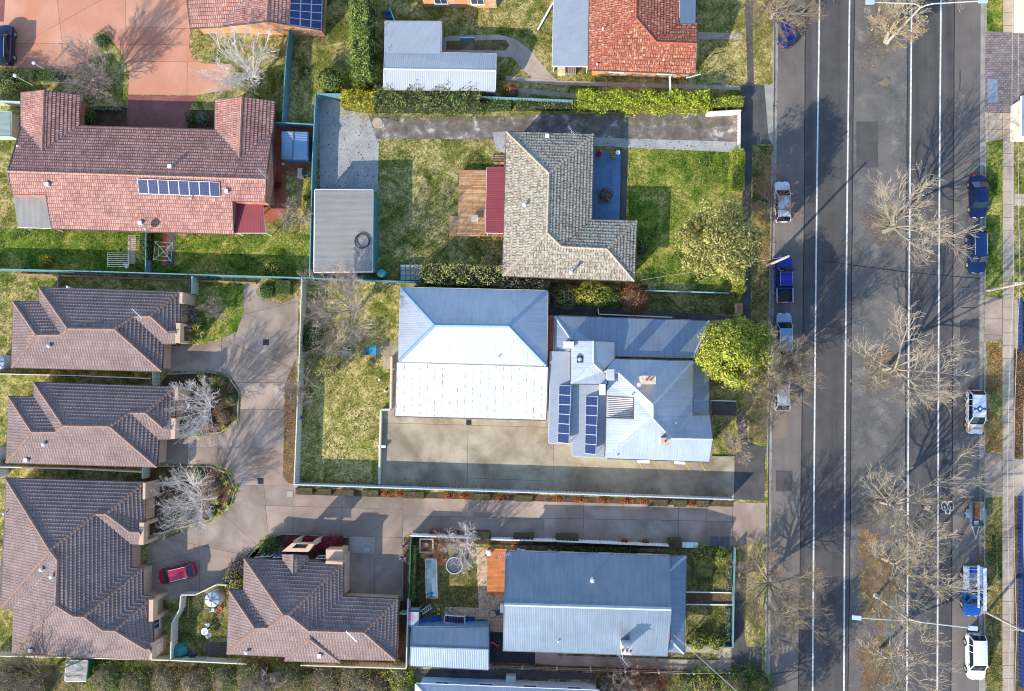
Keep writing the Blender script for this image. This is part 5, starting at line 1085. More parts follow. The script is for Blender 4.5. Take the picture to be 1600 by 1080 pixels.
def bush(label, u, v, r, h, kind, size=0.18, dens=80, name='bush', cat='bush', core=CORE, group=None, seed=1, rough=0.25, ry=None, base=None):
    rr = random.Random(seed*31+int(u)); c = W(u, v) if base is None else base; ry = ry or r
    root = thing(name, label, cat, (c.x, c.y, G), group); s = Soup(); m = MB()
    m.lathe((0, 0, 0), [(min(r, ry)*0.55, 0), (min(r, ry)*0.8, h*0.35), (min(r, ry)*0.7, h*0.65), (min(r, ry)*0.3, h*0.85)], 10); m.build('leaf_core', core, root, local=True, smooth=True)  # added filler core, keeps the leaf shell from showing through
    area = 2*math.pi*r*max(ry, h/2)*1.3
    for _ in range(int(area*dens)):
        z = rr.uniform(-0.5, 1); t = rr.uniform(0, 6.283); q = math.sqrt(max(0, 1-z*z)); nn = Vector((q*math.cos(t), q*math.sin(t), z))
        k = 1+rough*(lump(Vector((nn.x*2.2, nn.y*2.2, nn.z*2)), seed+u))+rr.uniform(-0.22, 0.08)
        p = Vector((nn.x*r*k, nn.y*ry*k, h*0.5+nn.z*h*0.5*k))
        if p.z < 0.03: continue
        s.leaf(p, nn, size, rr)
    s.build('foliage', LF[kind], root); return root
def leafy_tree(label, u, v, h, r, kind, trunk_h, size=0.24, clumps=46, per=150, name='tree', seed=1, lean=(0, 0), flat=0.8, group=None):
    rr = random.Random(seed); c = W(u, v); root = thing(name, label, 'tree', (c.x, c.y, G), group)
    m = MB(); top = Vector((lean[0], lean[1], h*0.75)); m.tube((0, 0, -0.1), top*(trunk_h/top.z) if trunk_h < top.z else top, 0.28, 0.18, 8); s = Soup()
    cen = Vector((lean[0], lean[1], trunk_h+(h-trunk_h)*0.5)); hh = (h-trunk_h)/2
    for k in range(clumps+9):
        z = rr.uniform(-0.8, 1) if k < clumps else rr.uniform(0.9, 1.0); t = k*2.39996; q = math.sqrt(max(0.02, 1-z*z)); rad = rr.uniform(0.6, 0.96)
        cc = cen+Vector((q*math.cos(t)*r*rad, q*math.sin(t)*r*rad, z*hh*rad)); cr = r*rr.uniform(0.15, 0.34)
        st = top*(trunk_h/top.z); m.tube(st+(top-st)*rr.random()*0.6, cc, 0.07, 0.02, 4, False)
        for _ in range(per):
            d = Vector((rr.gauss(0, 1), rr.gauss(0, 1), rr.gauss(0, 1))).normalized(); s.leaf(cc+Vector((d.x, d.y, d.z*flat))*cr*rr.uniform(0.55, 1.05), d+Vector((0, 0, 0.4)), size, rr)
    m.build('trunk', TRUNK, root, local=True); s.build('crown', LF[kind], root); return root
def tubes(segs, n):
    V = []; F = []
    for p0, p1, r0, r1 in segs:
        d = p1-p0
        if d.length < 1e-5: continue
        d.normalize(); x = d.orthogonal().normalized(); y = d.cross(x); i = len(V)
        for p, r in ((p0, r0), (p1, r1)):
            for k in range(n):
                t = 6.2832*k/n; V.append(tuple(p+x*(r*math.cos(t))+y*(r*math.sin(t))))
        for k in range(n): F.append((i+k, i+(k+1) % n, i+n+(k+1) % n, i+n+k))
    return V, F
def bare_tree(label, u, v, h, r, seed=1, bark=BARK, twig=TWIG, limbs=7, trunk=0.22, fork=0.28, br=(6, 6, 5), name='bare_tree', leaves=0, thick=1.0, group=None, upw=0.12, lean=(0, 0), z=G, weep=0.0, cat='tree', base=None):
    rr = random.Random(seed); c = W(u, v, z) if base is None else base; root = thing(name, label, cat, (c.x, c.y, z), group)
    big, fine, tips = [], [], []
    def grow(p, d, L, rad, lvl):
        n = 4 if lvl < 3 else 3; kids = br[lvl-1] if lvl-1 < len(br) else 0; pts = [(p, d)]
        r0 = rad
        for k in range(n):
            d = (d+Vector((rr.uniform(-1, 1), rr.uniform(-1, 1), rr.uniform(-0.7, 0.7)))*0.17+Vector((0, 0, upw if lvl < 3 else upw*0.6-weep))).normalized()
            q = p+d*(L/n); r1 = rad*(1-0.75*(k+1)/n)+0.0035
            (big if lvl <= 2 else fine).append((p, q, r0, r1)); p, r0 = q, r1; pts.append((p, d))
        if kids == 0: tips.append(p); return
        for j in range(kids):
            f = 0.22+0.78*(j+rr.random()*0.8)/kids; i = min(n-1, int(f*n)); a, da = pts[i]; b = pts[i+1][0]; q = a.lerp(b, f*n-i)
            ax = da.orthogonal().normalized(); ax = Matrix.Rotation(rr.uniform(0, 6.283), 3, da) @ ax
            nd_ = (Matrix.Rotation(math.radians(rr.uniform(24, 52)), 3, ax) @ da).normalized()
            if nd_.z < -0.25: nd_.z *= -0.5; nd_.normalize()
            grow(q, nd_, L*rr.uniform(0.42, 0.66)*(1.08-0.35*f), max(0.008, rad*(1-0.7*f)*0.62)*1.0, lvl+1)
    th = h*fork; top = Vector((lean[0]*0.4, lean[1]*0.4, th)); big.append((Vector((0, 0, -0.1)), top, trunk*1.15, trunk*0.85))
    for k in range(limbs):
        t = k*6.283/limbs+rr.uniform(-0.35, 0.35); el = rr.uniform(0.45, 1.15) if k else 1.45
        d = Vector((math.cos(t)*math.cos(el)+lean[0]*0.05, math.sin(t)*math.cos(el)+lean[1]*0.05, math.sin(el)))
        Lh = r/max(0.3, math.cos(el)); Lv = (h-th)/max(0.35, math.sin(el)); grow(top*rr.uniform(0.75, 1.0), d.normalized(), min(Lh, Lv)*rr.uniform(0.78, 1.0), trunk*0.5, 1)
    V, F = tubes([(a, b, r0*thick, r1*thick) for a, b, r0, r1 in big], 6); me = bpy.data.meshes.new('trunk'); me.from_pydata(V, [], F); me.materials.append(bark); me.update()
    o = bpy.data.objects.new('trunk', me); COL.objects.link(o); o.parent = root
    V, F = tubes([(a, b, max(r0, 0.012)*thick, max(r1, 0.009)*thick) for a, b, r0, r1 in fine], 3); me = bpy.data.meshes.new('crown'); me.from_pydata(V, [], F); me.materials.append(twig); me.update()
    o = bpy.data.objects.new('crown', me); COL.objects.link(o); o.parent = root; ROOT[o.name] = c
    if leaves:
        s = Soup()
        for _ in range(leaves):
            p = rr.choice(tips)
            s.leaf(p+Vector((rr.uniform(-.15, .15), rr.uniform(-.15, .15), rr.uniform(-.15, .1))), Vector((0, 0, 1)), 0.26, rr)
        s.build('leaves', LF['autumn'], root)
    return root
def spiky(label, u, v, r, kind, n=60, h=0.8, heads=1, seed=1, name='strap_leaf_plant', group=None):
    rr = random.Random(seed+int(u)); c = W(u, v); root = thing(name, label, 'plant', (c.x, c.y, G), group); s = Soup(); st = MB()
    for q in range(heads):
        o = Vector((0, 0, 0)) if heads == 1 else Vector((math.cos(q*2.4)*r*0.75, math.sin(q*2.4)*r*0.75, 0)); hh = h*rr.uniform(0.7, 1.1)
        st.tube(o*0.4, o+Vector((0, 0, hh)), 0.06, 0.05, 6)
        for k in range(n):
            t = k*2.39996; el = rr.uniform(-0.15, 1.3); d = Vector((math.cos(t)*math.cos(el), math.sin(t)*math.cos(el), math.sin(el))); l = r*rr.uniform(0.6, 1.0)*(1 if heads == 1 else 0.75); b = o+Vector((0, 0, hh)); w = Vector((-math.sin(t), math.cos(t), 0))*0.035
            m_ = b+d*l*0.55; e = b+d*l+Vector((0, 0, -0.25*l)); i = len(s.v); s.v += [tuple(b-w), tuple(b+w), tuple(m_+w), tuple(m_-w), tuple(e)]; s.f += [(i, i+1, i+2, i+3), (i+3, i+2, i+4)]
    st.build('stem', TRUNK, root, local=True); s.build('foliage', LF[kind], root); return root

# street trees on the median
GM = 'bare trees along the median'
bare_tree('bare median tree with a few yellow leaves at the upper photo edge', 1383, 66, 6.5, 3.2, 11, leaves=260, group=GM, z=0.0, lean=(-0.6, 1.2), br=(7, 6, 5))
bare_tree('tall bare median tree reaching in from above the photo, beside the double lamp', 1400, -42, 12, 6.5, 12, leaves=260, group=GM, z=0.0, br=(7, 6, 5))
bare_tree('bare spreading median tree level with the two navy cars', 1381, 362, 10, 5.3, 13, group=GM, z=0.0, br=(7, 7, 5), lean=(0.3, 0), thick=1.08)
bare_tree('bare spreading median tree level with the red and white wagon', 1381, 577, 10, 5.5, 14, group=GM, z=0.0, br=(7, 7, 5), lean=(0.3, 0), thick=1.08)
bare_tree('bare spreading median tree level with the box trailer', 1376, 784, 10, 5.8, 15, group=GM, z=0.0, br=(7, 7, 5), lean=(0.4, 0.2), thick=1.08)
bare_tree('bare median tree with yellow leaves level with the ladder-rack ute', 1380, 872, 10, 5.6, 16, group=GM, z=0.0, leaves=150, br=(7, 7, 5), lean=(0.4, 0), thick=1.08)
bare_tree('bare spreading median tree at the lower edge level with the white wagon', 1373, 1016, 10, 5.8, 17, group=GM, z=0.0, br=(7, 7, 5), lean=(0.4, -0.3), thick=1.08)
# bare trees on the west verge
GV = 'bare trees on the west verge'
bare_tree('bare brown verge tree over the small blue hatchback', 1205, 28, 7.5, 5.2, 21, twig=TWIG_D, group=GV, limbs=9, fork=0.25, br=(9, 8, 6), weep=0.05)
bare_tree('small russet bare tree beside the white wagon', 1200, 322, 4.0, 2.9, 22, twig=TWIG_R, group=GV, limbs=8, fork=0.2, trunk=0.1, br=(7, 6, 4))
bare_tree('bare brown verge tree over the silver hatchback beside the round evergreen', 1200, 590, 7.5, 5.0, 23, twig=TWIG_D, group=GV, limbs=9, fork=0.25, br=(9, 8, 6), weep=0.05)
bare_tree('bare verge tree opposite the gabled house front fence', 1195, 905, 7.5, 4.8, 24, twig=TWIG_D, group=GV, limbs=9, fork=0.25, br=(9, 8, 6), weep=0.04)
bare_tree('grey leafless shrub at the end of the white house driveway', 1146, 690, 2.6, 2.3, 25, bark=TWIG_P, twig=TWIG_P, trunk=0.08, limbs=8, fork=0.15, br=(6, 6, 4), name='bare_shrub', cat='shrub')
bare_tree('grey leafless shrub between front fence and verge tree', 1160, 892, 2.4, 2.0, 26, bark=TWIG_P, twig=TWIG_P, trunk=0.08, limbs=8, fork=0.15, br=(6, 6, 4), name='bare_shrub', cat='shrub')
# garden trees
bare_tree('dense grey twiggy tree on the terracotta driveway island', 166, 130, 5.5, 3.3, 31, twig=TWIG_P, bark=TWIG_P, limbs=11, fork=0.18, br=(8, 7, 5), trunk=0.15, weep=0.03)
bare_tree('white-barked bare tree beside the terracotta driveway', 404, 124, 6.5, 4.3, 32, bark=BARK_W, twig=TWIG_W, limbs=9, br=(7, 6, 4), thick=1.2, trunk=0.16)
bare_tree('wide bare tree overhanging the grey garage', 556, 486, 7.5, 5.2, 33, twig=TWIG_P, bark=BARK, limbs=10, fork=0.22, br=(8, 7, 5))
bare_tree('small grey bare tree leaning over the cream lawn fence', 476, 608, 3.6, 2.2, 34, twig=TWIG_P, bark=TWIG_P, limbs=8, trunk=0.08, fork=0.2, br=(6, 6, 4))
bare_tree('white bare birch in the bed between first and middle villas', 334, 636, 5.0, 3.5, 35, bark=BARK_W, twig=TWIG_W, limbs=12, fork=0.18, br=(7, 7, 4), trunk=0.12, thick=0.9)
bare_tree('white bare birch in the bed between middle and stepped villas', 322, 776, 5.6, 4.0, 36, bark=BARK_W, twig=TWIG_W, limbs=12, fork=0.18, br=(7, 7, 4), trunk=0.13, thick=0.9)
bare_tree('white-limbed bare tree beside the orange deck', 730, 848, 4.0, 2.6, 37, bark=BARK_W, twig=TWIG_W, limbs=8, fork=0.2, br=(6, 6, 4), trunk=0.1)
bare_tree('brown twiggy tree beside the trampoline', 692, 852, 3.0, 2.0, 38, bark=TWIG_D, twig=TWIG_R, limbs=8, fork=0.2, br=(6, 6, 4), trunk=0.08)
bare_tree('pinkish twiggy shrub on the first villa lawn', 346, 487, 2.2, 1.5, 39, bark=TWIG_P, twig=TWIG_P, limbs=9, fork=0.15, br=(6, 6, 4), trunk=0.06, name='bare_shrub', cat='shrub')
bare_tree('grey twiggy shrub by the brick courtyard lawn', 468, 345, 2.8, 2.1, 40, bark=TWIG_P, twig=TWIG_P, limbs=9, fork=0.15, br=(6, 6, 4), trunk=0.07, name='bare_shrub', cat='shrub')
bare_tree('bare tree in the scrub behind the stepped villa roof', 82, 1048, 7.0, 4.8, 41, bark=TRUNK, twig=TWIG_D, limbs=9, br=(7, 6, 4))
bare_tree('grey bare bush in the scrub below the tower villa', 430, 1068, 3.5, 2.6, 42, bark=TWIG_P, twig=TWIG_P, limbs=9, fork=0.15, br=(6, 6, 4), trunk=0.08)
bare_tree('pale leafless bush between the bottom fence and pale blue house', 975, 1068, 2.8, 2.6, 43, bark=TWIG_P, twig=TWIG_P, limbs=10, fork=0.12, br=(6, 6, 4), trunk=0.07, name='bare_shrub', cat='shrub')
leafy_tree('round yellow-green evergreen tree in front of the white house', 1132, 553, 8.2, 3.8, 'lime', 1.4, 0.28, 90, 220, seed=51)
leafy_tree('tall silvery olive tree on the lichen-roofed house lawn', 1100, 427, 10.0, 4.2, 'olive', 3.8, 0.30, 70, 190, seed=52, lean=(0.2, 2.4))
leafy_tree('small olive-green tree on the hall lawn beside the table', 527, 575, 3.8, 1.9, 'olive', 1.0, 0.18, 26, 70, seed=53)
leafy_tree('dark evergreen tree standing below the photo edge near the street', 1148, 1128, 10, 4.2, 'dark', 2.0, 0.3, 40, 120, seed=54)
# hedges
hedge('tall dark green conifer hedge left of the L-shaped shed', [(572, -20), (575, 138)], 3.6, 'yew', 2.4, 0.22, 75, 0.6, seed=3)
bush('round conifer bush at the corner of the teal fence', 519, 130, 1.9, 2.2, 'yew', 0.17, seed=4)
hedge('golden end of the long mixed hedge beside the gravel yard', [(540, 160), (592, 166)], 2.0, 'gold', 2.3, 0.22, 60, 0.6, seed=5, core=CORE_Y)
hedge('dark green stretch of the long mixed hedge below the L-shaped shed', [(588, 163), (755, 164)], 2.2, 'dark', 2.5, 0.24, 60, 0.7, seed=6)
hedge('green shrub row at the foot of the teal fence, right of the shed', [(752, 168), (800, 166)], 1.2, 'green', 1.3, 0.18, 60, 0.35, seed=7)
hedge('leafy green row between the dark hedge and the bright hedge', [(805, 167), (893, 166)], 1.2, 'dark', 1.3, 0.18, 60, 0.35, seed=8)
hedge('bright yellow-green hedge along the worn driveway', [(902, 164), (1103, 166)], 2.2, 'bright', 1.9, 0.22, 75, 0.5, seed=9, core=CORE_Y)
hedge('small bright hedge piece next to the white boundary wall', [(1108, 166), (1158, 163)], 1.3, 'bright', 1.2, 0.18, 65, 0.3, seed=10, core=CORE_Y)
hedge('clipped bright green hedge beside the street gate', [(1150, 238), (1149, 300)], 1.5, 'bright', 1.5, 0.15, 85, 0.12, seed=12, core=CORE_Y)
hedge('clipped bright green hedge beside the olive tree', [(1149, 388), (1149, 458)], 1.6, 'bright', 1.6, 0.15, 85, 0.12, seed=13, core=CORE_Y)
hedge('dark glossy hedge between the garage and the hall roof', [(662, 432), (790, 436)], 2.6, 'olive', 2.6, 0.24, 55, 0.75, seed=14)
hedge('low ivy mound over the hall roof edge', [(785, 446), (850, 451)], 2.8, 'dull', 1.3, 0.2, 45, 0.4, seed=15)
bush('olive-leaved bush beside the lichen-roofed house, nearest the hall', 882, 464, 1.5, 1.8, 'olive', 0.18, seed=16)
bush('large bright green bush between two houses', 925, 462, 2.2, 2.0, 'lime', 0.2, seed=17, ry=1.4)
bush('green bush next to the russet one between two houses', 957, 465, 1.3, 1.6, 'green', 0.18, seed=18)
bush('russet bush beside the pale blue rail', 989, 468, 1.7, 1.9, 'russet', 0.17, seed=19, core=CORE_B)
bush('dark green bush against the lichen-tiled corner', 1002, 388, 1.0, 1.2, 'dark', 0.16, seed=20)
hedge('leafy hedge beside the thin garden fence of the duplex', [(233, 366), (232, 408)], 1.3, 'green', 1.3, 0.16, 70, 0.2, seed=22)
bush('yellow flowering bush at the duplex garden fence', 74, 410, 0.9, 1.0, 'gold', 0.14, seed=23, core=CORE_Y)
bush('yellow-green bush at the fence corner near the brick courtyard', 428, 424, 1.3, 1.3, 'lime', 0.16, seed=24)
bush('glossy dark shrub at the villa driveway end', 420, 455, 1.2, 1.2, 'green', 0.16, seed=25)
hedge('clipped square green hedge at the villa driveway end', [(436, 450), (458, 450)], 1.1, 'green', 1.7, 0.12, 110, 0.05, seed=26, clipped=True)
bush('dark shrub mass beside the four-wheel drive', 22, 132, 2.3, 2.2, 'dark', 0.2, seed=27, ry=1.6)
hedge('bright green strip hedge below the terracotta driveway', [(55, 119), (108, 120)], 0.5, 'green', 1.5, 0.14, 70, 0.1, seed=28)
bush('grassy green mound on the driveway island', 161, 66, 1.0, 0.7, 'green', 0.14, seed=29, ry=1.3)
hedge('pale clipped hedge edging the duplex garden bed', [(148, 171), (196, 172)], 0.7, 'grey', 0.6, 0.13, 90, 0.08, seed=30)
bush('dark green shrub in the duplex garden bed', 138, 185, 1.3, 1.0, 'green', 0.16, seed=31)
bush('low leafy shrub in the bed by the right duplex wing', 300, 187, 0.8, 0.8, 'dark', 0.14, seed=32, ry=1.0)
bush('grey-green ground shrub in the bed by the right duplex wing', 318, 187, 0.8, 0.7, 'grey', 0.14, seed=33)
hedge('red-leaved hedge beside the tower villa entry', [(452, 846), (538, 846)], 1.0, 'red', 1.4, 0.15, 85, 0.22, seed=34, core=CORE_R)
bush('green shrub at the bend of the drive beside the red hedge', 425, 853, 1.3, 1.3, 'green', 0.17, seed=35)
bush('dark purple shrub next to the tower entry', 440, 862, 1.0, 1.0, 'purple', 0.17, seed=36, core=CORE_B)
bush('yellow-green shrub at the courtyard corner of the tower villa', 371, 905, 1.5, 1.6, 'olive', 0.2, seed=37)
bush('purple-grey shrub at the drive corner of the tower villa', 374, 885, 1.1, 1.2, 'purple', 0.2, seed=38, core=CORE_B)
spiky('purple strap-leaved cordyline at the first villa entry', 300, 497, 1.3, 'purple', 34, 1.4, 4, 1); spiky('yellow-green yucca below the purple cordyline', 305, 520, 1.3, 'yucca', 30, 0.8, 4, 2)
spiky('yellow strappy plant at the top of the first birch bed', 325, 594, 1.2, 'yucca', 30, 0.5, 3, 3); spiky('yellow strappy plant at the foot of the first birch bed', 315, 680, 0.7, 'yucca', 40, 0.4, 1, 4); spiky('green strappy plant on the kerb of the first birch bed', 352, 668, 0.6, 'yucca', 40, 0.3, 1, 5)
spiky('strappy plant on the kerb of the second birch bed, upper', 350, 738, 0.9, 'yucca', 30, 0.3, 3, 6); spiky('strappy plant on the kerb of the second birch bed, middle', 362, 760, 0.9, 'yucca', 30, 0.3, 3, 7); spiky('strappy plant on the kerb of the second birch bed, lower', 345, 790, 1.0, 'yucca', 30, 0.3, 3, 8)
spiky('pinkish strappy plant by the green ivy fence, upper', 634, 850, 0.9, 'purple', 44, 0.7, 1, 9); spiky('pinkish strappy plant by the green ivy fence, lower', 632, 868, 0.9, 'purple', 44, 0.7, 1, 10)
bush('yellow-green ball shrub in the front lawn corner, nearest the house', 1094, 863, 1.1, 1.4, 'lime', 0.14, seed=40); bush('yellow-green ball shrub in the front lawn corner, nearest the fence', 1122, 866, 1.05, 1.4, 'lime', 0.14, seed=41)
bush('round green shrub at the lower front lawn, nearest the house', 1088, 1001, 1.05, 1.4, 'lime', 0.14, seed=42); bush('round green shrub at the lower front lawn, nearest the fence', 1117, 1002, 1.05, 1.4, 'lime', 0.14, seed=43)
hedge('grey lavender row inside the front fence, upper lawn', [(1139, 860), (1138, 920)], 0.5, 'grey', 0.55, 0.13, 90, 0.12, seed=44); hedge('grey lavender row inside the front fence, lower lawn', [(1136, 948), (1135, 1000)], 0.5, 'grey', 0.55, 0.13, 90, 0.12, seed=45)
hedge('dark hedge strip behind the white fence of the gabled house', [(868, 855), (1000, 858)], 0.9, 'dark', 0.8, 0.16, 70, 0.2, seed=46)
hedge('ivy covering the dark green fence', [(649, 848), (646, 932)], 1.6, 'green', 0.9, 0.1, 120, 0.06, seed=47)
GB = 'clipped box hedges along the driveway'
bx = [(478, 766, 2.0, 'first'), (509, 767.5, 1.6, 'second'), (544, 768.5, 1.7, 'third'), (580, 769.5, 2.0, 'fourth'), (649, 772.5, 2.3, 'fifth'), (752, 775.5, 2.2, 'sixth'), (819, 777.5, 2.1, 'seventh'), (1029, 784.5, 2.1, 'eighth'), (1062, 785.5, 1.5, 'ninth'), (1097, 786, 1.4, 'tenth')]
for k, (u, v, w, nm) in enumerate(bx):
    e = w*6.6; hedge('clipped box hedge below the pale fence, %s from the left' % nm, [(u-e, v), (u+e, v+0.4)], 0.75, 'boxtop', 0.8, 0.09, 150, 0.03, seed=60+k, clipped=True, group=GB, core=CORE_B)
for k, (u, v, w, nm) in enumerate(((750, 836, 2.5, 'by the white-limbed tree'), (818, 840, 2.4, 'nearest the orange deck'), (886, 841, 2.6, 'in the middle of the gabled house'), (1053, 847.5, 1.6, 'nearest the street'))):
    e = w*6.6; hedge('clipped box hedge on the gabled house side, %s' % nm, [(u-e, v), (u+e, v+0.4)], 1.0, 'boxtop', 1.2, 0.1, 130, 0.03, seed=75+k, clipped=True, group='clipped box hedges by the gabled house', core=CORE_B)
for k, (u, v, nm) in enumerate(((604, 770.5, 'between fourth and fifth box hedges'), (625, 771, 'just left of the fifth box hedge'), (702, 774, 'right of the fifth box hedge'), (726, 775, 'left of the sixth box hedge'), (785, 777, 'right of the sixth box hedge'), (873, 779.5, 'right of the seventh box hedge'), (906, 780, 'second right of the seventh box hedge'), (943, 781.5, 'third right of the seventh box hedge'), (979, 782.5, 'left of the eighth box hedge'), (1007, 783.5, 'touching the eighth box hedge'), (1081, 786, 'between the last two box hedges'))):
    bush('low orange-red shrub %s' % nm, u, v, 0.75, 0.5, 'fire', 0.12, 100, seed=80+k, ry=0.4, group='orange shrubs along the pale fence', core=CORE_R)
for k, (u, v, nm) in enumerate(((976, 846.5, 'left of the pair'), (1008, 847.5, 'right of the pair'))): bush('red-brown low shrub by the white fence, %s' % nm, u, v, 0.9, 0.6, 'fire', 0.12, 90, seed=95+k, ry=0.5, core=CORE_R)
bush('russet ground shrub behind the white capped fence', 678, 833, 1.6, 0.6, 'russet', 0.14, 70, seed=97, ry=0.6, core=CORE_B); bush('second russet ground shrub behind the white capped fence', 712, 833, 1.3, 0.6, 'russet', 0.14, 70, seed=98, ry=0.6, core=CORE_B)
# scrub at the bottom edge
SC = 'scrub bushes along the bottom edge'
for k, (u, v, r, h, kd, lb) in enumerate(((18, 1062, 2.2, 1.5, 'dull', 'brown scrub bush in the bottom left corner'), (55, 1075, 2.0, 1.6, 'dull', 'dry scrub bush below the bare tree'), (170, 1055, 2.4, 1.6, 'green', 'green scrub bush right of the small green shed'), (215, 1065, 2.4, 1.7, 'dark', 'dark scrub bush second right of the small green shed'), (262, 1060, 2.2, 1.5, 'dull', 'dull scrub bush below the cream kinked fence'), (310, 1066, 2.4, 1.6, 'dull', 'brown scrub bush below the villa courtyard'), (355, 1058, 2.2, 1.6, 'dark', 'dark scrub bush at the end of the courtyard fence'),
        (400, 1052, 2.6, 2.2, 'dark', 'large dark evergreen bush below the tower villa'), (455, 1050, 2.4, 2.0, 'dark', 'second dark evergreen bush below the tower villa'), (510, 1062, 2.4, 1.5, 'dull', 'brown scrub bush below the tower villa corner'), (555, 1060, 2.4, 1.5, 'dull', 'dry scrub bush left of the green grass patch'), (590, 1072, 1.8, 1.2, 'dull', 'low dry bush at the bottom edge near the green patch'), (625, 1056, 1.6, 1.0, 'lime', 'bright green low bush below the blue shed'), (635, 1076, 1.6, 1.0, 'green', 'low green bush at the bottom edge by the pale blue house'),
        (1010, 1072, 2.2, 1.2, 'russet', 'russet scrub bush below the post and rail fence'), (1075, 1068, 1.8, 1.2, 'green', 'green bush below the post and rail fence'), (1105, 1072, 2.0, 1.5, 'lime', 'leafy lime bush below the fence end'), (1145, 1068, 2.2, 1.6, 'green', 'large green bush at the bottom of the footpath'), (1182, 1070, 1.8, 1.0, 'green', 'low green bush at the kerb in the bottom right'), (950, 1066, 1.6, 1.1, 'dull', 'dry bush beside the pale blue house corner'))):
    bush(lb, u, v, r, h, kd, 0.2, 55, seed=110+k, group=SC, rough=0.7, core=CORE_B)
spiky('yellow-green spiky plant by the right-hand footpath', 1592, 448, 1.3, 'yucca', 40, 0.6, 3, 12)
bush('green shrub on the grass beside the upper teal fence', 478, 112, 0.7, 0.5, 'green', 0.12, seed=130)
bush('dark shrub row by the courtyard wall of the duplex', 436, 290, 0.5, 0.7, 'red', 0.12, seed=131, ry=1.6, core=CORE_R)
bush('leafy shrub row along the gravel fence', 480, 310, 0.5, 0.8, 'lime', 0.13, seed=132, ry=2.2)
bush('low dark growth along the deck edge', 719, 300, 0.4, 0.7, 'dull', 0.1, 120, seed=133, ry=3.0, base=W(721, 303))
bush('lavender-leaved clump behind the dark mixed hedge', 596, 140, 1.0, 1.0, 'purple', 0.14, seed=134, core=CORE_B)
bush('orange-leaved shrub left of the bright hedge', 800, 145, 1.0, 1.1, 'fire', 0.13, seed=135, core=CORE_B)
bush('green shrub group on the shaded hall lawn edge', 490, 530, 1.6, 1.2, 'dark', 0.17, seed=136, ry=2.4)

GCV = 'groundcover shrubs in the birch beds'
for k, (u, v, kd, lb) in enumerate(((345, 595, 'green', 'low green shrub at the top of the first birch bed'), (362, 625, 'dark', 'low dark shrub on the drive side of the first birch bed'), (350, 650, 'dull', 'dry low shrub inside the first birch bed'), (290, 665, 'green', 'low green shrub at the villa end of the first birch bed'), (325, 665, 'russet', 'russet low shrub inside the first birch bed'), (300, 600, 'dark', 'low dark shrub beside the sage gate bed'), (280, 738, 'green', 'low green shrub at the top of the second birch bed'), (310, 740, 'green', 'second low green shrub at the top of the second birch bed'), (340, 760, 'dull', 'dry low shrub inside the second birch bed'), (330, 800, 'green', 'low green shrub at the foot of the second birch bed'), (290, 805, 'dark', 'low dark shrub at the foot of the second birch bed'), (255, 745, 'dark', 'dark low shrub at the villa end of the second birch bed'))):
    bush(lb, u, v, 0.9, 0.6, kd, 0.16, 70, seed=160+k, group=GCV, rough=0.6, core=CORE_B)
# ---------------------------------------------------------------- vehicles
TYRE = plain('tyre_rubber', C(30, 30, 32), 0.85, 0, 0.2); RIM = plain('alloy_rim', C(186, 190, 194), 0.35, 0.7, 0.1); CGLASS = glassy('car_glass', C(18, 36, 48), 0.03)
TAIL = plain('tail_light_red', C(190, 26, 30), 0.25, 0, 0.1); HEAD = plain('head_light', C(224, 230, 236), 0.15, 0.2, 0.05); BLACKP = plain('black_plastic', C(32, 33, 36), 0.6, 0, 0.2)
def loft(mb, rings, cap=True):
    n = len(rings[0])
    for a, b in zip(rings, rings[1:]):
        for k in range(n-1): mb.poly([a[k], a[k+1], b[k+1], b[k]])
    if cap:
        mb.poly(rings[0][::-1]); mb.poly(rings[-1])
def weld(o):
    bm = bmesh.new(); bm.from_mesh(o.data); bmesh.ops.remove_doubles(bm, verts=bm.verts, dist=0.002); bmesh.ops.recalc_face_normals(bm, faces=bm.faces)
    for f in bm.faces: f.smooth = True
    for e in bm.edges:
        if len(e.link_faces) == 2 and e.calc_face_angle(0) > 0.7: e.smooth = False
    bm.to_mesh(o.data); bm.free()
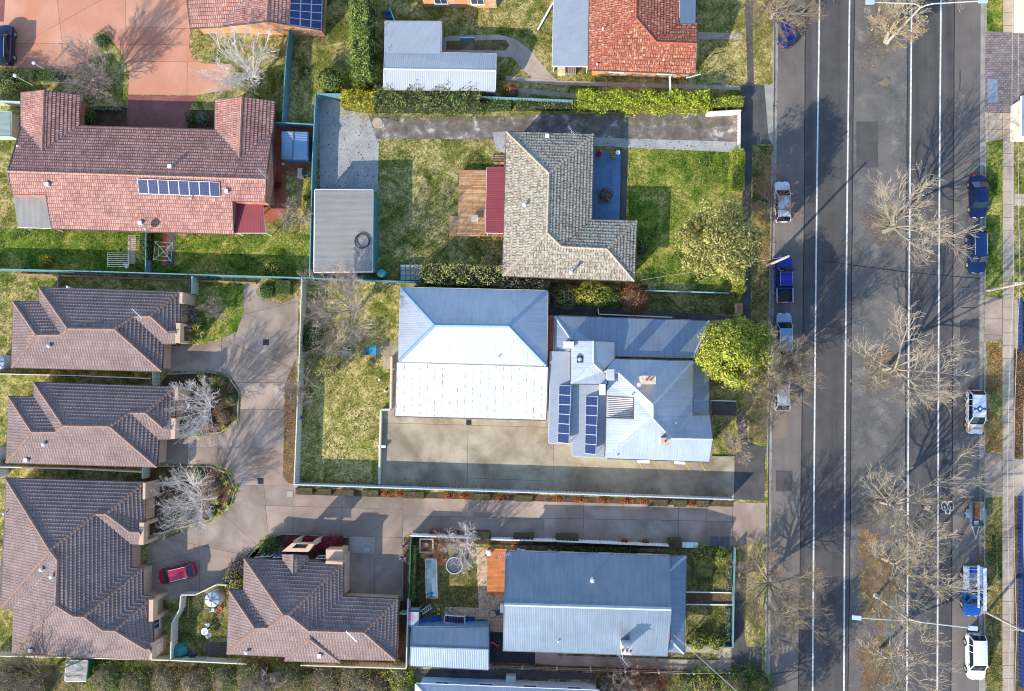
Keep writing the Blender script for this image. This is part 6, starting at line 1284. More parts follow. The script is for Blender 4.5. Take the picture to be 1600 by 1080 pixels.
def car(label, u, v, L, Wd, Ht, style, col, heading=90.0, name='parked_car', cat='car', group='cars parked along the street', flake=0.3, rails=False, z=0.0, pname=None):
    """local +Y is forward; heading in degrees of the forward axis in world xy"""
    c = W(u, v, z); root = thing(name, label, cat, (c.x, c.y, z), group, math.radians(heading-90))
    pm = paint(pname or ('paint_%d_%d_%d' % tuple(int(x*255) for x in col[:3])), col, flake); w = Wd/2; hl = L/2
    S = {'sedan': dict(belt=0.60, ws0=0.56, ws1=0.30, rf=-0.34, rb=-0.66), 'hatch': dict(belt=0.58, ws0=0.60, ws1=0.28, rf=-0.70, rb=-0.93), 'wagon': dict(belt=0.58, ws0=0.52, ws1=0.24, rf=-0.78, rb=-0.95), 'suv': dict(belt=0.60, ws0=0.52, ws1=0.26, rf=-0.82, rb=-0.96), 'ute': dict(belt=0.60, ws0=0.52, ws1=0.30, rf=-0.32, rb=-0.38), 'trade': dict(belt=0.60, ws0=0.48, ws1=0.24, rf=-0.02, rb=-0.06)}[style]
    zb = Ht*S['belt']; g = 0.2
    def half(y):
        t = abs(y)/hl; q = max(0, (t-0.70)/0.30); return w*(1-0.06*q-0.22*q**4)
    def deck(y):
        t = y/hl
        if t > S['ws0']: return zb-0.03-(0.20*((t-S['ws0'])/(1-S['ws0']))**1.5)
        if t < S['rb'] and style == 'sedan': return zb+0.02-0.08*((S['rb']-t)/(1+S['rb']))
        return zb
    ys = [-1, -0.985, -0.95, -0.9, -0.8, -0.66, -0.5, -0.25, 0, 0.25, 0.45, 0.56, 0.66, 0.78, 0.88, 0.95, 0.985, 1.0]
    if style in ('ute', 'trade'): ys = [y for y in ys if y > S['rb']+0.02]; ys = [S['rb']-0.02]+ys
    rings = []
    for t in ys:
        y = t*hl; h = half(y); d = deck(y); lo = g+(0.12 if abs(t) > 0.97 else 0); e = 0.90 if abs(t) > 0.995 else 1.0; d = d-(0.10 if abs(t) > 0.995 else 0)
        rings.append([Vector((sx*hh*e, y, zz)) for sx, hh, zz in ((-1, h*0.90, lo), (-1, h*0.99, g+0.16), (-1, h, (g+d)*0.55), (-1, h*0.97, d-0.10), (-1, h*0.90, d), (-1, h*0.45, d+0.045), (1, 0, d+0.055), (1, h*0.45, d+0.045), (1, h*0.90, d), (1, h*0.97, d-0.10), (1, h, (g+d)*0.55), (1, h*0.99, g+0.16), (1, h*0.90, lo))])
    mb = MB(); loft(mb, rings); body = mb.build('body', pm, root, local=True); weld(body)
    # greenhouse
    y0, y1, y2, y3 = S['ws0']*hl, S['ws1']*hl, S['rf']*hl, S['rb']*hl; wt = w*0.74; wb = w*0.88; zt = Ht
    roof = MB(); rr_ = []
    for k in range(7):
        t = k/6; y = y1+(y2-y1)*t; bow = 0.05*(1-(2*t-1)**2)
        rr_.append([Vector((sx*wt*q, y, zt-0.05+bow*0.6+0.05*(1-q*q))) for sx, q in ((-1, 1.04), (-1, 0.9), (-1, 0.5), (1, 0), (1, 0.5), (1, 0.9), (1, 1.04))])
    loft(roof, rr_, False)
    for a, b in zip(rr_, rr_[1:]):
        for k, sg in ((0, 1), (-1, -1)): roof.poly([a[k], b[k], b[k]-Vector((0, 0, 0.06)), a[k]-Vector((0, 0, 0.06))])
    for r_ in (rr_[0], rr_[-1]): roof.poly([r_[0], r_[-1], r_[-1]-Vector((0, 0, 0.06)), r_[0]-Vector((0, 0, 0.06))])
    ro = roof.build('roof', pm, root, local=True); weld(ro)
    C0 = [Vector((-wb, y0, zb)), Vector((wb, y0, zb)), Vector((wt, y1, zt-0.05)), Vector((-wt, y1, zt-0.05))]
    C1 = [Vector((-wb, y3, zb+0.02)), Vector((wb, y3, zb+0.02)), Vector((wt, y2, zt-0.05)), Vector((-wt, y2, zt-0.05))]
    for a, b in ((C0[0], C0[3]), (C0[1], C0[2]), (C1[0], C1[3]), (C1[1], C1[2])): cab = MB(); cab.bar(a, b, 0.09, 0.07); cab.build('pillar', pm, root, local=True)
    ym = (y1*0.5+y2*0.5) if style not in ('ute',) else (y1+y2)/2
    for sx in (-1, 1): cab = MB(); cab.bar((sx*wb*0.995, ym, zb), (sx*wt*1.01, ym, zt-0.06), 0.07, 0.06); cab.build('pillar', pm, root, local=True)
    if style in ('wagon', 'suv'):
        yq = y2+(y1-y2)*0.22
        for sx in (-1, 1): cab = MB(); cab.bar((sx*wb*0.995, yq, zb), (sx*wt*1.01, yq, zt-0.06), 0.06, 0.12); cab.build('pillar', pm, root, local=True)
    for nm, q in (('windscreen', C0), ('rear_window', C1)):
        m = MB(); cc = sum(q, Vector((0, 0, 0)))/4; nn = newell_raw(q).normalized()
        mid0 = (q[0]+q[1])/2; mid1 = (q[2]+q[3])/2; bow = Vector((0, 0.07 if nm == 'windscreen' else -0.05, 0.02))
        m.poly([q[0]*0.97+cc*0.03, mid0+bow, mid1+bow, q[3]*0.97+cc*0.03]); m.poly([mid0+bow, q[1]*0.97+cc*0.03, q[2]*0.97+cc*0.03, mid1+bow]); m.build(nm, CGLASS, root, local=True, smooth=True)
    for sx in (-1, 1):
        for ya, yb, ta, tb in ((y0-0.03, ym+0.03, y1-0.02, ym+0.03), (ym-0.03, y3+0.03, ym-0.03, y2+0.02)):
            m = MB(); m.poly([(sx*wb*0.985, ya, zb+0.01), (sx*wb*0.985, yb, zb+0.01), (sx*wt*0.99, tb, zt-0.06), (sx*wt*0.99, ta, zt-0.06)]); m.build('side_window', CGLASS, root, local=True)
    # wheels
    wr = 0.33 if Ht < 1.6 else 0.37
    for sy in (0.60, -0.58):
        for sx in (-1, 1):
            m = MB(); cx = sx*(w-0.10); m.tube((cx-sx*0.11, sy*hl, wr), (cx+sx*0.115, sy*hl, wr), wr, wr, 18); wo_ = m.build('wheel', TYRE, root, local=True)
            m = MB(); m.tube((cx+sx*0.10, sy*hl, wr), (cx+sx*0.125, sy*hl, wr), wr*0.66, wr*0.6, 12); m.build('rim', RIM, wo_, local=True)
            m = MB(); m.tube((sx*(w*0.5), sy*hl, wr+0.03), (sx*(w*1.002), sy*hl, wr+0.03), wr+0.07, wr+0.07, 18); m.build('wheel_arch', BLACKP, root, local=True)
    for sx in (-1, 1):
        m = MB(); m.box((sx*half(hl)*0.68, hl*0.965, deck(hl*0.95)-0.10), (w*0.42, 0.20, 0.13), -sx*0.25); m.build('headlight', HEAD, root, local=True)
        if style != 'trade': m = MB(); m.box((sx*half(-hl)*0.74, -hl*0.975 if style not in ('ute',) else -hl*0.985, zb-0.08), (w*0.30, 0.16, 0.20), sx*0.2); m.build('tail_light', TAIL, root, local=True)
        m = MB(); m.box((sx*(w+0.09), y0-0.32, zb+0.06), (0.20, 0.12, 0.13), 0); m.build('mirror', pm, root, local=True)
    m = MB(); m.box((0, hl*0.985, g+0.22), (w*1.1, 0.10, 0.16)); m.build('grille', BLACKP, root, local=True)
    m = MB(); m.box((0, y0+0.03, zb+0.03), (w*1.5, 0.16, 0.05)); m.build('wiper_cowl', BLACKP, root, local=True)
    m = MB(); m.box((0, hl+0.006, g+0.15), (0.37, 0.012, 0.11)); m.build('number_plate', TRIM, root, local=True)
    if rails:
        for sx in (-1, 1): m = MB(); m.bar((sx*wt*0.95, y1-0.15, zt+0.03), (sx*wt*0.95, y2+0.1, zt+0.03), 0.04, 0.05); m.build('roof_rail', ALU, root, local=True)
    if style == 'ute':
        t0, t1 = S['rb']*hl-0.04, -hl; m = MB(); zf = 0.72; zw = 1.06
        for sx in (-1, 1):
            m.box((sx*(w-0.06), (t0+t1)/2, (g+0.12+zw)/2), (0.10, t0-t1, zw-g-0.12))
        m.box((0, t1+0.04, (g+0.15+zw)/2), (Wd-0.02, 0.08, zw-g-0.15)); m.box((0, t0-0.03, (g+0.15+zw)/2), (Wd-0.02, 0.06, zw-g-0.15)); m.build('tray', pm, root, local=True)
        m = MB(); m.box((0, (t0+t1)/2, 0.70), (Wd-0.24, t0-t1-0.1, 0.06)); m.build('tray_floor', BLACKP, root, local=True)
        for sx in (-1, 1): m = MB(); m.bar((sx*(w-0.06), t0, zw+0.02), (sx*(w-0.06), t1, zw+0.02), 0.08, 0.04); m.build('tray_rail', ALU, root, local=True)
        m = MB(); m.bar((-w+0.06, t1+0.04, zw+0.02), (w-0.06, t1+0.04, zw+0.02), 0.06, 0.04); m.build('tray_rail', ALU, root, local=True)
        for y in (y1-0.35, y2+0.3): m = MB(); m.bar((-wt, y, zt+0.08), (wt, y, zt+0.08), 0.06, 0.05); m.build('roof_bar', BLACKP, root, local=True)
        for sx in (-1, 1): m = MB(); m.bar((sx*wt*0.95, y1-0.1, zt+0.03), (sx*wt*0.95, y2+0.1, zt+0.03), 0.04, 0.05); m.build('roof_rail', ALU, root, local=True)
    if style == 'trade':
        t0, t1 = S['rb']*hl-0.05, -hl; m = MB(); zf = 0.85
        m.box((0, (t0+t1)/2, zf-0.05), (Wd, t0-t1, 0.10)); m.build('tray_floor', plain('checker_plate', C(180, 186, 192), 0.45, 0.5), root, local=True)
        for sx in (-1, 1): m = MB(); m.box((sx*(w-0.17), (t0+t1)/2, zf+0.28), (0.34, t0-t1, 0.56)); m.build('tool_box', plain('pale_blue_steel', C(186, 204, 222), 0.4, 0.3), root, local=True)
        m = MB(); m.box((0, t1+0.03, zf+0.2), (Wd, 0.05, 0.40)); m.build('tailgate', plain('pale_blue_steel', C(186, 204, 222), 0.4, 0.3), root, local=True)
        m = MB(); m.box((-0.15, t1+0.45, zf+0.18), (0.8, 0.5, 0.3)); m.build('blue_crate', paint('crate_blue', C(20, 60, 190)), root, local=True)
        for y in (t1+0.15, (t0+t1)/2, t0-0.1):
            m = MB()
            for sx in (-1, 1): m.bar((sx*(w-0.08), y, zf), (sx*(w-0.08), y, Ht+0.15), 0.05, 0.05)
            m.bar((-w+0.08, y, Ht+0.15), (w-0.08, y, Ht+0.15), 0.05, 0.05)
            m.build('rack_hoop', ALU, root, local=True)
        for x, a0, a1, wd_ in ((-0.05, t1-0.35, y0+0.2, 0.18), (-0.72, t1-0.1, y0+0.5, 0.30)):
            m = MB(); m.box((x, (a0+a1)/2, Ht+0.24), (wd_, a1-a0, 0.12)); m.build('ladder', plain('white_ladder', C(230, 234, 236), 0.4, 0.3), root, local=True)
    return root
NAVY = C(18, 46, 104)
car('small blue hatchback parked under the brown verge tree at the top', 1226, 50, 4.2, 1.76, 1.5, 'hatch', C(10, 36, 120))
car('white wagon parked beside the small russet tree', 1220, 318, 4.65, 1.82, 1.5, 'wagon', C(206, 208, 210), flake=0.0, rails=True)
car('bright blue dual-cab ute with open black tray', 1222, 438, 5.3, 1.88, 1.8, 'ute', C(14, 28, 150), name='parked_ute', cat='ute')
car('pale blue-silver wagon parked behind the blue ute', 1222, 523, 4.75, 1.85, 1.68, 'suv', C(128, 158, 180), rails=True, flake=0.5)
car('silver hatchback parked beneath the bare tree by the round evergreen', 1219, 611, 4.5, 1.8, 1.48, 'hatch', C(190, 200, 210), flake=0.5)
car('dark blue sedan, upper of the two parked on the right', 1523.5, 309, 4.75, 1.82, 1.45, 'sedan', C(10, 30, 78), heading=-90)
car('dark blue wagon with silver roof rails, lower of the two on the right', 1521, 395, 4.75, 1.84, 1.66, 'suv', C(14, 44, 92), heading=-90, rails=True)
amb = car('white emergency wagon with red and white chequered sides', 1519, 643, 4.85, 1.85, 1.6, 'wagon', C(210, 212, 214), heading=-91, name='emergency_wagon', flake=0.0, pname='emergency_white')
ute2 = car('blue tradesman ute with ladders on its rack', 1513, 920, 5.4, 1.85, 1.8, 'trade', C(20, 84, 160), heading=-91, name='parked_ute', cat='ute')
car('white tall wagon parked at the lower right', 1519, 1022, 4.9, 1.9, 1.8, 'suv', C(206, 210, 214), heading=-90, flake=0.0)
car('red hatchback parked outside the stepped villa garage', 281, 894, 4.5, 1.78, 1.5, 'hatch', C(168, 16, 52), heading=194, z=G+0.02, group='cars on the driveways', rails=True)
car('dark blue four-wheel drive on the terracotta driveway at the left edge', 15, 75, 4.9, 1.9, 1.85, 'suv', C(16, 38, 68), z=G+0.02, group='cars on the driveways', rails=True)
# livery on the emergency wagon
RC, YC, OC = paint('livery_red', C(214, 30, 34)), paint('livery_yellow', C(226, 200, 40)), paint('livery_orange', C(236, 150, 30)); BC = paint('livery_blue', C(30, 82, 150)); WC = paint('livery_white', C(236, 238, 240))
hw = 1.85/2
for sx in (-1, 1):
    for row in range(2):
        for k in range(9):
            m = MB(); y = -1.75+k*0.36; m.box((sx*(hw+0.004), y, 0.50+row*0.18), (0.012, 0.34, 0.17)); m.build('chequer', (RC if row == 0 else YC) if (k+row) % 2 == 0 else WC, amb, local=True)
    m = MB(); m.tube((sx*(hw*0.93), -1.95, 0.98), (sx*(hw+0.012), -1.95, 0.98), 0.30, 0.30, 18); o = m.build('roundel', BC, amb, local=True); m = MB(); m.tube((sx*(hw), -1.95, 0.98), (sx*(hw+0.018), -1.95, 0.98), 0.22, 0.22, 18); m.build('roundel_face', WC, o, local=True)
    m = MB()
    for a in range(3): m.box((sx*(hw+0.02), -1.95, 0.98), (0.006, 0.07, 0.38), ax=Matrix.Rotation(a*math.pi/3, 3, 'X'))
    m.build('cross', RC, o, local=True)
    m = MB(); m.box((sx*0.72, 1.75, 0.885), (0.16, 0.9, 0.03)); m.build('bonnet_stripe', OC, amb, local=True); m = MB(); m.box((sx*(hw+0.004), 1.55, 0.72), (0.012, 1.1, 0.22)); m.build('side_stripe', OC, amb, local=True)
m = MB(); m.box((0, 1.85, 0.962), (0.95, 0.12, 0.012)); m.build('bonnet_stripe', OC, amb, local=True)
m = MB(); m.poly([(-0.38, -0.35, 1.652), (0, -0.75, 1.668), (0.38, -0.35, 1.652), (0, 0.05, 1.668)]); m.poly([(-0.66, -0.22, 1.63), (-0.66, -0.48, 1.63), (-0.3, -0.42, 1.652), (-0.3, -0.28, 1.652)]); m.poly([(0.66, -0.48, 1.63), (0.66, -0.22, 1.63), (0.3, -0.28, 1.652), (0.3, -0.42, 1.652)]); o = m.build('roof_emblem', BC, amb, local=True)
m = MB(); m.poly([(-0.16, -0.35, 1.676), (0, -0.52, 1.68), (0.16, -0.35, 1.676), (0, -0.18, 1.68)]); m.build('emblem_centre', WC, o, local=True)
m = MB(); m.box((0, -2.44, 0.66), (1.5, 0.05, 0.45)); m.build('rear_panel', RC, amb, local=True)
# box trailer
c = W(1520, 801, 0); tr = thing('box_trailer', 'weathered steel box trailer with timber floor and drawbar', 'trailer', (c.x, c.y, 0), None, math.pi)
TS = plain('dull_trailer_steel', C(130, 150, 158), 0.5, 0.4, 0.3); RUSTW = plain('rusty_timber_floor', C(138, 88, 52), 0.9, 0, 0.5, 1.5)
m = MB(); m.box((0, 0, 0.62), (1.35, 2.6, 0.06)); m.build('floor', TS, tr, local=True); m = MB(); m.box((-0.05, -0.1, 0.66), (0.7, 2.3, 0.03)); m.build('floor_board', RUSTW, tr, local=True)
for sx in (-1, 1):
    m = MB(); m.box((sx*0.68, 0, 0.86), (0.05, 2.6, 0.46)); m.build('side_panel', TS, tr, local=True)
    m = MB(); m.tube((sx*0.80, 0, 0.32), (sx*0.98, 0, 0.32), 0.32, 0.32, 16); w_ = m.build('wheel', TYRE, tr, local=True); m = MB(); m.tube((sx*0.95, 0, 0.32), (sx*0.99, 0, 0.32), 0.18, 0.16, 12); m.build('rim', RIM, w_, local=True)
    m = MB(); m.box((sx*0.90, 0, 0.72), (0.34, 0.95, 0.06)); m.build('mudguard', plain('mudguard_blue_grey', C(140, 172, 196), 0.4, 0.3), tr, local=True)
    m = MB(); m.bar((sx*0.45, 1.2, 0.52), (0.0, 2.75, 0.50), 0.07, 0.08); m.build('drawbar', ALU, tr, local=True)
    m = MB(); m.box((sx*0.85, -1.2, 0.6), (0.16, 0.05, 0.12)); m.build('tail_light', TAIL, tr, local=True)
for sy in (-1, 1): m = MB(); m.box((0, sy*1.3, 0.84), (1.4, 0.05, 0.42)); m.build('end_panel', TS, tr, local=True)
m = MB(); m.box((0.05, 1.0, 0.72), (0.5, 0.45, 0.12)); m.build('tool_tray', plain('pale_blue_steel', C(186, 204, 222)), tr, local=True)

# ---------------------------------------------------------------- lamps, poles, wires
POLE = plain('galvanised_pole', C(206, 202, 196), 0.5, 0.4, 0.15); WOODP = plain('weathered_pole_timber', C(176, 164, 150), 0.85, 0, 0.25); LAMPH = plain('lamp_housing', C(190, 210, 226), 0.4, 0.3, 0.1)
def lamp(label, bu, bv, h, spread, rz):
    b = W(bu, bv, 0); root = thing('street_lamp', label, 'street lamp', (b.x, b.y, 0), 'double-armed street lamps on the median', rz)
    m = MB(); m.tube((0, 0, 0), (0, 0, h*0.35), 0.17, 0.14, 10); m.tube((0, 0, h*0.35), (0, 0, h), 0.13, 0.09, 10); m.tube((0, 0, 0), (0, 0, 0.06), 0.3, 0.3, 10); m.build('pole', POLE, root, local=True)
    for sx in (-1, 1):
        m = MB(); pr = [Vector((0, 0, h-0.4)), Vector((sx*0.35, 0, h+0.2)), Vector((sx*0.9, 0, h+0.55)), Vector((sx*spread, 0, h+1.0))]
        for p, q in zip(pr, pr[1:]): m.tube(p, q, 0.065, 0.055, 8)
        m.build('arm', POLE, root, local=True)
        m = MB(); m.box((sx*(spread+0.38), 0, h+1.03), (0.85, 0.42, 0.16)); o = m.build('lamp_head', LAMPH, root, local=True); m = MB(); m.box((sx*(spread+0.42), 0, h+0.93), (0.5, 0.3, 0.05)); m.build('lens', HEAD, o, local=True)
    return root
lamp('double-armed street lamp on the median at the top', 1386, 66, 8.6, 5.2, -0.02)
lamp('double-armed street lamp on the median at the lower right', 1368, 931, 8.6, 5.2, -0.07)
def pole(label, bu, bv, tu, tv, h, arm=2.0, arz=0.0):
    b = W(bu, bv, G); t = W(tu, tv, h); root = thing('power_pole', label, 'power pole', (b.x, b.y, G), 'timber power poles')
    m = MB(); m.tube(b-Vector((0, 0, 0.2)), t, 0.17, 0.12, 10); m.build('pole', WOODP, root)
    if arm:
        d = Vector((math.cos(arz), math.sin(arz), 0)); m = MB(); m.bar(t-d*arm/2-Vector((0, 0, 0.4)), t+d*arm/2-Vector((0, 0, 0.4)), 0.12, 0.12); m.build('crossarm', WOODP, root)
        for k in (-0.45, -0.2, 0.2, 0.45): m = MB(); p = t+d*arm*k-Vector((0, 0, 0.34)); m.tube(p, p+Vector((0, 0, 0.2)), 0.05, 0.03, 6); m.build('insulator', TRIM, root)
    return root, t
_, tA = pole('timber power pole beside the upper concrete crossing on the right', 1541.5, 454.5, 1604, 441.5, 9.0)
_, tB = pole('timber power pole on the lower right verge', 1542.5, 957, 1599, 986, 8.2)
_, tC = pole('short pale power pole over the blue ute on the west verge', 1199.5, 414.5, 1232, 400.5, 7.9, 0)
_, tD = pole('timber power pole below the lower photo edge near the kerb', 1190, 1092, 1205, 1130, 8.5, 1.6)
def wire(a, b, sag, label, r=0.022):
    o = thing('power_line', label, 'cable', ((a.x+b.x)/2, (a.y+b.y)/2, G), 'overhead cables'); m = MB(); n = 14; P = []
    for k in range(n+1): t = k/n; p = a.lerp(b, t); p.z -= sag*4*t*(1-t); P.append(p)
    for p, q in zip(P, P[1:]): m.tube(p, q, r, r, 4, False)
    m.build('strand', POLE, o)
far_t = W(1606, -160, 9.0); far_b = W(1600, 1240, 8.4)
for k, dx in enumerate((-1.1, -0.5, 0.4)):
    nm = ('street-side', 'middle', 'house-side')[k]; v = Vector((dx, 0, -0.2))
    wire(far_t+v, tA+v, 0.5, '%s overhead cable along the right footpath, upper span' % nm); wire(tA+v, tB+v, 0.8, '%s overhead cable along the right footpath, middle span' % nm); wire(tB+v, far_b+v, 0.4, '%s overhead cable along the right footpath, lower span' % nm)
wire(W(1052, 992, 4.0), tD, 0.4, 'service cable from the gabled house to the lower pole'); wire(tC, W(1000, 438, 3.2), 0.3, 'service cable from the short pole to the lichen-roofed house', 0.012)
# ---------------------------------------------------------------- garden structures and small things
TIMB = boards('weathered_deck_timber', C(170, 118, 72), C(196, 160, 120), C(96, 62, 38), 0.14, 3.0, 0, 0.8); TIMB2 = boards('oiled_deck_timber', C(172, 104, 44), C(186, 116, 52), C(110, 62, 28), 0.14, 3.0, 0, 0.6)
BLUEP = plain('blue_porch_paint', C(78, 118, 150), 0.55, 0, 0.25, 0.8); POTR = plain('terracotta_pot', C(170, 70, 50), 0.8, 0, 0.2); PLW = plain('white_plastic', C(226, 230, 232), 0.4, 0, 0.1); PLB = plain('blue_plastic', C(44, 84, 150), 0.5, 0, 0.12); PLY = plain('yellow_plastic', C(226, 196, 40), 0.4, 0, 0.1); PLR = plain('red_plastic', C(190, 44, 52), 0.4, 0, 0.12); NET = plain('dark_mesh', C(56, 70, 78), 0.8, 0, 0.3); TARP = plain('teal_tarpaulin', C(30, 128, 118), 0.6, 0, 0.25); SLATE = plain('slate_blue_cover', C(70, 104, 122), 0.7, 0, 0.25); GREYP = plain('grey_plastic', C(120, 126, 130), 0.6, 0, 0.2); STEELD = plain('dark_steel', C(60, 64, 70), 0.5, 0.4, 0.2)
def at(name, label, cat, u, v, z=G, group=None, rz=0.0): p = W(u, v, z); return thing(name, label, cat, (p.x, p.y, z), group, rz)
def P_(mb, name, mat, root, **k): return mb.build(name, mat, root, local=True, **k)
def bx(root, name, mat, c, s, rz=0.0): m = MB(); m.box(c, s, rz); return P_(m, name, mat, root)
def cy(root, name, mat, a, b, r0, r1=None, n=16): m = MB(); m.tube(a, b, r0, r1, n); return P_(m, name, mat, root)
# deck, stairs and awning at the lichen-roofed house
def deckthing(label, px, h, mat, name='deck'):
    Q = [W(u, v, h) for u, v in px]; c = sum(Q, Vector((0, 0, 0)))/len(Q); root = thing(name, label, 'deck', (c.x, c.y, G)); m = MB(); m.prism([(p.x, p.y) for p in Q], h-0.12, h); m.build('deck_boards', mat, root)
    for p in Q: m = MB(); q = p+(c-p)*0.06; m.box((q.x, q.y, (h-0.12+G)/2), (0.12, 0.12, h-0.12-G)); m.build('stump', F_TIMBER, root)
    return root
deckthing('weathered brown timber deck beside the red awning', [(717.9, 265.8), (788, 265.8), (786, 370), (714.8, 368.5)], 0.75, TIMB); deckthing('small lower timber landing at the corner of the weathered deck', [(703, 338), (716.5, 338), (715, 369), (702, 369)], 0.45, TIMB)
awning('patio_awning', 'red metal awning over the weathered timber deck', [(760.8, 261.8), (789.6, 261), (786, 364.5), (758.5, 363.8)], [2.85, 3.0, 3.0, 2.85], M_MAROON)
st = at('garden_steps', 'timber steps up to the weathered deck beside the grey gravel', 'steps', 780, 252)
for k in range(4): bx(st, 'tread', TIMB, (0, 0.55-k*0.32, 0.12+k*0.15), (1.3, 0.30, 0.07))
for sx in (-1, 1): m = MB(); m.bar((sx*0.66, 0.75, 0.05), (sx*0.66, -0.75, 0.65), 0.05, 0.2); P_(m, 'stringer', F_TIMBER, st)
t = at('low_table', 'small pale square table on the weathered deck', 'table', 742.5, 342.5, 0.76); bx(t, 'table_top', plain('bleached_board', C(206, 190, 168), 0.8), (0, 0, 0.42), (0.8, 0.8, 0.05))
for sx in (-1, 1):
    for sy in (-1, 1): bx(t, 'leg', F_TIMBER, (sx*0.33, sy*0.33, 0.2), (0.06, 0.06, 0.4))
# blue porch
Q = [W(u, v, G) for u, v in ((924, 237), (970, 238), (967.5, 346), (921, 346))]; c = sum(Q, Vector((0, 0, 0)))/4; root = thing('porch', 'bright blue painted concrete porch beside the lichen-roofed house', 'porch', (c.x, c.y, G)); m = MB(); m.prism([(p.x, p.y) for p in Q], G, 0.5); m.build('floor', BLUEP, root)
for k in range(3):
    a, b = W(958+k*4, 264, 0.5), W(957.5+k*4, 290, 0.5); m = MB(); m.box(((a.x+b.x)/2+0.0, (a.y+b.y)/2, 0.5+0.035-k*0.011), (0.30, abs(a.y-b.y), 0.05)); m.build('step', BLUEP, root)
sheet('path', [(970.5, 234), (981, 235), (978, 346), (968, 346)], CONC_DARK, G+0.014)
def pot(label, u, v, r, h, mat, kind=None, z=0.5, pr=None):
    t = at('plant_pot', label, 'plant pot', u, v, z); m = MB(); m.lathe((0, 0, 0), [(r*0.7, 0), (r, h), (r*0.85, h+0.01), (r*0.8, h-0.05)], 14); P_(m, 'pot', mat, t)
    if kind:
        s = Soup(); rr = random.Random(int(u)); pr = pr or r*1.3
        for _ in range(260):
            d = Vector((rr.gauss(0, 1), rr.gauss(0, 1), rr.gauss(0, 1))).normalized(); s.leaf(Vector((0, 0, h+pr*0.7))+d*pr*rr.uniform(0.6, 1), d, 0.14, rr)
        s.build('foliage', LF[kind], t)
pot('red flower pot at the top of the blue porch', 935, 243, 0.28, 0.45, POTR, 'red'); pot('green topiary pot on the blue porch', 956, 245, 0.32, 0.5, POTR, 'dark', pr=0.5); pot('white pot beside the green topiary', 965, 240, 0.26, 0.5, PLW)
bush('dark burgundy spreading plant on the blue porch', 946, 306, 0.9, 0.9, 'purple', 0.2, 60, seed=140, core=CORE_B, base=W(946, 306, 0.5))
pot('white tub at the bottom of the courtyard shed', 443.5, 257, 0.16, 0.25, PLW, None, G)
# shed in the brick courtyard, sheds at the edges
house('garden_shed', 'small blue-grey ribbed shed in the red brick courtyard', 'shed', dict(A=(441, 206, 2.1), B=(480, 207, 2.1), Cc=(480, 250, 2.1), D=(441, 249, 2.1), R1=(458.5, 206.5, 2.45), R2=(457.5, 249.5, 2.45)), ['A R1 R2 D', 'R1 B Cc R2'], 'A B Cc D', 'metal', plain('blue_grey_steel', C(96, 118, 140), 0.5, 0.2), M_TEAL, FLASHB, FLASHB, 0.05, False)
house('garden_shed', 'small weathered shed with green side in the scrub, bottom left', 'shed', dict(A=(104, 1033, 2.0), B=(137, 1033, 2.1), Cc=(134, 1064, 2.1), D=(102, 1064, 2.0)), ['A B Cc D'], 'A B Cc D', 'metal', plain('green_shed_wall', C(44, 110, 70), 0.6, 0.1), M_GREYDULL, FLASH, GUTTER, 0.04, False)
house('garden_shed', 'sage glazed lean-to at the far left edge', 'shed', dict(A=(-14, 173, 1.9), B=(17, 175, 1.6), Cc=(16, 213, 1.6), D=(-15, 213, 1.9)), ['A B Cc D'], 'A B Cc D', 'metal', F_SAGE, metal('sage_sheet', C(150, 164, 152), 0.76, 0.5, 0.1), FLASH, F_SAGE, 0.05, False)
house('cottage', 'sliver of a brick and white building at the top edge above the lawn', 'house', dict(A=(655, -50, 2.6), B=(776, -50, 2.6), Cc=(775, -2, 2.6), D=(657, -3, 2.6)), ['A B Cc D'], 'A B Cc D', 'metal', BR_OR, M_PALE, FLASH, TRIM, 0.1, True)
house('house', 'white roofed porch corner at the upper right edge', 'house', dict(A=(1597, 150, 2.7), B=(1660, 152, 2.7), Cc=(1660, 214, 2.7), D=(1596, 213, 2.7)), ['A B Cc D'], 'A B Cc D', 'metal', RENDER_CREAM, M_WHITE, FLASH, TRIM, 0.2, False)
house('house', 'cream fronted building corner at the top right edge', 'house', dict(A=(1602, -60, 2.9), B=(1680, -60, 2.9), Cc=(1680, 40, 2.9), D=(1601, 40, 2.9)), ['A B Cc D'], 'A B Cc D', 'metal', RENDER_CREAM, M_PALE, FLASH, TRIM, 0.4, False)
# water tanks
TANK = plain('pale_tank_lid', C(168, 180, 196), 0.5, 0.1, 0.15)
def tank(label, u, v, r, h, mat=TANK, ribs=True, g='round garden water tanks'):
    t = at('water_tank', label, 'water tank', u, v, G, g); m = MB(); m.lathe((0, 0, 0), [(r, 0), (r, h), (r*0.97, h+0.05), (r*0.25, h+0.24)], 24); P_(m, 'tank', mat, t)
    m = MB(); m.ring((0, 0, h+0.2), r*0.14, r*0.25, 0.10, 16); P_(m, 'lid_ring', GREYP, t); cy(t, 'hatch', STEELD, (0, 0, h+0.2), (0, 0, h+0.27), r*0.15)
    if ribs:
        for k in range(8): a = k*math.pi/4; m = MB(); m.bar((math.cos(a)*r*0.28, math.sin(a)*r*0.28, h+0.235), (math.cos(a)*r*0.96, math.sin(a)*r*0.96, h+0.07), 0.05, 0.05); P_(m, 'rib', GREYP, t)
tank('round water tank at the garden corner of the first villa', 12, 566, 0.9, 1.7); tank('round water tank at the left edge by the middle villa', 6, 709, 0.85, 1.7); tank('round water tank at the left edge by the stepped villa', 4, 735, 0.85, 1.7)
tank('round water tank in the small villa courtyard', 341, 931, 0.88, 1.6); tank('teal water tank behind the grey garage', 600, 430, 0.5, 1.5, plain('teal_tank', C(70, 150, 150), 0.5, 0.1), False, None)
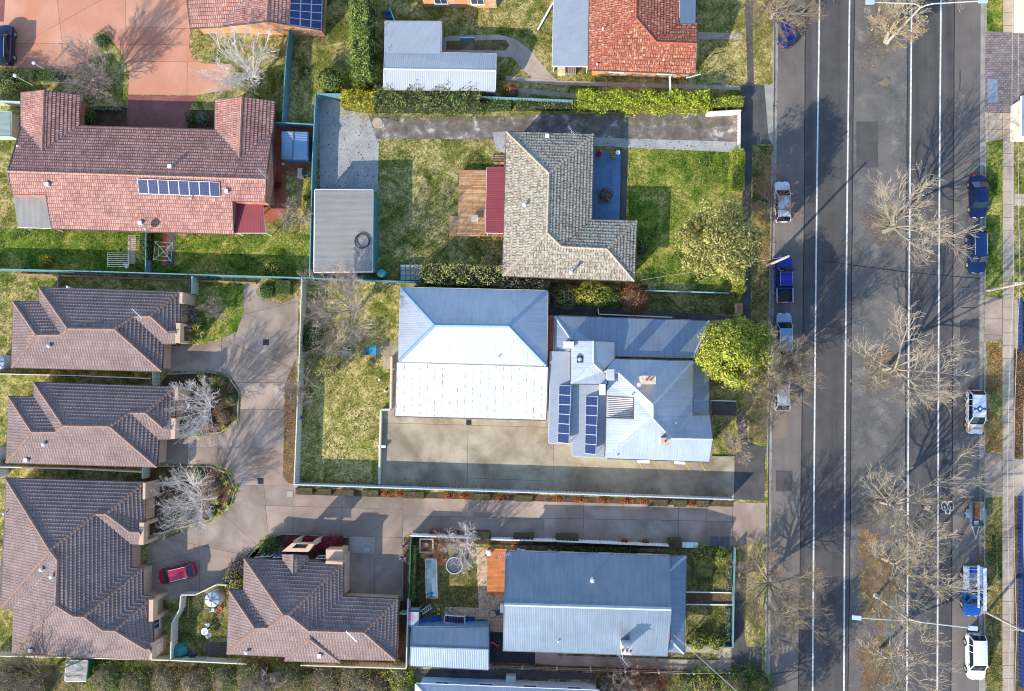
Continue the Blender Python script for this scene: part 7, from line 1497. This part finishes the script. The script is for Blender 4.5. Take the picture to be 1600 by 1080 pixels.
# cold frame behind the garage
t = at('cold_frame', 'blue framed garden cold frame with glass panes behind the garage', 'cold frame', 643, 427, G)
for i in range(4):
    for j in range(3): bx(t, 'pane', plain('frosted_pane', C(170, 176, 168), 0.3), (-0.88+i*0.58, -0.62+j*0.6, 0.62), (0.52, 0.54, 0.03))
for i in range(5): bx(t, 'bar', FLASHB, (-1.17+i*0.58, 0, 0.64), (0.06, 1.9, 0.06))
for j in range(4): bx(t, 'bar', FLASHB, (0, -0.92+j*0.6, 0.655), (2.4, 0.06, 0.05))
for sy in (-1, 1): bx(t, 'side', F_TIMBER, (0, sy*0.93, 0.3), (2.4, 0.06, 0.58))
for sx in (-1, 1): bx(t, 'side', F_TIMBER, (sx*1.19, 0, 0.3), (0.06, 1.8, 0.58))
# clothes lines
t = at('clothes_line', 'folding rectangular clothes line on the left duplex lawn', 'clothes line', 195, 408); GL = plain('green_line_paint', C(120, 168, 140), 0.5, 0.2)
for y in (-0.85, 0.85): m = MB(); m.bar((-1.3, y, 1.4), (1.3, y, 1.4), 0.04, 0.04); P_(m, 'frame_bar', GL, t)
for x in (-1.3, 1.3): m = MB(); m.bar((x, -0.85, 1.4), (x, 0.85, 1.4), 0.04, 0.04); P_(m, 'frame_bar', GL, t); cy(t, 'post', GL, (x*0.8, -0.85, 0), (x*0.8, -0.85, 1.4), 0.03, None, 8)
for k in range(6): m = MB(); m.bar((-1.3, -0.6+k*0.24, 1.42), (1.3, -0.6+k*0.24, 1.42), 0.02, 0.02); P_(m, 'line', PLW, t)
t = at('rotary_clothes_line', 'rotary clothes hoist beside the brick path of the duplex', 'clothes line', 268, 397, G, None, 0.7); cy(t, 'mast', ALU, (0, 0, 0), (0, 0, 2.0), 0.04, None, 8)
for k in range(4): a = k*math.pi/2; m = MB(); m.bar((0, 0, 1.75), (math.cos(a)*1.6, math.sin(a)*1.6, 2.0), 0.05, 0.05); P_(m, 'arm', GL, t)
for q in (0.8, 1.5):
    for k in range(4): a, b = k*math.pi/2, (k+1)*math.pi/2; m = MB(); m.tube((math.cos(a)*q, math.sin(a)*q, 1.87+q*0.07), (math.cos(b)*q, math.sin(b)*q, 1.87+q*0.07), 0.008, 0.008, 4); P_(m, 'line', PLW, t)
t = at('garden_chair', 'white folding chair left at the duplex fence', 'chair', 201, 417, G, None, 0.5); bx(t, 'seat', PLW, (0, 0, 0.42), (0.45, 0.45, 0.04)); bx(t, 'backrest', PLW, (0, 0.22, 0.68), (0.45, 0.04, 0.45))
for sx in (-1, 1):
    for sy in (-1, 1): bx(t, 'leg', ALU, (sx*0.2, sy*0.2, 0.2), (0.03, 0.03, 0.42))
# courtyard of the tower villa
t = at('patio_table', 'round white cast table on the villa courtyard lawn', 'table', 324, 984); m = MB(); m.ring((0, 0, 0.68), 0.10, 0.42, 0.04, 20); P_(m, 'table_top', PLW, t); m = MB(); m.ring((0, 0, 0.69), 0.18, 0.24, 0.045, 20); P_(m, 'lattice_ring', GREYP, t); cy(t, 'pedestal', PLW, (0, 0, 0), (0, 0, 0.68), 0.05, None, 8)
for a in range(3): bx(t, 'foot', PLW, (math.cos(a*2.09)*0.18, math.sin(a*2.09)*0.18, 0.03), (0.36, 0.05, 0.04), a*2.09)
for u, v, rz, nm in ((327, 975, 0.0, 'above'), (330, 990, 2.4, 'below')):
    t = at('patio_chair', 'white cast patio chair %s the round table' % nm, 'chair', u, v, G, 'white patio chairs', rz); m = MB(); m.ring((0, 0, 0.42), 0.04, 0.24, 0.04, 16); P_(m, 'seat', PLW, t); m = MB(); m.box((0, 0.24, 0.66), (0.42, 0.04, 0.46)); P_(m, 'backrest', PLW, t)
    for k in range(4): a = k*math.pi/2+0.78; cy(t, 'leg', PLW, (math.cos(a)*0.2, math.sin(a)*0.2, 0), (math.cos(a)*0.18, math.sin(a)*0.18, 0.43), 0.02, None, 6)
t = at('covered_barbecue', 'teal tarpaulin covered barbecue in the villa courtyard', 'barbecue', 284, 1015); m = MB(); rr = random.Random(4); n = 12
for lv, (z0, r0) in enumerate(((0, 1.0), (0.55, 0.92), (0.95, 0.62))): pass
rg = [[Vector((math.cos(k*6.283/n)*r*(1+rr.uniform(-.12, .12)), 0.85*math.sin(k*6.283/n)*r*(1+rr.uniform(-.12, .12)), z)) for k in range(n)] for z, r in ((0, 0.95), (0.5, 0.9), (0.9, 0.65), (1.0, 0.2))]
for a, b in zip(rg, rg[1:]):
    for k in range(n): m.poly([a[k], a[(k+1) % n], b[(k+1) % n], b[k]])
m.poly(rg[-1]); P_(m, 'cover', TARP, t); cy(t, 'grip', STEELD, (0, 0, 0.98), (0, 0, 1.06), 0.08)
t = at('planter_box', 'blue square planter by the courtyard fence', 'planter', 302, 1022); bx(t, 'box', PLB, (0, 0, 0.25), (0.6, 0.6, 0.5)); bx(t, 'soil', MULCH, (0, 0, 0.505), (0.5, 0.5, 0.02)); bx(t, 'rim', PLB, (0, 0.27, 0.52), (0.6, 0.06, 0.06))
for k, (u, v, r, mt, lb) in enumerate(((326, 953, 0.3, PLW, 'white round pot nearest the villa courtyard tank'), (334, 952, 0.22, PLW, 'small pale pot beside the courtyard tank'), (345, 950, 0.32, POTR, 'terracotta pot beside the courtyard tank'), (309, 1016, 0.25, GREYP, 'grey pot by the blue planter'))): pot(lb, u, v, r, 0.35, mt, 'dull' if k in (0, 3) else None, G)
fence('brown edging board of the courtyard garden bed', [(294, 935), (293, 965)], 0.2, F_BROWN, 3, 'garden_edging', 'edging', 0.08, False, False)
sheet('path', [(322, 1003), (356, 1003), (356, 1024), (322, 1024)], CONC_DARK, G+0.012)
# play yard behind the gabled house
t = at('trampoline', 'round trampoline with dark mat under the white-limbed tree', 'trampoline', 711, 882); m = MB(); m.ring((0, 0, 0.6), 0.86, 0.97, 0.06, 24); P_(m, 'rim', ALU, t); m = MB(); m.lathe((0, 0, 0.58), [(0.86, 0.0), (0.86, 0.015)], 24); P_(m, 'mat', NET, t)
for k in range(6): a = k*math.pi/3; cy(t, 'leg', ALU, (math.cos(a)*0.9, math.sin(a)*0.9, 0), (math.cos(a)*0.9, math.sin(a)*0.9, 0.6), 0.03, None, 6)
t = at('covered_sandpit', 'long frame with sagging slate cover beside the ivy fence', 'sandpit', 676, 901, G, None, 0.03); m = MB()
for i in range(8):
    y0, y1 = -2.15+i*0.5375, -2.15+(i+1)*0.5375; z0 = 0.78-0.10*math.sin(i*0.9); z1 = 0.78-0.10*math.sin((i+1)*0.9)
    m.poly([(-0.6, y0, 0.85), (0, y0, z0), (0, y1, z1), (-0.6, y1, 0.85)]); m.poly([(0, y0, z0), (0.6, y0, 0.85), (0.6, y1, 0.85), (0, y1, z1)])
P_(m, 'cover', SLATE, t, smooth=True)
for sx in (-1, 1): bx(t, 'side_board', F_TIMBER, (sx*0.64, 0, 0.45), (0.07, 4.4, 0.86))
for sy in (-1, 1): bx(t, 'end_board', F_TIMBER, (0, sy*2.2, 0.45), (1.3, 0.07, 0.86))
t = at('planter_box', 'cream framed raised garden bed in the yard corner', 'planter', 667, 852)
for sx in (-1, 1): bx(t, 'side_board', F_CREAM, (sx*0.75, 0, 0.2), (0.16, 1.6, 0.4)); bx(t, 'end_board', F_CREAM, (0, sx*0.75, 0.2), (1.34, 0.16, 0.4))
bx(t, 'soil', MULCH, (0, 0, 0.28), (1.3, 1.3, 0.05)); bx(t, 'square_marker', PLW, (0, 0.1, 0.34), (0.4, 0.4, 0.04))
deckthing('orange oiled timber deck behind the gabled house', [(762, 857), (792, 858), (790, 929), (760.5, 928)], 0.5, TIMB2)
t = at('washing_basket', 'white bundle with orange and blue bits on the oiled deck corner', 'basket', 764, 863, 0.5); m = MB(); m.lathe((0, 0, 0), [(0.25, 0), (0.35, 0.3), (0.2, 0.42)], 10); P_(m, 'bundle', PLW, t); bx(t, 'orange_cloth', plain('orange_cloth', C(220, 120, 50)), (-0.35, 0.25, 0.1), (0.4, 0.3, 0.2)); bx(t, 'blue_cloth', PLB, (-0.3, -0.3, 0.08), (0.35, 0.2, 0.16))
t = at('play_tower', 'wooden climbing frame with blue canopy in the yard corner', 'play tower', 650, 958)
for sx in (-1, 1):
    for sy in (-1, 1): bx(t, 'post', F_TIMBER, (sx*0.65, sy*0.95, 0.9), (0.1, 0.1, 1.8))
bx(t, 'platform', F_TIMBER, (0, 0, 1.0), (1.35, 1.95, 0.08)); bx(t, 'canopy', plain('faded_canopy', C(150, 160, 176), 0.7), (0.0, -0.1, 1.78), (1.3, 1.5, 0.05)); bx(t, 'canopy_patch', plain('pink_cloth', C(190, 110, 140), 0.7), (-0.25, 0.1, 1.815), (0.5, 0.7, 0.012)); bx(t, 'blue_beam', PLB, (0, 0.98, 1.75), (1.4, 0.1, 0.1)); bx(t, 'blue_beam', PLB, (0, -0.98, 1.75), (1.4, 0.1, 0.1))
t = at('slide', 'blue plastic slide running from the climbing frame', 'slide', 673, 966, G, None, 0.06); m = MB()
for i in range(10):
    f = lambda k: (-1.25+k*0.25, 1.0-0.95*(k/10)**0.85+0.05*math.sin(k*1.1)); (x0, z0), (x1, z1) = f(i), f(i+1)
    m.poly([(x0, -0.28, z0), (x1, -0.28, z1), (x1, 0.28, z1), (x0, 0.28, z0)])
P_(m, 'chute', PLB, t, smooth=True)
for sy in (-1, 1):
    m = MB()
    for i in range(10):
        (x0, z0), (x1, z1) = f(i), f(i+1); m.bar((x0, sy*0.3, z0+0.08), (x1, sy*0.3, z1+0.08), 0.05, 0.18)
    P_(m, 'side_rail', PLB, t)
t = at('step_ladder', 'white play ladder leaning beside the climbing frame', 'ladder', 668, 950, G, None, 0.5)
for sy in (-1, 1): m = MB(); m.bar((-0.6, sy*0.22, 0.9), (0.5, sy*0.22, 0.05), 0.05, 0.05); P_(m, 'rail', PLW, t)
for k in range(5): m = MB(); q = k/4; m.bar((-0.5+q*0.9, -0.22, 0.82-q*0.7), (-0.5+q*0.9, 0.22, 0.82-q*0.7), 0.06, 0.04); P_(m, 'rung', PLW, t)
t = at('ride_on_toy', 'yellow and black ride-on toy by the slide', 'toy', 686, 954); bx(t, 'body', PLY, (0, 0, 0.25), (0.34, 0.72, 0.2)); bx(t, 'seat', BLACKP, (0, -0.05, 0.38), (0.26, 0.3, 0.08)); bx(t, 'handle', BLACKP, (0, 0.3, 0.5), (0.4, 0.06, 0.06))
for sx in (-1, 1):
    for sy in (-1, 1): cy(t, 'wheel', BLACKP, (sx*0.16, sy*0.26, 0.12), (sx*0.24, sy*0.26, 0.12), 0.12, None, 12)
t = at('table_football', 'white framed table football game above the blue shed', 'games table', 712, 965, G, None, -0.05)
for sx in (-1, 1): bx(t, 'side', PLW, (sx*1.15, 0, 0.75), (0.08, 0.9, 0.25))
for sy in (-1, 1): bx(t, 'side', PLW, (0, sy*0.42, 0.75), (2.3, 0.08, 0.25))
bx(t, 'pitch', plain('games_green', C(40, 60, 90), 0.6), (0, 0, 0.68), (2.2, 0.76, 0.04))
for k in range(7): m = MB(); m.tube((-0.95+k*0.32, -0.6, 0.84), (-0.95+k*0.32, 0.6, 0.84), 0.015, None, 6); P_(m, 'rod', ALU, t); bx(t, 'player_bar', (PLR, PLB)[k % 2], (-0.95+k*0.32, 0.0, 0.83), (0.1, 0.55, 0.1))
for sx in (-1, 1):
    for sy in (-1, 1): bx(t, 'leg', PLW, (sx*1.1, sy*0.4, 0.32), (0.08, 0.08, 0.64))
m = MB(); p = W(735, 969, G); m.box((p.x, p.y, G+0.06), (1.05, 0.8, 0.08)); m.box((p.x, p.y, G+0.105), (0.95, 0.7, 0.02)); props(m.build('play_mat', plain('navy_mat', C(34, 66, 120), 0.7), loc=(p.x, p.y, G)), 'navy blue play mat beside the table football', 'mat')
t = at('scooter', 'red three-wheeled scooter on the black seal', 'scooter', 774, 1006, G, None, 1.0); bx(t, 'deck', PLR, (0, 0, 0.14), (0.22, 0.8, 0.05)); m = MB(); m.bar((0, 0.4, 0.14), (0, 0.55, 0.75), 0.05, 0.05); P_(m, 'stem', PLW, t); bx(t, 'handlebar', PLR, (0, 0.55, 0.76), (0.55, 0.05, 0.05))
for x, y in ((-0.16, -0.4), (0.16, -0.4), (0, 0.48)): cy(t, 'wheel', PLR, (x-0.05, y, 0.11), (x+0.05, y, 0.11), 0.11, None, 12)
t = at('hose_reel', 'round dark hose reel with loose hose on the tan pavers', 'hose reel', 778, 957); cy(t, 'drum', STEELD, (0, 0, 0.05), (0, 0, 0.35), 0.24); m = MB(); m.ring((-0.6, -0.2, 0.02), 0.42, 0.46, 0.04, 20); P_(m, 'hose', BLACKP, t)
def acunit(label, u, v, rz=0.0, s=(1.0, 0.45, 0.75)):
    t = at('air_conditioner', label, 'air conditioner', u, v, G, None, rz); bx(t, 'case', PLW, (0, 0, 0.15+s[2]/2), s); m = MB(); m.tube((0.1, s[1]/2, 0.2+s[2]/2), (0.1, s[1]/2+0.02, 0.2+s[2]/2), 0.26, None, 14); P_(m, 'fan_grille', STEELD, t); bx(t, 'base', GREYP, (0, 0, 0.07), (s[0], s[1], 0.14))
acunit('white air conditioner at the upper wall of the gabled house, nearest the deck', 815, 858.5); acunit('white air conditioner at the upper wall of the gabled house, right of the first', 863, 861); acunit('white hot water unit beside the duplex brick courtyard wall', 424, 309, 1.57); acunit('white unit on the end wall of the gabled house by the pavers', 785, 948, 1.57, (0.9, 0.4, 0.8))
def wheelie(label, u, v, lid, rz=0.0, group='wheelie bins'):
    t = at('wheelie_bin', label, 'bin', u, v, G, group, rz); m = MB(); loft(m, [[Vector((sx*w, sy*d, z)) for sx, sy in ((-1, -1), (1, -1), (1, 1), (-1, 1), (-1, -1))] for z, w, d in ((0.05, 0.22, 0.25), (0.95, 0.28, 0.34))]); P_(m, 'body', GREYP, t); bx(t, 'lid', lid, (0, 0.02, 0.99), (0.6, 0.74, 0.07))
    for sx in (-1, 1): cy(t, 'wheel', BLACKP, (sx*0.2, -0.32, 0.1), (sx*0.28, -0.32, 0.1), 0.1, None, 10)
wheelie('grey bin in the courtyard corner by the gravel fence', 480, 273, STEELD)
t = at('storage_box', 'pale yellow box next to the courtyard bin', 'box', 472, 273); bx(t, 'box', plain('pale_yellow_board', C(214, 200, 150)), (0, 0, 0.3), (0.6, 1.1, 0.6)); bx(t, 'lid', F_CREAM, (0, 0, 0.63), (0.66, 1.16, 0.05))
for k, u in enumerate((1067, 1073.5, 1080, 1086.5)):
    t = at('planter_tub', 'white planter tub at the street end of the gabled house fence, %s from the left' % ('first', 'second', 'third', 'fourth')[k], 'planter', u, 850+k*0.2, G, 'white planter tubs by the drive'); bx(t, 'tub', PLW, (0, 0, 0.3), (0.36, 0.5, 0.6)); bx(t, 'rim', PLW, (0, 0, 0.6), (0.42, 0.56, 0.05))
for k, u in enumerate((1116.5, 1133)):
    p = W(u, 846.5, G); m = MB(); m.box((p.x, p.y, G+0.04), (0.95, 1.15, 0.05)); m.box((p.x, p.y, G+0.07), (0.8, 1.0, 0.02)); props(m.build('service_cover', plain('dark_grey_cover', C(84, 88, 94), 0.7), loc=(p.x, p.y, G)), 'dark grey rectangular service cover on the driveway, %s' % ('left of the pair', 'right of the pair')[k], 'service cover')
for k, (u, v, lb, s) in enumerate(((415.5, 535, 'black drain grate on the driveway beside the first villa lawn', 0.7), (407, 752, 'black drain grate where the driveway turns', 0.7), (732.5, 660, 'black drain grate in front of the white skillion roof', 0.6), (1112, 781, 'small pale drain at the end of the pale fence', 0.4), (368, 648, 'drain at the kerb of the first birch bed', 0.3))):
    root = at('drain_grate', lb, 'drain', u, v, G+0.02, 'drain grates'); bx(root, 'frame', STEELD, (0, 0, 0.0), (s, s, 0.04))
    for q in range(5): bx(root, 'bar', BLACKP, (-s*0.36+q*s*0.18, 0, 0.025), (0.05, s*0.9, 0.03))
t = at('access_cover', 'pale square access cover below the cream fence corner', 'access cover', 453, 772, G+0.02); bx(t, 'frame', GREYP, (0, 0, 0), (0.8, 0.8, 0.04)); bx(t, 'lid', CONC_PATH, (0, 0, 0.015), (0.66, 0.66, 0.03))
t = at('manhole_cover', 'round grey-green cover on the tower villa driveway', 'manhole cover', 573.5, 858.5, G+0.02); m = MB(); m.ring((0, 0, 0), 0.36, 0.44, 0.03, 20); P_(m, 'frame', GREYP, t); m = MB(); m.lathe((0, 0, 0), [(0.36, 0), (0.36, 0.02)], 20); P_(m, 'lid', plain('mossy_lid', C(150, 164, 146), 0.8), t)
t = at('letterbox_pillar', 'brown brick letterbox pillar by the round evergreen', 'letterbox', 1152, 484); bx(t, 'pillar', RENDER_TAN, (0, 0, 0.6), (0.55, 1.1, 1.2)); bx(t, 'cap', F_BROWN, (0, 0, 1.22), (0.65, 1.2, 0.06)); bx(t, 'slot', BLACKP, (0, 0.1, 1.26), (0.06, 0.5, 0.02))
# hall lawn furniture
t = at('garden_table', 'grey slatted table under the small olive tree', 'table', 543, 555)
for k in range(5): bx(t, 'slat', F_TIMBER, (0, -0.4+k*0.2, 0.72), (1.5, 0.17, 0.04))
for sx in (-1, 1):
    for sy in (-1, 1): bx(t, 'leg', F_TIMBER, (sx*0.65, sy*0.38, 0.35), (0.08, 0.08, 0.7))
for k, (u, v) in enumerate(((534, 545), (545, 545))):
    t = at('garden_chair', 'dark grey chair on the far side of the slatted table, %s' % ('left', 'right')[k], 'chair', u, v, G, 'dark chairs by the slatted table'); bx(t, 'seat', STEELD, (0, 0, 0.42), (0.5, 0.5, 0.05)); bx(t, 'backrest', STEELD, (0, 0.26, 0.7), (0.5, 0.05, 0.5))
    for sx in (-1, 1):
        for sy in (-1, 1): bx(t, 'leg', STEELD, (sx*0.22, sy*0.22, 0.2), (0.04, 0.04, 0.42))
t = at('folding_table', 'blue topped table with teal cloth near the hall wall', 'table', 583, 549); bx(t, 'table_top', plain('navy_top', C(50, 76, 110), 0.5), (0, 0, 0.72), (1.9, 0.95, 0.04)); bx(t, 'cloth', plain('teal_cloth', C(40, 140, 160), 0.7), (0.1, 0.1, 0.75), (0.85, 1.2, 0.02))
for sx in (-1, 1):
    for sy in (-1, 1): bx(t, 'leg', ALU, (sx*0.85, sy*0.4, 0.35), (0.05, 0.05, 0.7))
t = at('garden_chair', 'dark folding chair tipped beside the blue table', 'chair', 585, 564, G, None, 0.5); bx(t, 'seat', STEELD, (0, 0, 0.4), (0.5, 0.55, 0.05)); bx(t, 'backrest', STEELD, (0, 0.3, 0.65), (0.5, 0.05, 0.5))
for sx in (-1, 1):
    for sy in (-1, 1): bx(t, 'leg', STEELD, (sx*0.22, sy*0.22, 0.2), (0.04, 0.04, 0.4))
slabs('path', [(598, 535), (622, 530), (622, 562), (610, 562), (609, 577), (598, 577)], [((590, 556), (625, 556))], CONC_WARM, z=G+0.016, gap=0.01)
for k, (u, v, lb) in enumerate(((593, 593, 'white ball on the hall lawn, upper'), (602, 611, 'white ball on the hall lawn, lower'), (614.5, 577, 'small white light at the retaining wall'))):
    p = W(u, v, G); m = MB(); m.lathe(p, [(0.03, 0), (0.13, 0.07), (0.15, 0.15), (0.10, 0.25), (0.03, 0.29)], 12); props(m.build('ball', PLW, loc=(p.x, p.y, G), smooth=True), lb, 'ball')
p = W(472, 652, G); m = MB(); m.tube(p, p+Vector((0, 0, 0.7)), 0.2, 0.22, 12); m.lathe(p+Vector((0, 0, 0.7)), [(0.24, 0), (0.24, 0.05), (0.05, 0.1)], 12); props(m.build('compost_bin', PLB, loc=(p.x, p.y, G)), 'small dark blue bin by the cream lawn fence', 'bin')
t = at('garden_bench', 'white bench against the low retaining wall of the yard', 'bench', 598, 697.5); bx(t, 'seat', PLW, (0, 0, 0.42), (0.85, 0.28, 0.06))
for sx in (-1, 1): bx(t, 'leg', PLW, (sx*0.35, 0, 0.2), (0.06, 0.24, 0.4))
# back lawn of the orange tiled house
t = at('play_goal', 'small white play goal on the gravel bed beside the shed', 'goal', 732, 68)
for sx in (-1, 1): bx(t, 'post', PLW, (sx*0.8, 0.2, 0.55), (0.06, 0.06, 1.1)); m = MB(); m.bar((sx*0.8, 0.2, 1.1), (sx*0.8, -0.7, 0.05), 0.05, 0.05); P_(m, 'stay', PLB, t)
bx(t, 'crossbar', PLW, (0, 0.2, 1.1), (1.66, 0.06, 0.06)); m = MB(); m.poly([(-0.8, 0.2, 1.08), (0.8, 0.2, 1.08), (0.8, -0.1, 0.75), (-0.8, -0.1, 0.75)]); P_(m, 'net', SLATE, t)
t = at('toy_boat', 'blue plastic toy tub behind the L-shaped shed', 'toy', 607, 25); m = MB(); m.lathe((0, 0, 0), [(0.3, 0), (0.42, 0.4), (0.34, 0.4), (0.25, 0.1)], 16); P_(m, 'tub', PLB, t); bx(t, 'rim_handle', PLB, (0.35, -0.3, 0.3), (0.5, 0.2, 0.12), 0.6)
def plank(label, a, b, z0, z1, mat, w=0.12, name='plank'):
    p, q = W(*a, z0), W(*b, z1); t = thing(name, label, name, ((p.x+q.x)/2, (p.y+q.y)/2, G)); m = MB(); m.bar(p, q, w, 0.06); m.build('board', mat, t)
plank('thin teal pole leaning on the L-shaped shed', (609, 13), (617, 34), 0.3, 2.6, plain('teal_pole', C(110, 190, 210), 0.5)); plank('white plank lying on the lawn by the flat carport', (840, 47), (864, 4), 0.3, 0.5, TRIM, 0.2); plank('white timber beam between the orange tiled house and the hedge', (1046.5, 119), (1047.5, 147), 2.2, 1.8, TRIM, 0.2); plank('white downpipe sticking out from the orange tiled house corner', (1072, 122), (1095, 116), 2.5, 2.5, TRIM, 0.1)
t = at('firewood_stack', 'pale stack of timber and boxes beside the flat carport', 'stack', 892, 112)
for k in range(6): bx(t, 'log', F_TIMBER, (-0.5+k*0.2, 0, 0.3), (0.16, 0.8, 0.5))
bx(t, 'box', plain('cream_box', C(214, 200, 160)), (-1.1, 0.0, 0.35), (0.9, 0.9, 0.7))
def gardenlamp(label, u, v, h=2.2):
    t = at('garden_lamp', label, 'lamp', u, v, G, 'garden lamp posts'); cy(t, 'post', PLW, (0, 0, 0), (0, 0, h), 0.04, None, 8); m = MB(); m.lathe((0, 0, h), [(0.06, 0), (0.2, 0.1), (0.2, 0.3), (0.03, 0.38)], 10); P_(m, 'lantern', PLW, t)
gardenlamp('white garden lamp on the driveway island', 167, 83, 3.0); gardenlamp('white garden lamp by the strip hedge', 72, 110, 2.0); gardenlamp('white garden lamp in the dark shrubs at left', 52, 134, 3.0)
# ---------------------------------------------------------------- fallen leaves and turf tufts
def scatter(name, label, cat, regions, mat, size, seed, up=0.02):
    rr = random.Random(seed); s = Soup()
    for pts, n, z, cl in regions:
        P = [W(u, v, z) for u, v in pts]; x0, x1 = min(p.x for p in P), max(p.x for p in P); y0, y1 = min(p.y for p in P), max(p.y for p in P); k = 0; tries = 0
        while k < n and tries < n*12:
            tries += 1; x, y = rr.uniform(x0, x1), rr.uniform(y0, y1)
            if not inside(P, x, y): continue
            if cl and math.sin(x*0.9+seed)*math.sin(y*0.7+2*seed)+0.5*math.sin(x*2.3+y*1.7)+rr.uniform(-0.6, 0.6) < cl-0.5: continue
            s.leaf(Vector((x, y, z+up+rr.random()*0.02)), Vector((0, 0, 2.2)), size, rr); k += 1
    me = bpy.data.meshes.new(name); me.from_pydata(s.v, [], s.f); me.materials.append(mat); me.update(); o = bpy.data.objects.new(name, me); COL.objects.link(o); props(o, label, cat, kind='stuff'); return o
FL = leafy('fallen_leaf', [C(104, 66, 44), C(146, 98, 64), C(168, 128, 82), C(176, 140, 70)], 0.8, 0.0)
scatter('fallen_leaves', 'brown and yellow fallen leaves drifted over verges, gutters and lawns', 'leaves', [
    ([(1178, 235), (1206, 235), (1203, 480), (1177, 480)], 1500, G+0.01, 0.6), ([(1175, 500), (1202, 560), (1199, 690), (1172, 690)], 300, G+0.01, 0.3), ([(1541, 537), (1566, 533), (1566, 708), (1539, 704)], 2600, G+0.01, 0.3), ([(1529, 535), (1538, 535), (1538, 790), (1528, 790)], 420, 0.02, 0.6), ([(1526, 810), (1537, 810), (1537, 985), (1527, 985)], 800, 0.02, 0.3), ([(1585, 545), (1600, 545), (1600, 715), (1585, 715)], 1100, G+0.012, 0),
    ([(1541, 780), (1566, 780), (1566, 1080), (1541, 1080)], 500, G+0.01, 0.3), ([(1585, 780), (1597, 780), (1599, 1080), (1585, 1080)], 300, G+0.01, 0.4), ([(1335, 800), (1412, 800), (1410, 1090), (1332, 1090)], 1300, 0.015, 0.5), ([(1345, 330), (1410, 330), (1410, 390), (1345, 390)], 300, 0.012, 0.4), ([(1350, 550), (1405, 550), (1405, 610), (1350, 610)], 350, 0.012, 0.3), ([(1345, 0), (1410, 0), (1410, 110), (1345, 110)], 500, 0.012, 0.3),
    ([(1209, 80), (1216, 80), (1210, 500), (1204, 500)], 260, 0.012, 0.6), ([(1200, 650), (1208, 650), (1206, 900), (1199, 900)], 200, 0.012, 0.6), ([(1210, 60), (1530, 60), (1530, 1080), (1205, 1080)], 260, 0.014, 0), ([(985, 235), (1140, 240), (1138, 440), (990, 438)], 700, G+0.01, 0.3), ([(590, 218), (785, 220), (785, 435), (590, 435)], 450, G+0.01, 0.4), ([(480, 440), (622, 445), (608, 640), (590, 755), (470, 750)], 900, G+0.01, 0.5), ([(470, 748), (592, 752), (592, 757), (464, 757)], 420, G+0.012, 0),
    ([(594, 745), (1146, 768), (1146, 779), (592, 757)], 420, G+0.02, 0.6), ([(505, 165), (585, 185), (585, 295), (500, 290)], 260, G+0.012, 0.4), ([(640, 180), (1150, 180), (1150, 190), (640, 195)], 420, G+0.016, 0.3), ([(1030, 140), (1157, 143), (1157, 160), (1030, 155)], 500, G+0.012, 0.4), ([(765, 1036), (1142, 1046), (1142, 1056), (765, 1044)], 900, G+0.014, 0), ([(655, 925), (745, 930), (745, 950), (655, 945)], 350, G+0.01, 0), ([(655, 850), (745, 850), (745, 930), (655, 930)], 300, G+0.01, 0.4),
    ([(445, 600), (462, 560), (462, 757), (450, 755), (442, 745)], 900, G+0.03, 0), ([(1072, 855), (1146, 857), (1143, 1008), (1072, 1006)], 200, G+0.01, 0.3), ([(250, 590), (370, 590), (370, 678), (250, 685)], 450, G+0.012, 0.3), ([(225, 730), (366, 745), (360, 790), (225, 838)], 450, G+0.012, 0.3), ([(0, 1040), (640, 1048), (640, 1080), (0, 1080)], 900, G+0.01, 0.3), ([(1140, -10), (1207, -10), (1205, 130), (1170, 130)], 420, G+0.01, 0.3), ([(420, 440), (470, 440), (466, 470), (430, 476)], 200, G+0.03, 0)], FL, 0.15, 5)
GT = leafy('turf_blade', [C(66, 84, 34), C(118, 122, 58), C(176, 164, 106), C(96, 106, 48)], 0.9, 0.2)
def area(P): return abs(sum(P[k].x*P[(k+1) % len(P)].y-P[(k+1) % len(P)].x*P[k].y for k in range(len(P))))/2
def tufts():
    rr = random.Random(9); V = []; F = []
    regs = [(P, 13) for P, m in LAWNS]+[([W(u, v) for u, v in q], 11) for q in ([(495, 0), (540, 0), (540, 130), (500, 150), (452, 180), (455, 50)], [(590, 0), (860, 0), (860, 100), (800, 60), (690, 50), (590, 34)], [(1092, 0), (1160, 0), (1160, 130), (1092, 125)], [(297, 46), (450, 46), (440, 190), (430, 160), (365, 140), (365, 98), (300, 90)], [(0, 170), (30, 200), (15, 360), (0, 420)], [(0, 430), (60, 432), (60, 460), (15, 590), (0, 590)], [(120, 110), (200, 110), (200, 165), (120, 160)], [(1585, 220), (1600, 220), (1600, 465), (1585, 465)])]
    for P, dn in regs:
        x0, x1 = min(p.x for p in P), max(p.x for p in P); y0, y1 = min(p.y for p in P), max(p.y for p in P); z = P[0].z
        for _ in range(min(9000, int((x1-x0)*(y1-y0)*dn))):
            x, y = rr.uniform(x0, x1), rr.uniform(y0, y1)
            if not inside(P, x, y): continue
            if math.sin(x*0.8+1)*math.sin(y*0.9)+0.6*math.sin(x*2.1-y*1.3)+rr.uniform(-0.7, 0.7) < -0.1: continue
            h = rr.uniform(0.05, 0.13); i = len(V)
            for q in range(3):
                a = rr.uniform(0, 6.283); w = 0.05; dx, dy = math.cos(a), math.sin(a); k = len(V); r_ = rr.uniform(0.05, 0.13)
                V.extend([(x-dy*w, y+dx*w, z), (x+dy*w, y-dx*w, z), (x+dx*r_, y+dy*r_, z+h)]); F.append((k, k+1, k+2))
    me = bpy.data.meshes.new('turf_tufts'); me.from_pydata(V, [], F); me.materials.append(GT); me.update(); o = bpy.data.objects.new('turf_tufts', me); COL.objects.link(o); props(o, 'uneven winter grass tufts over the lawns and verges', 'grass', kind='stuff')
tufts()
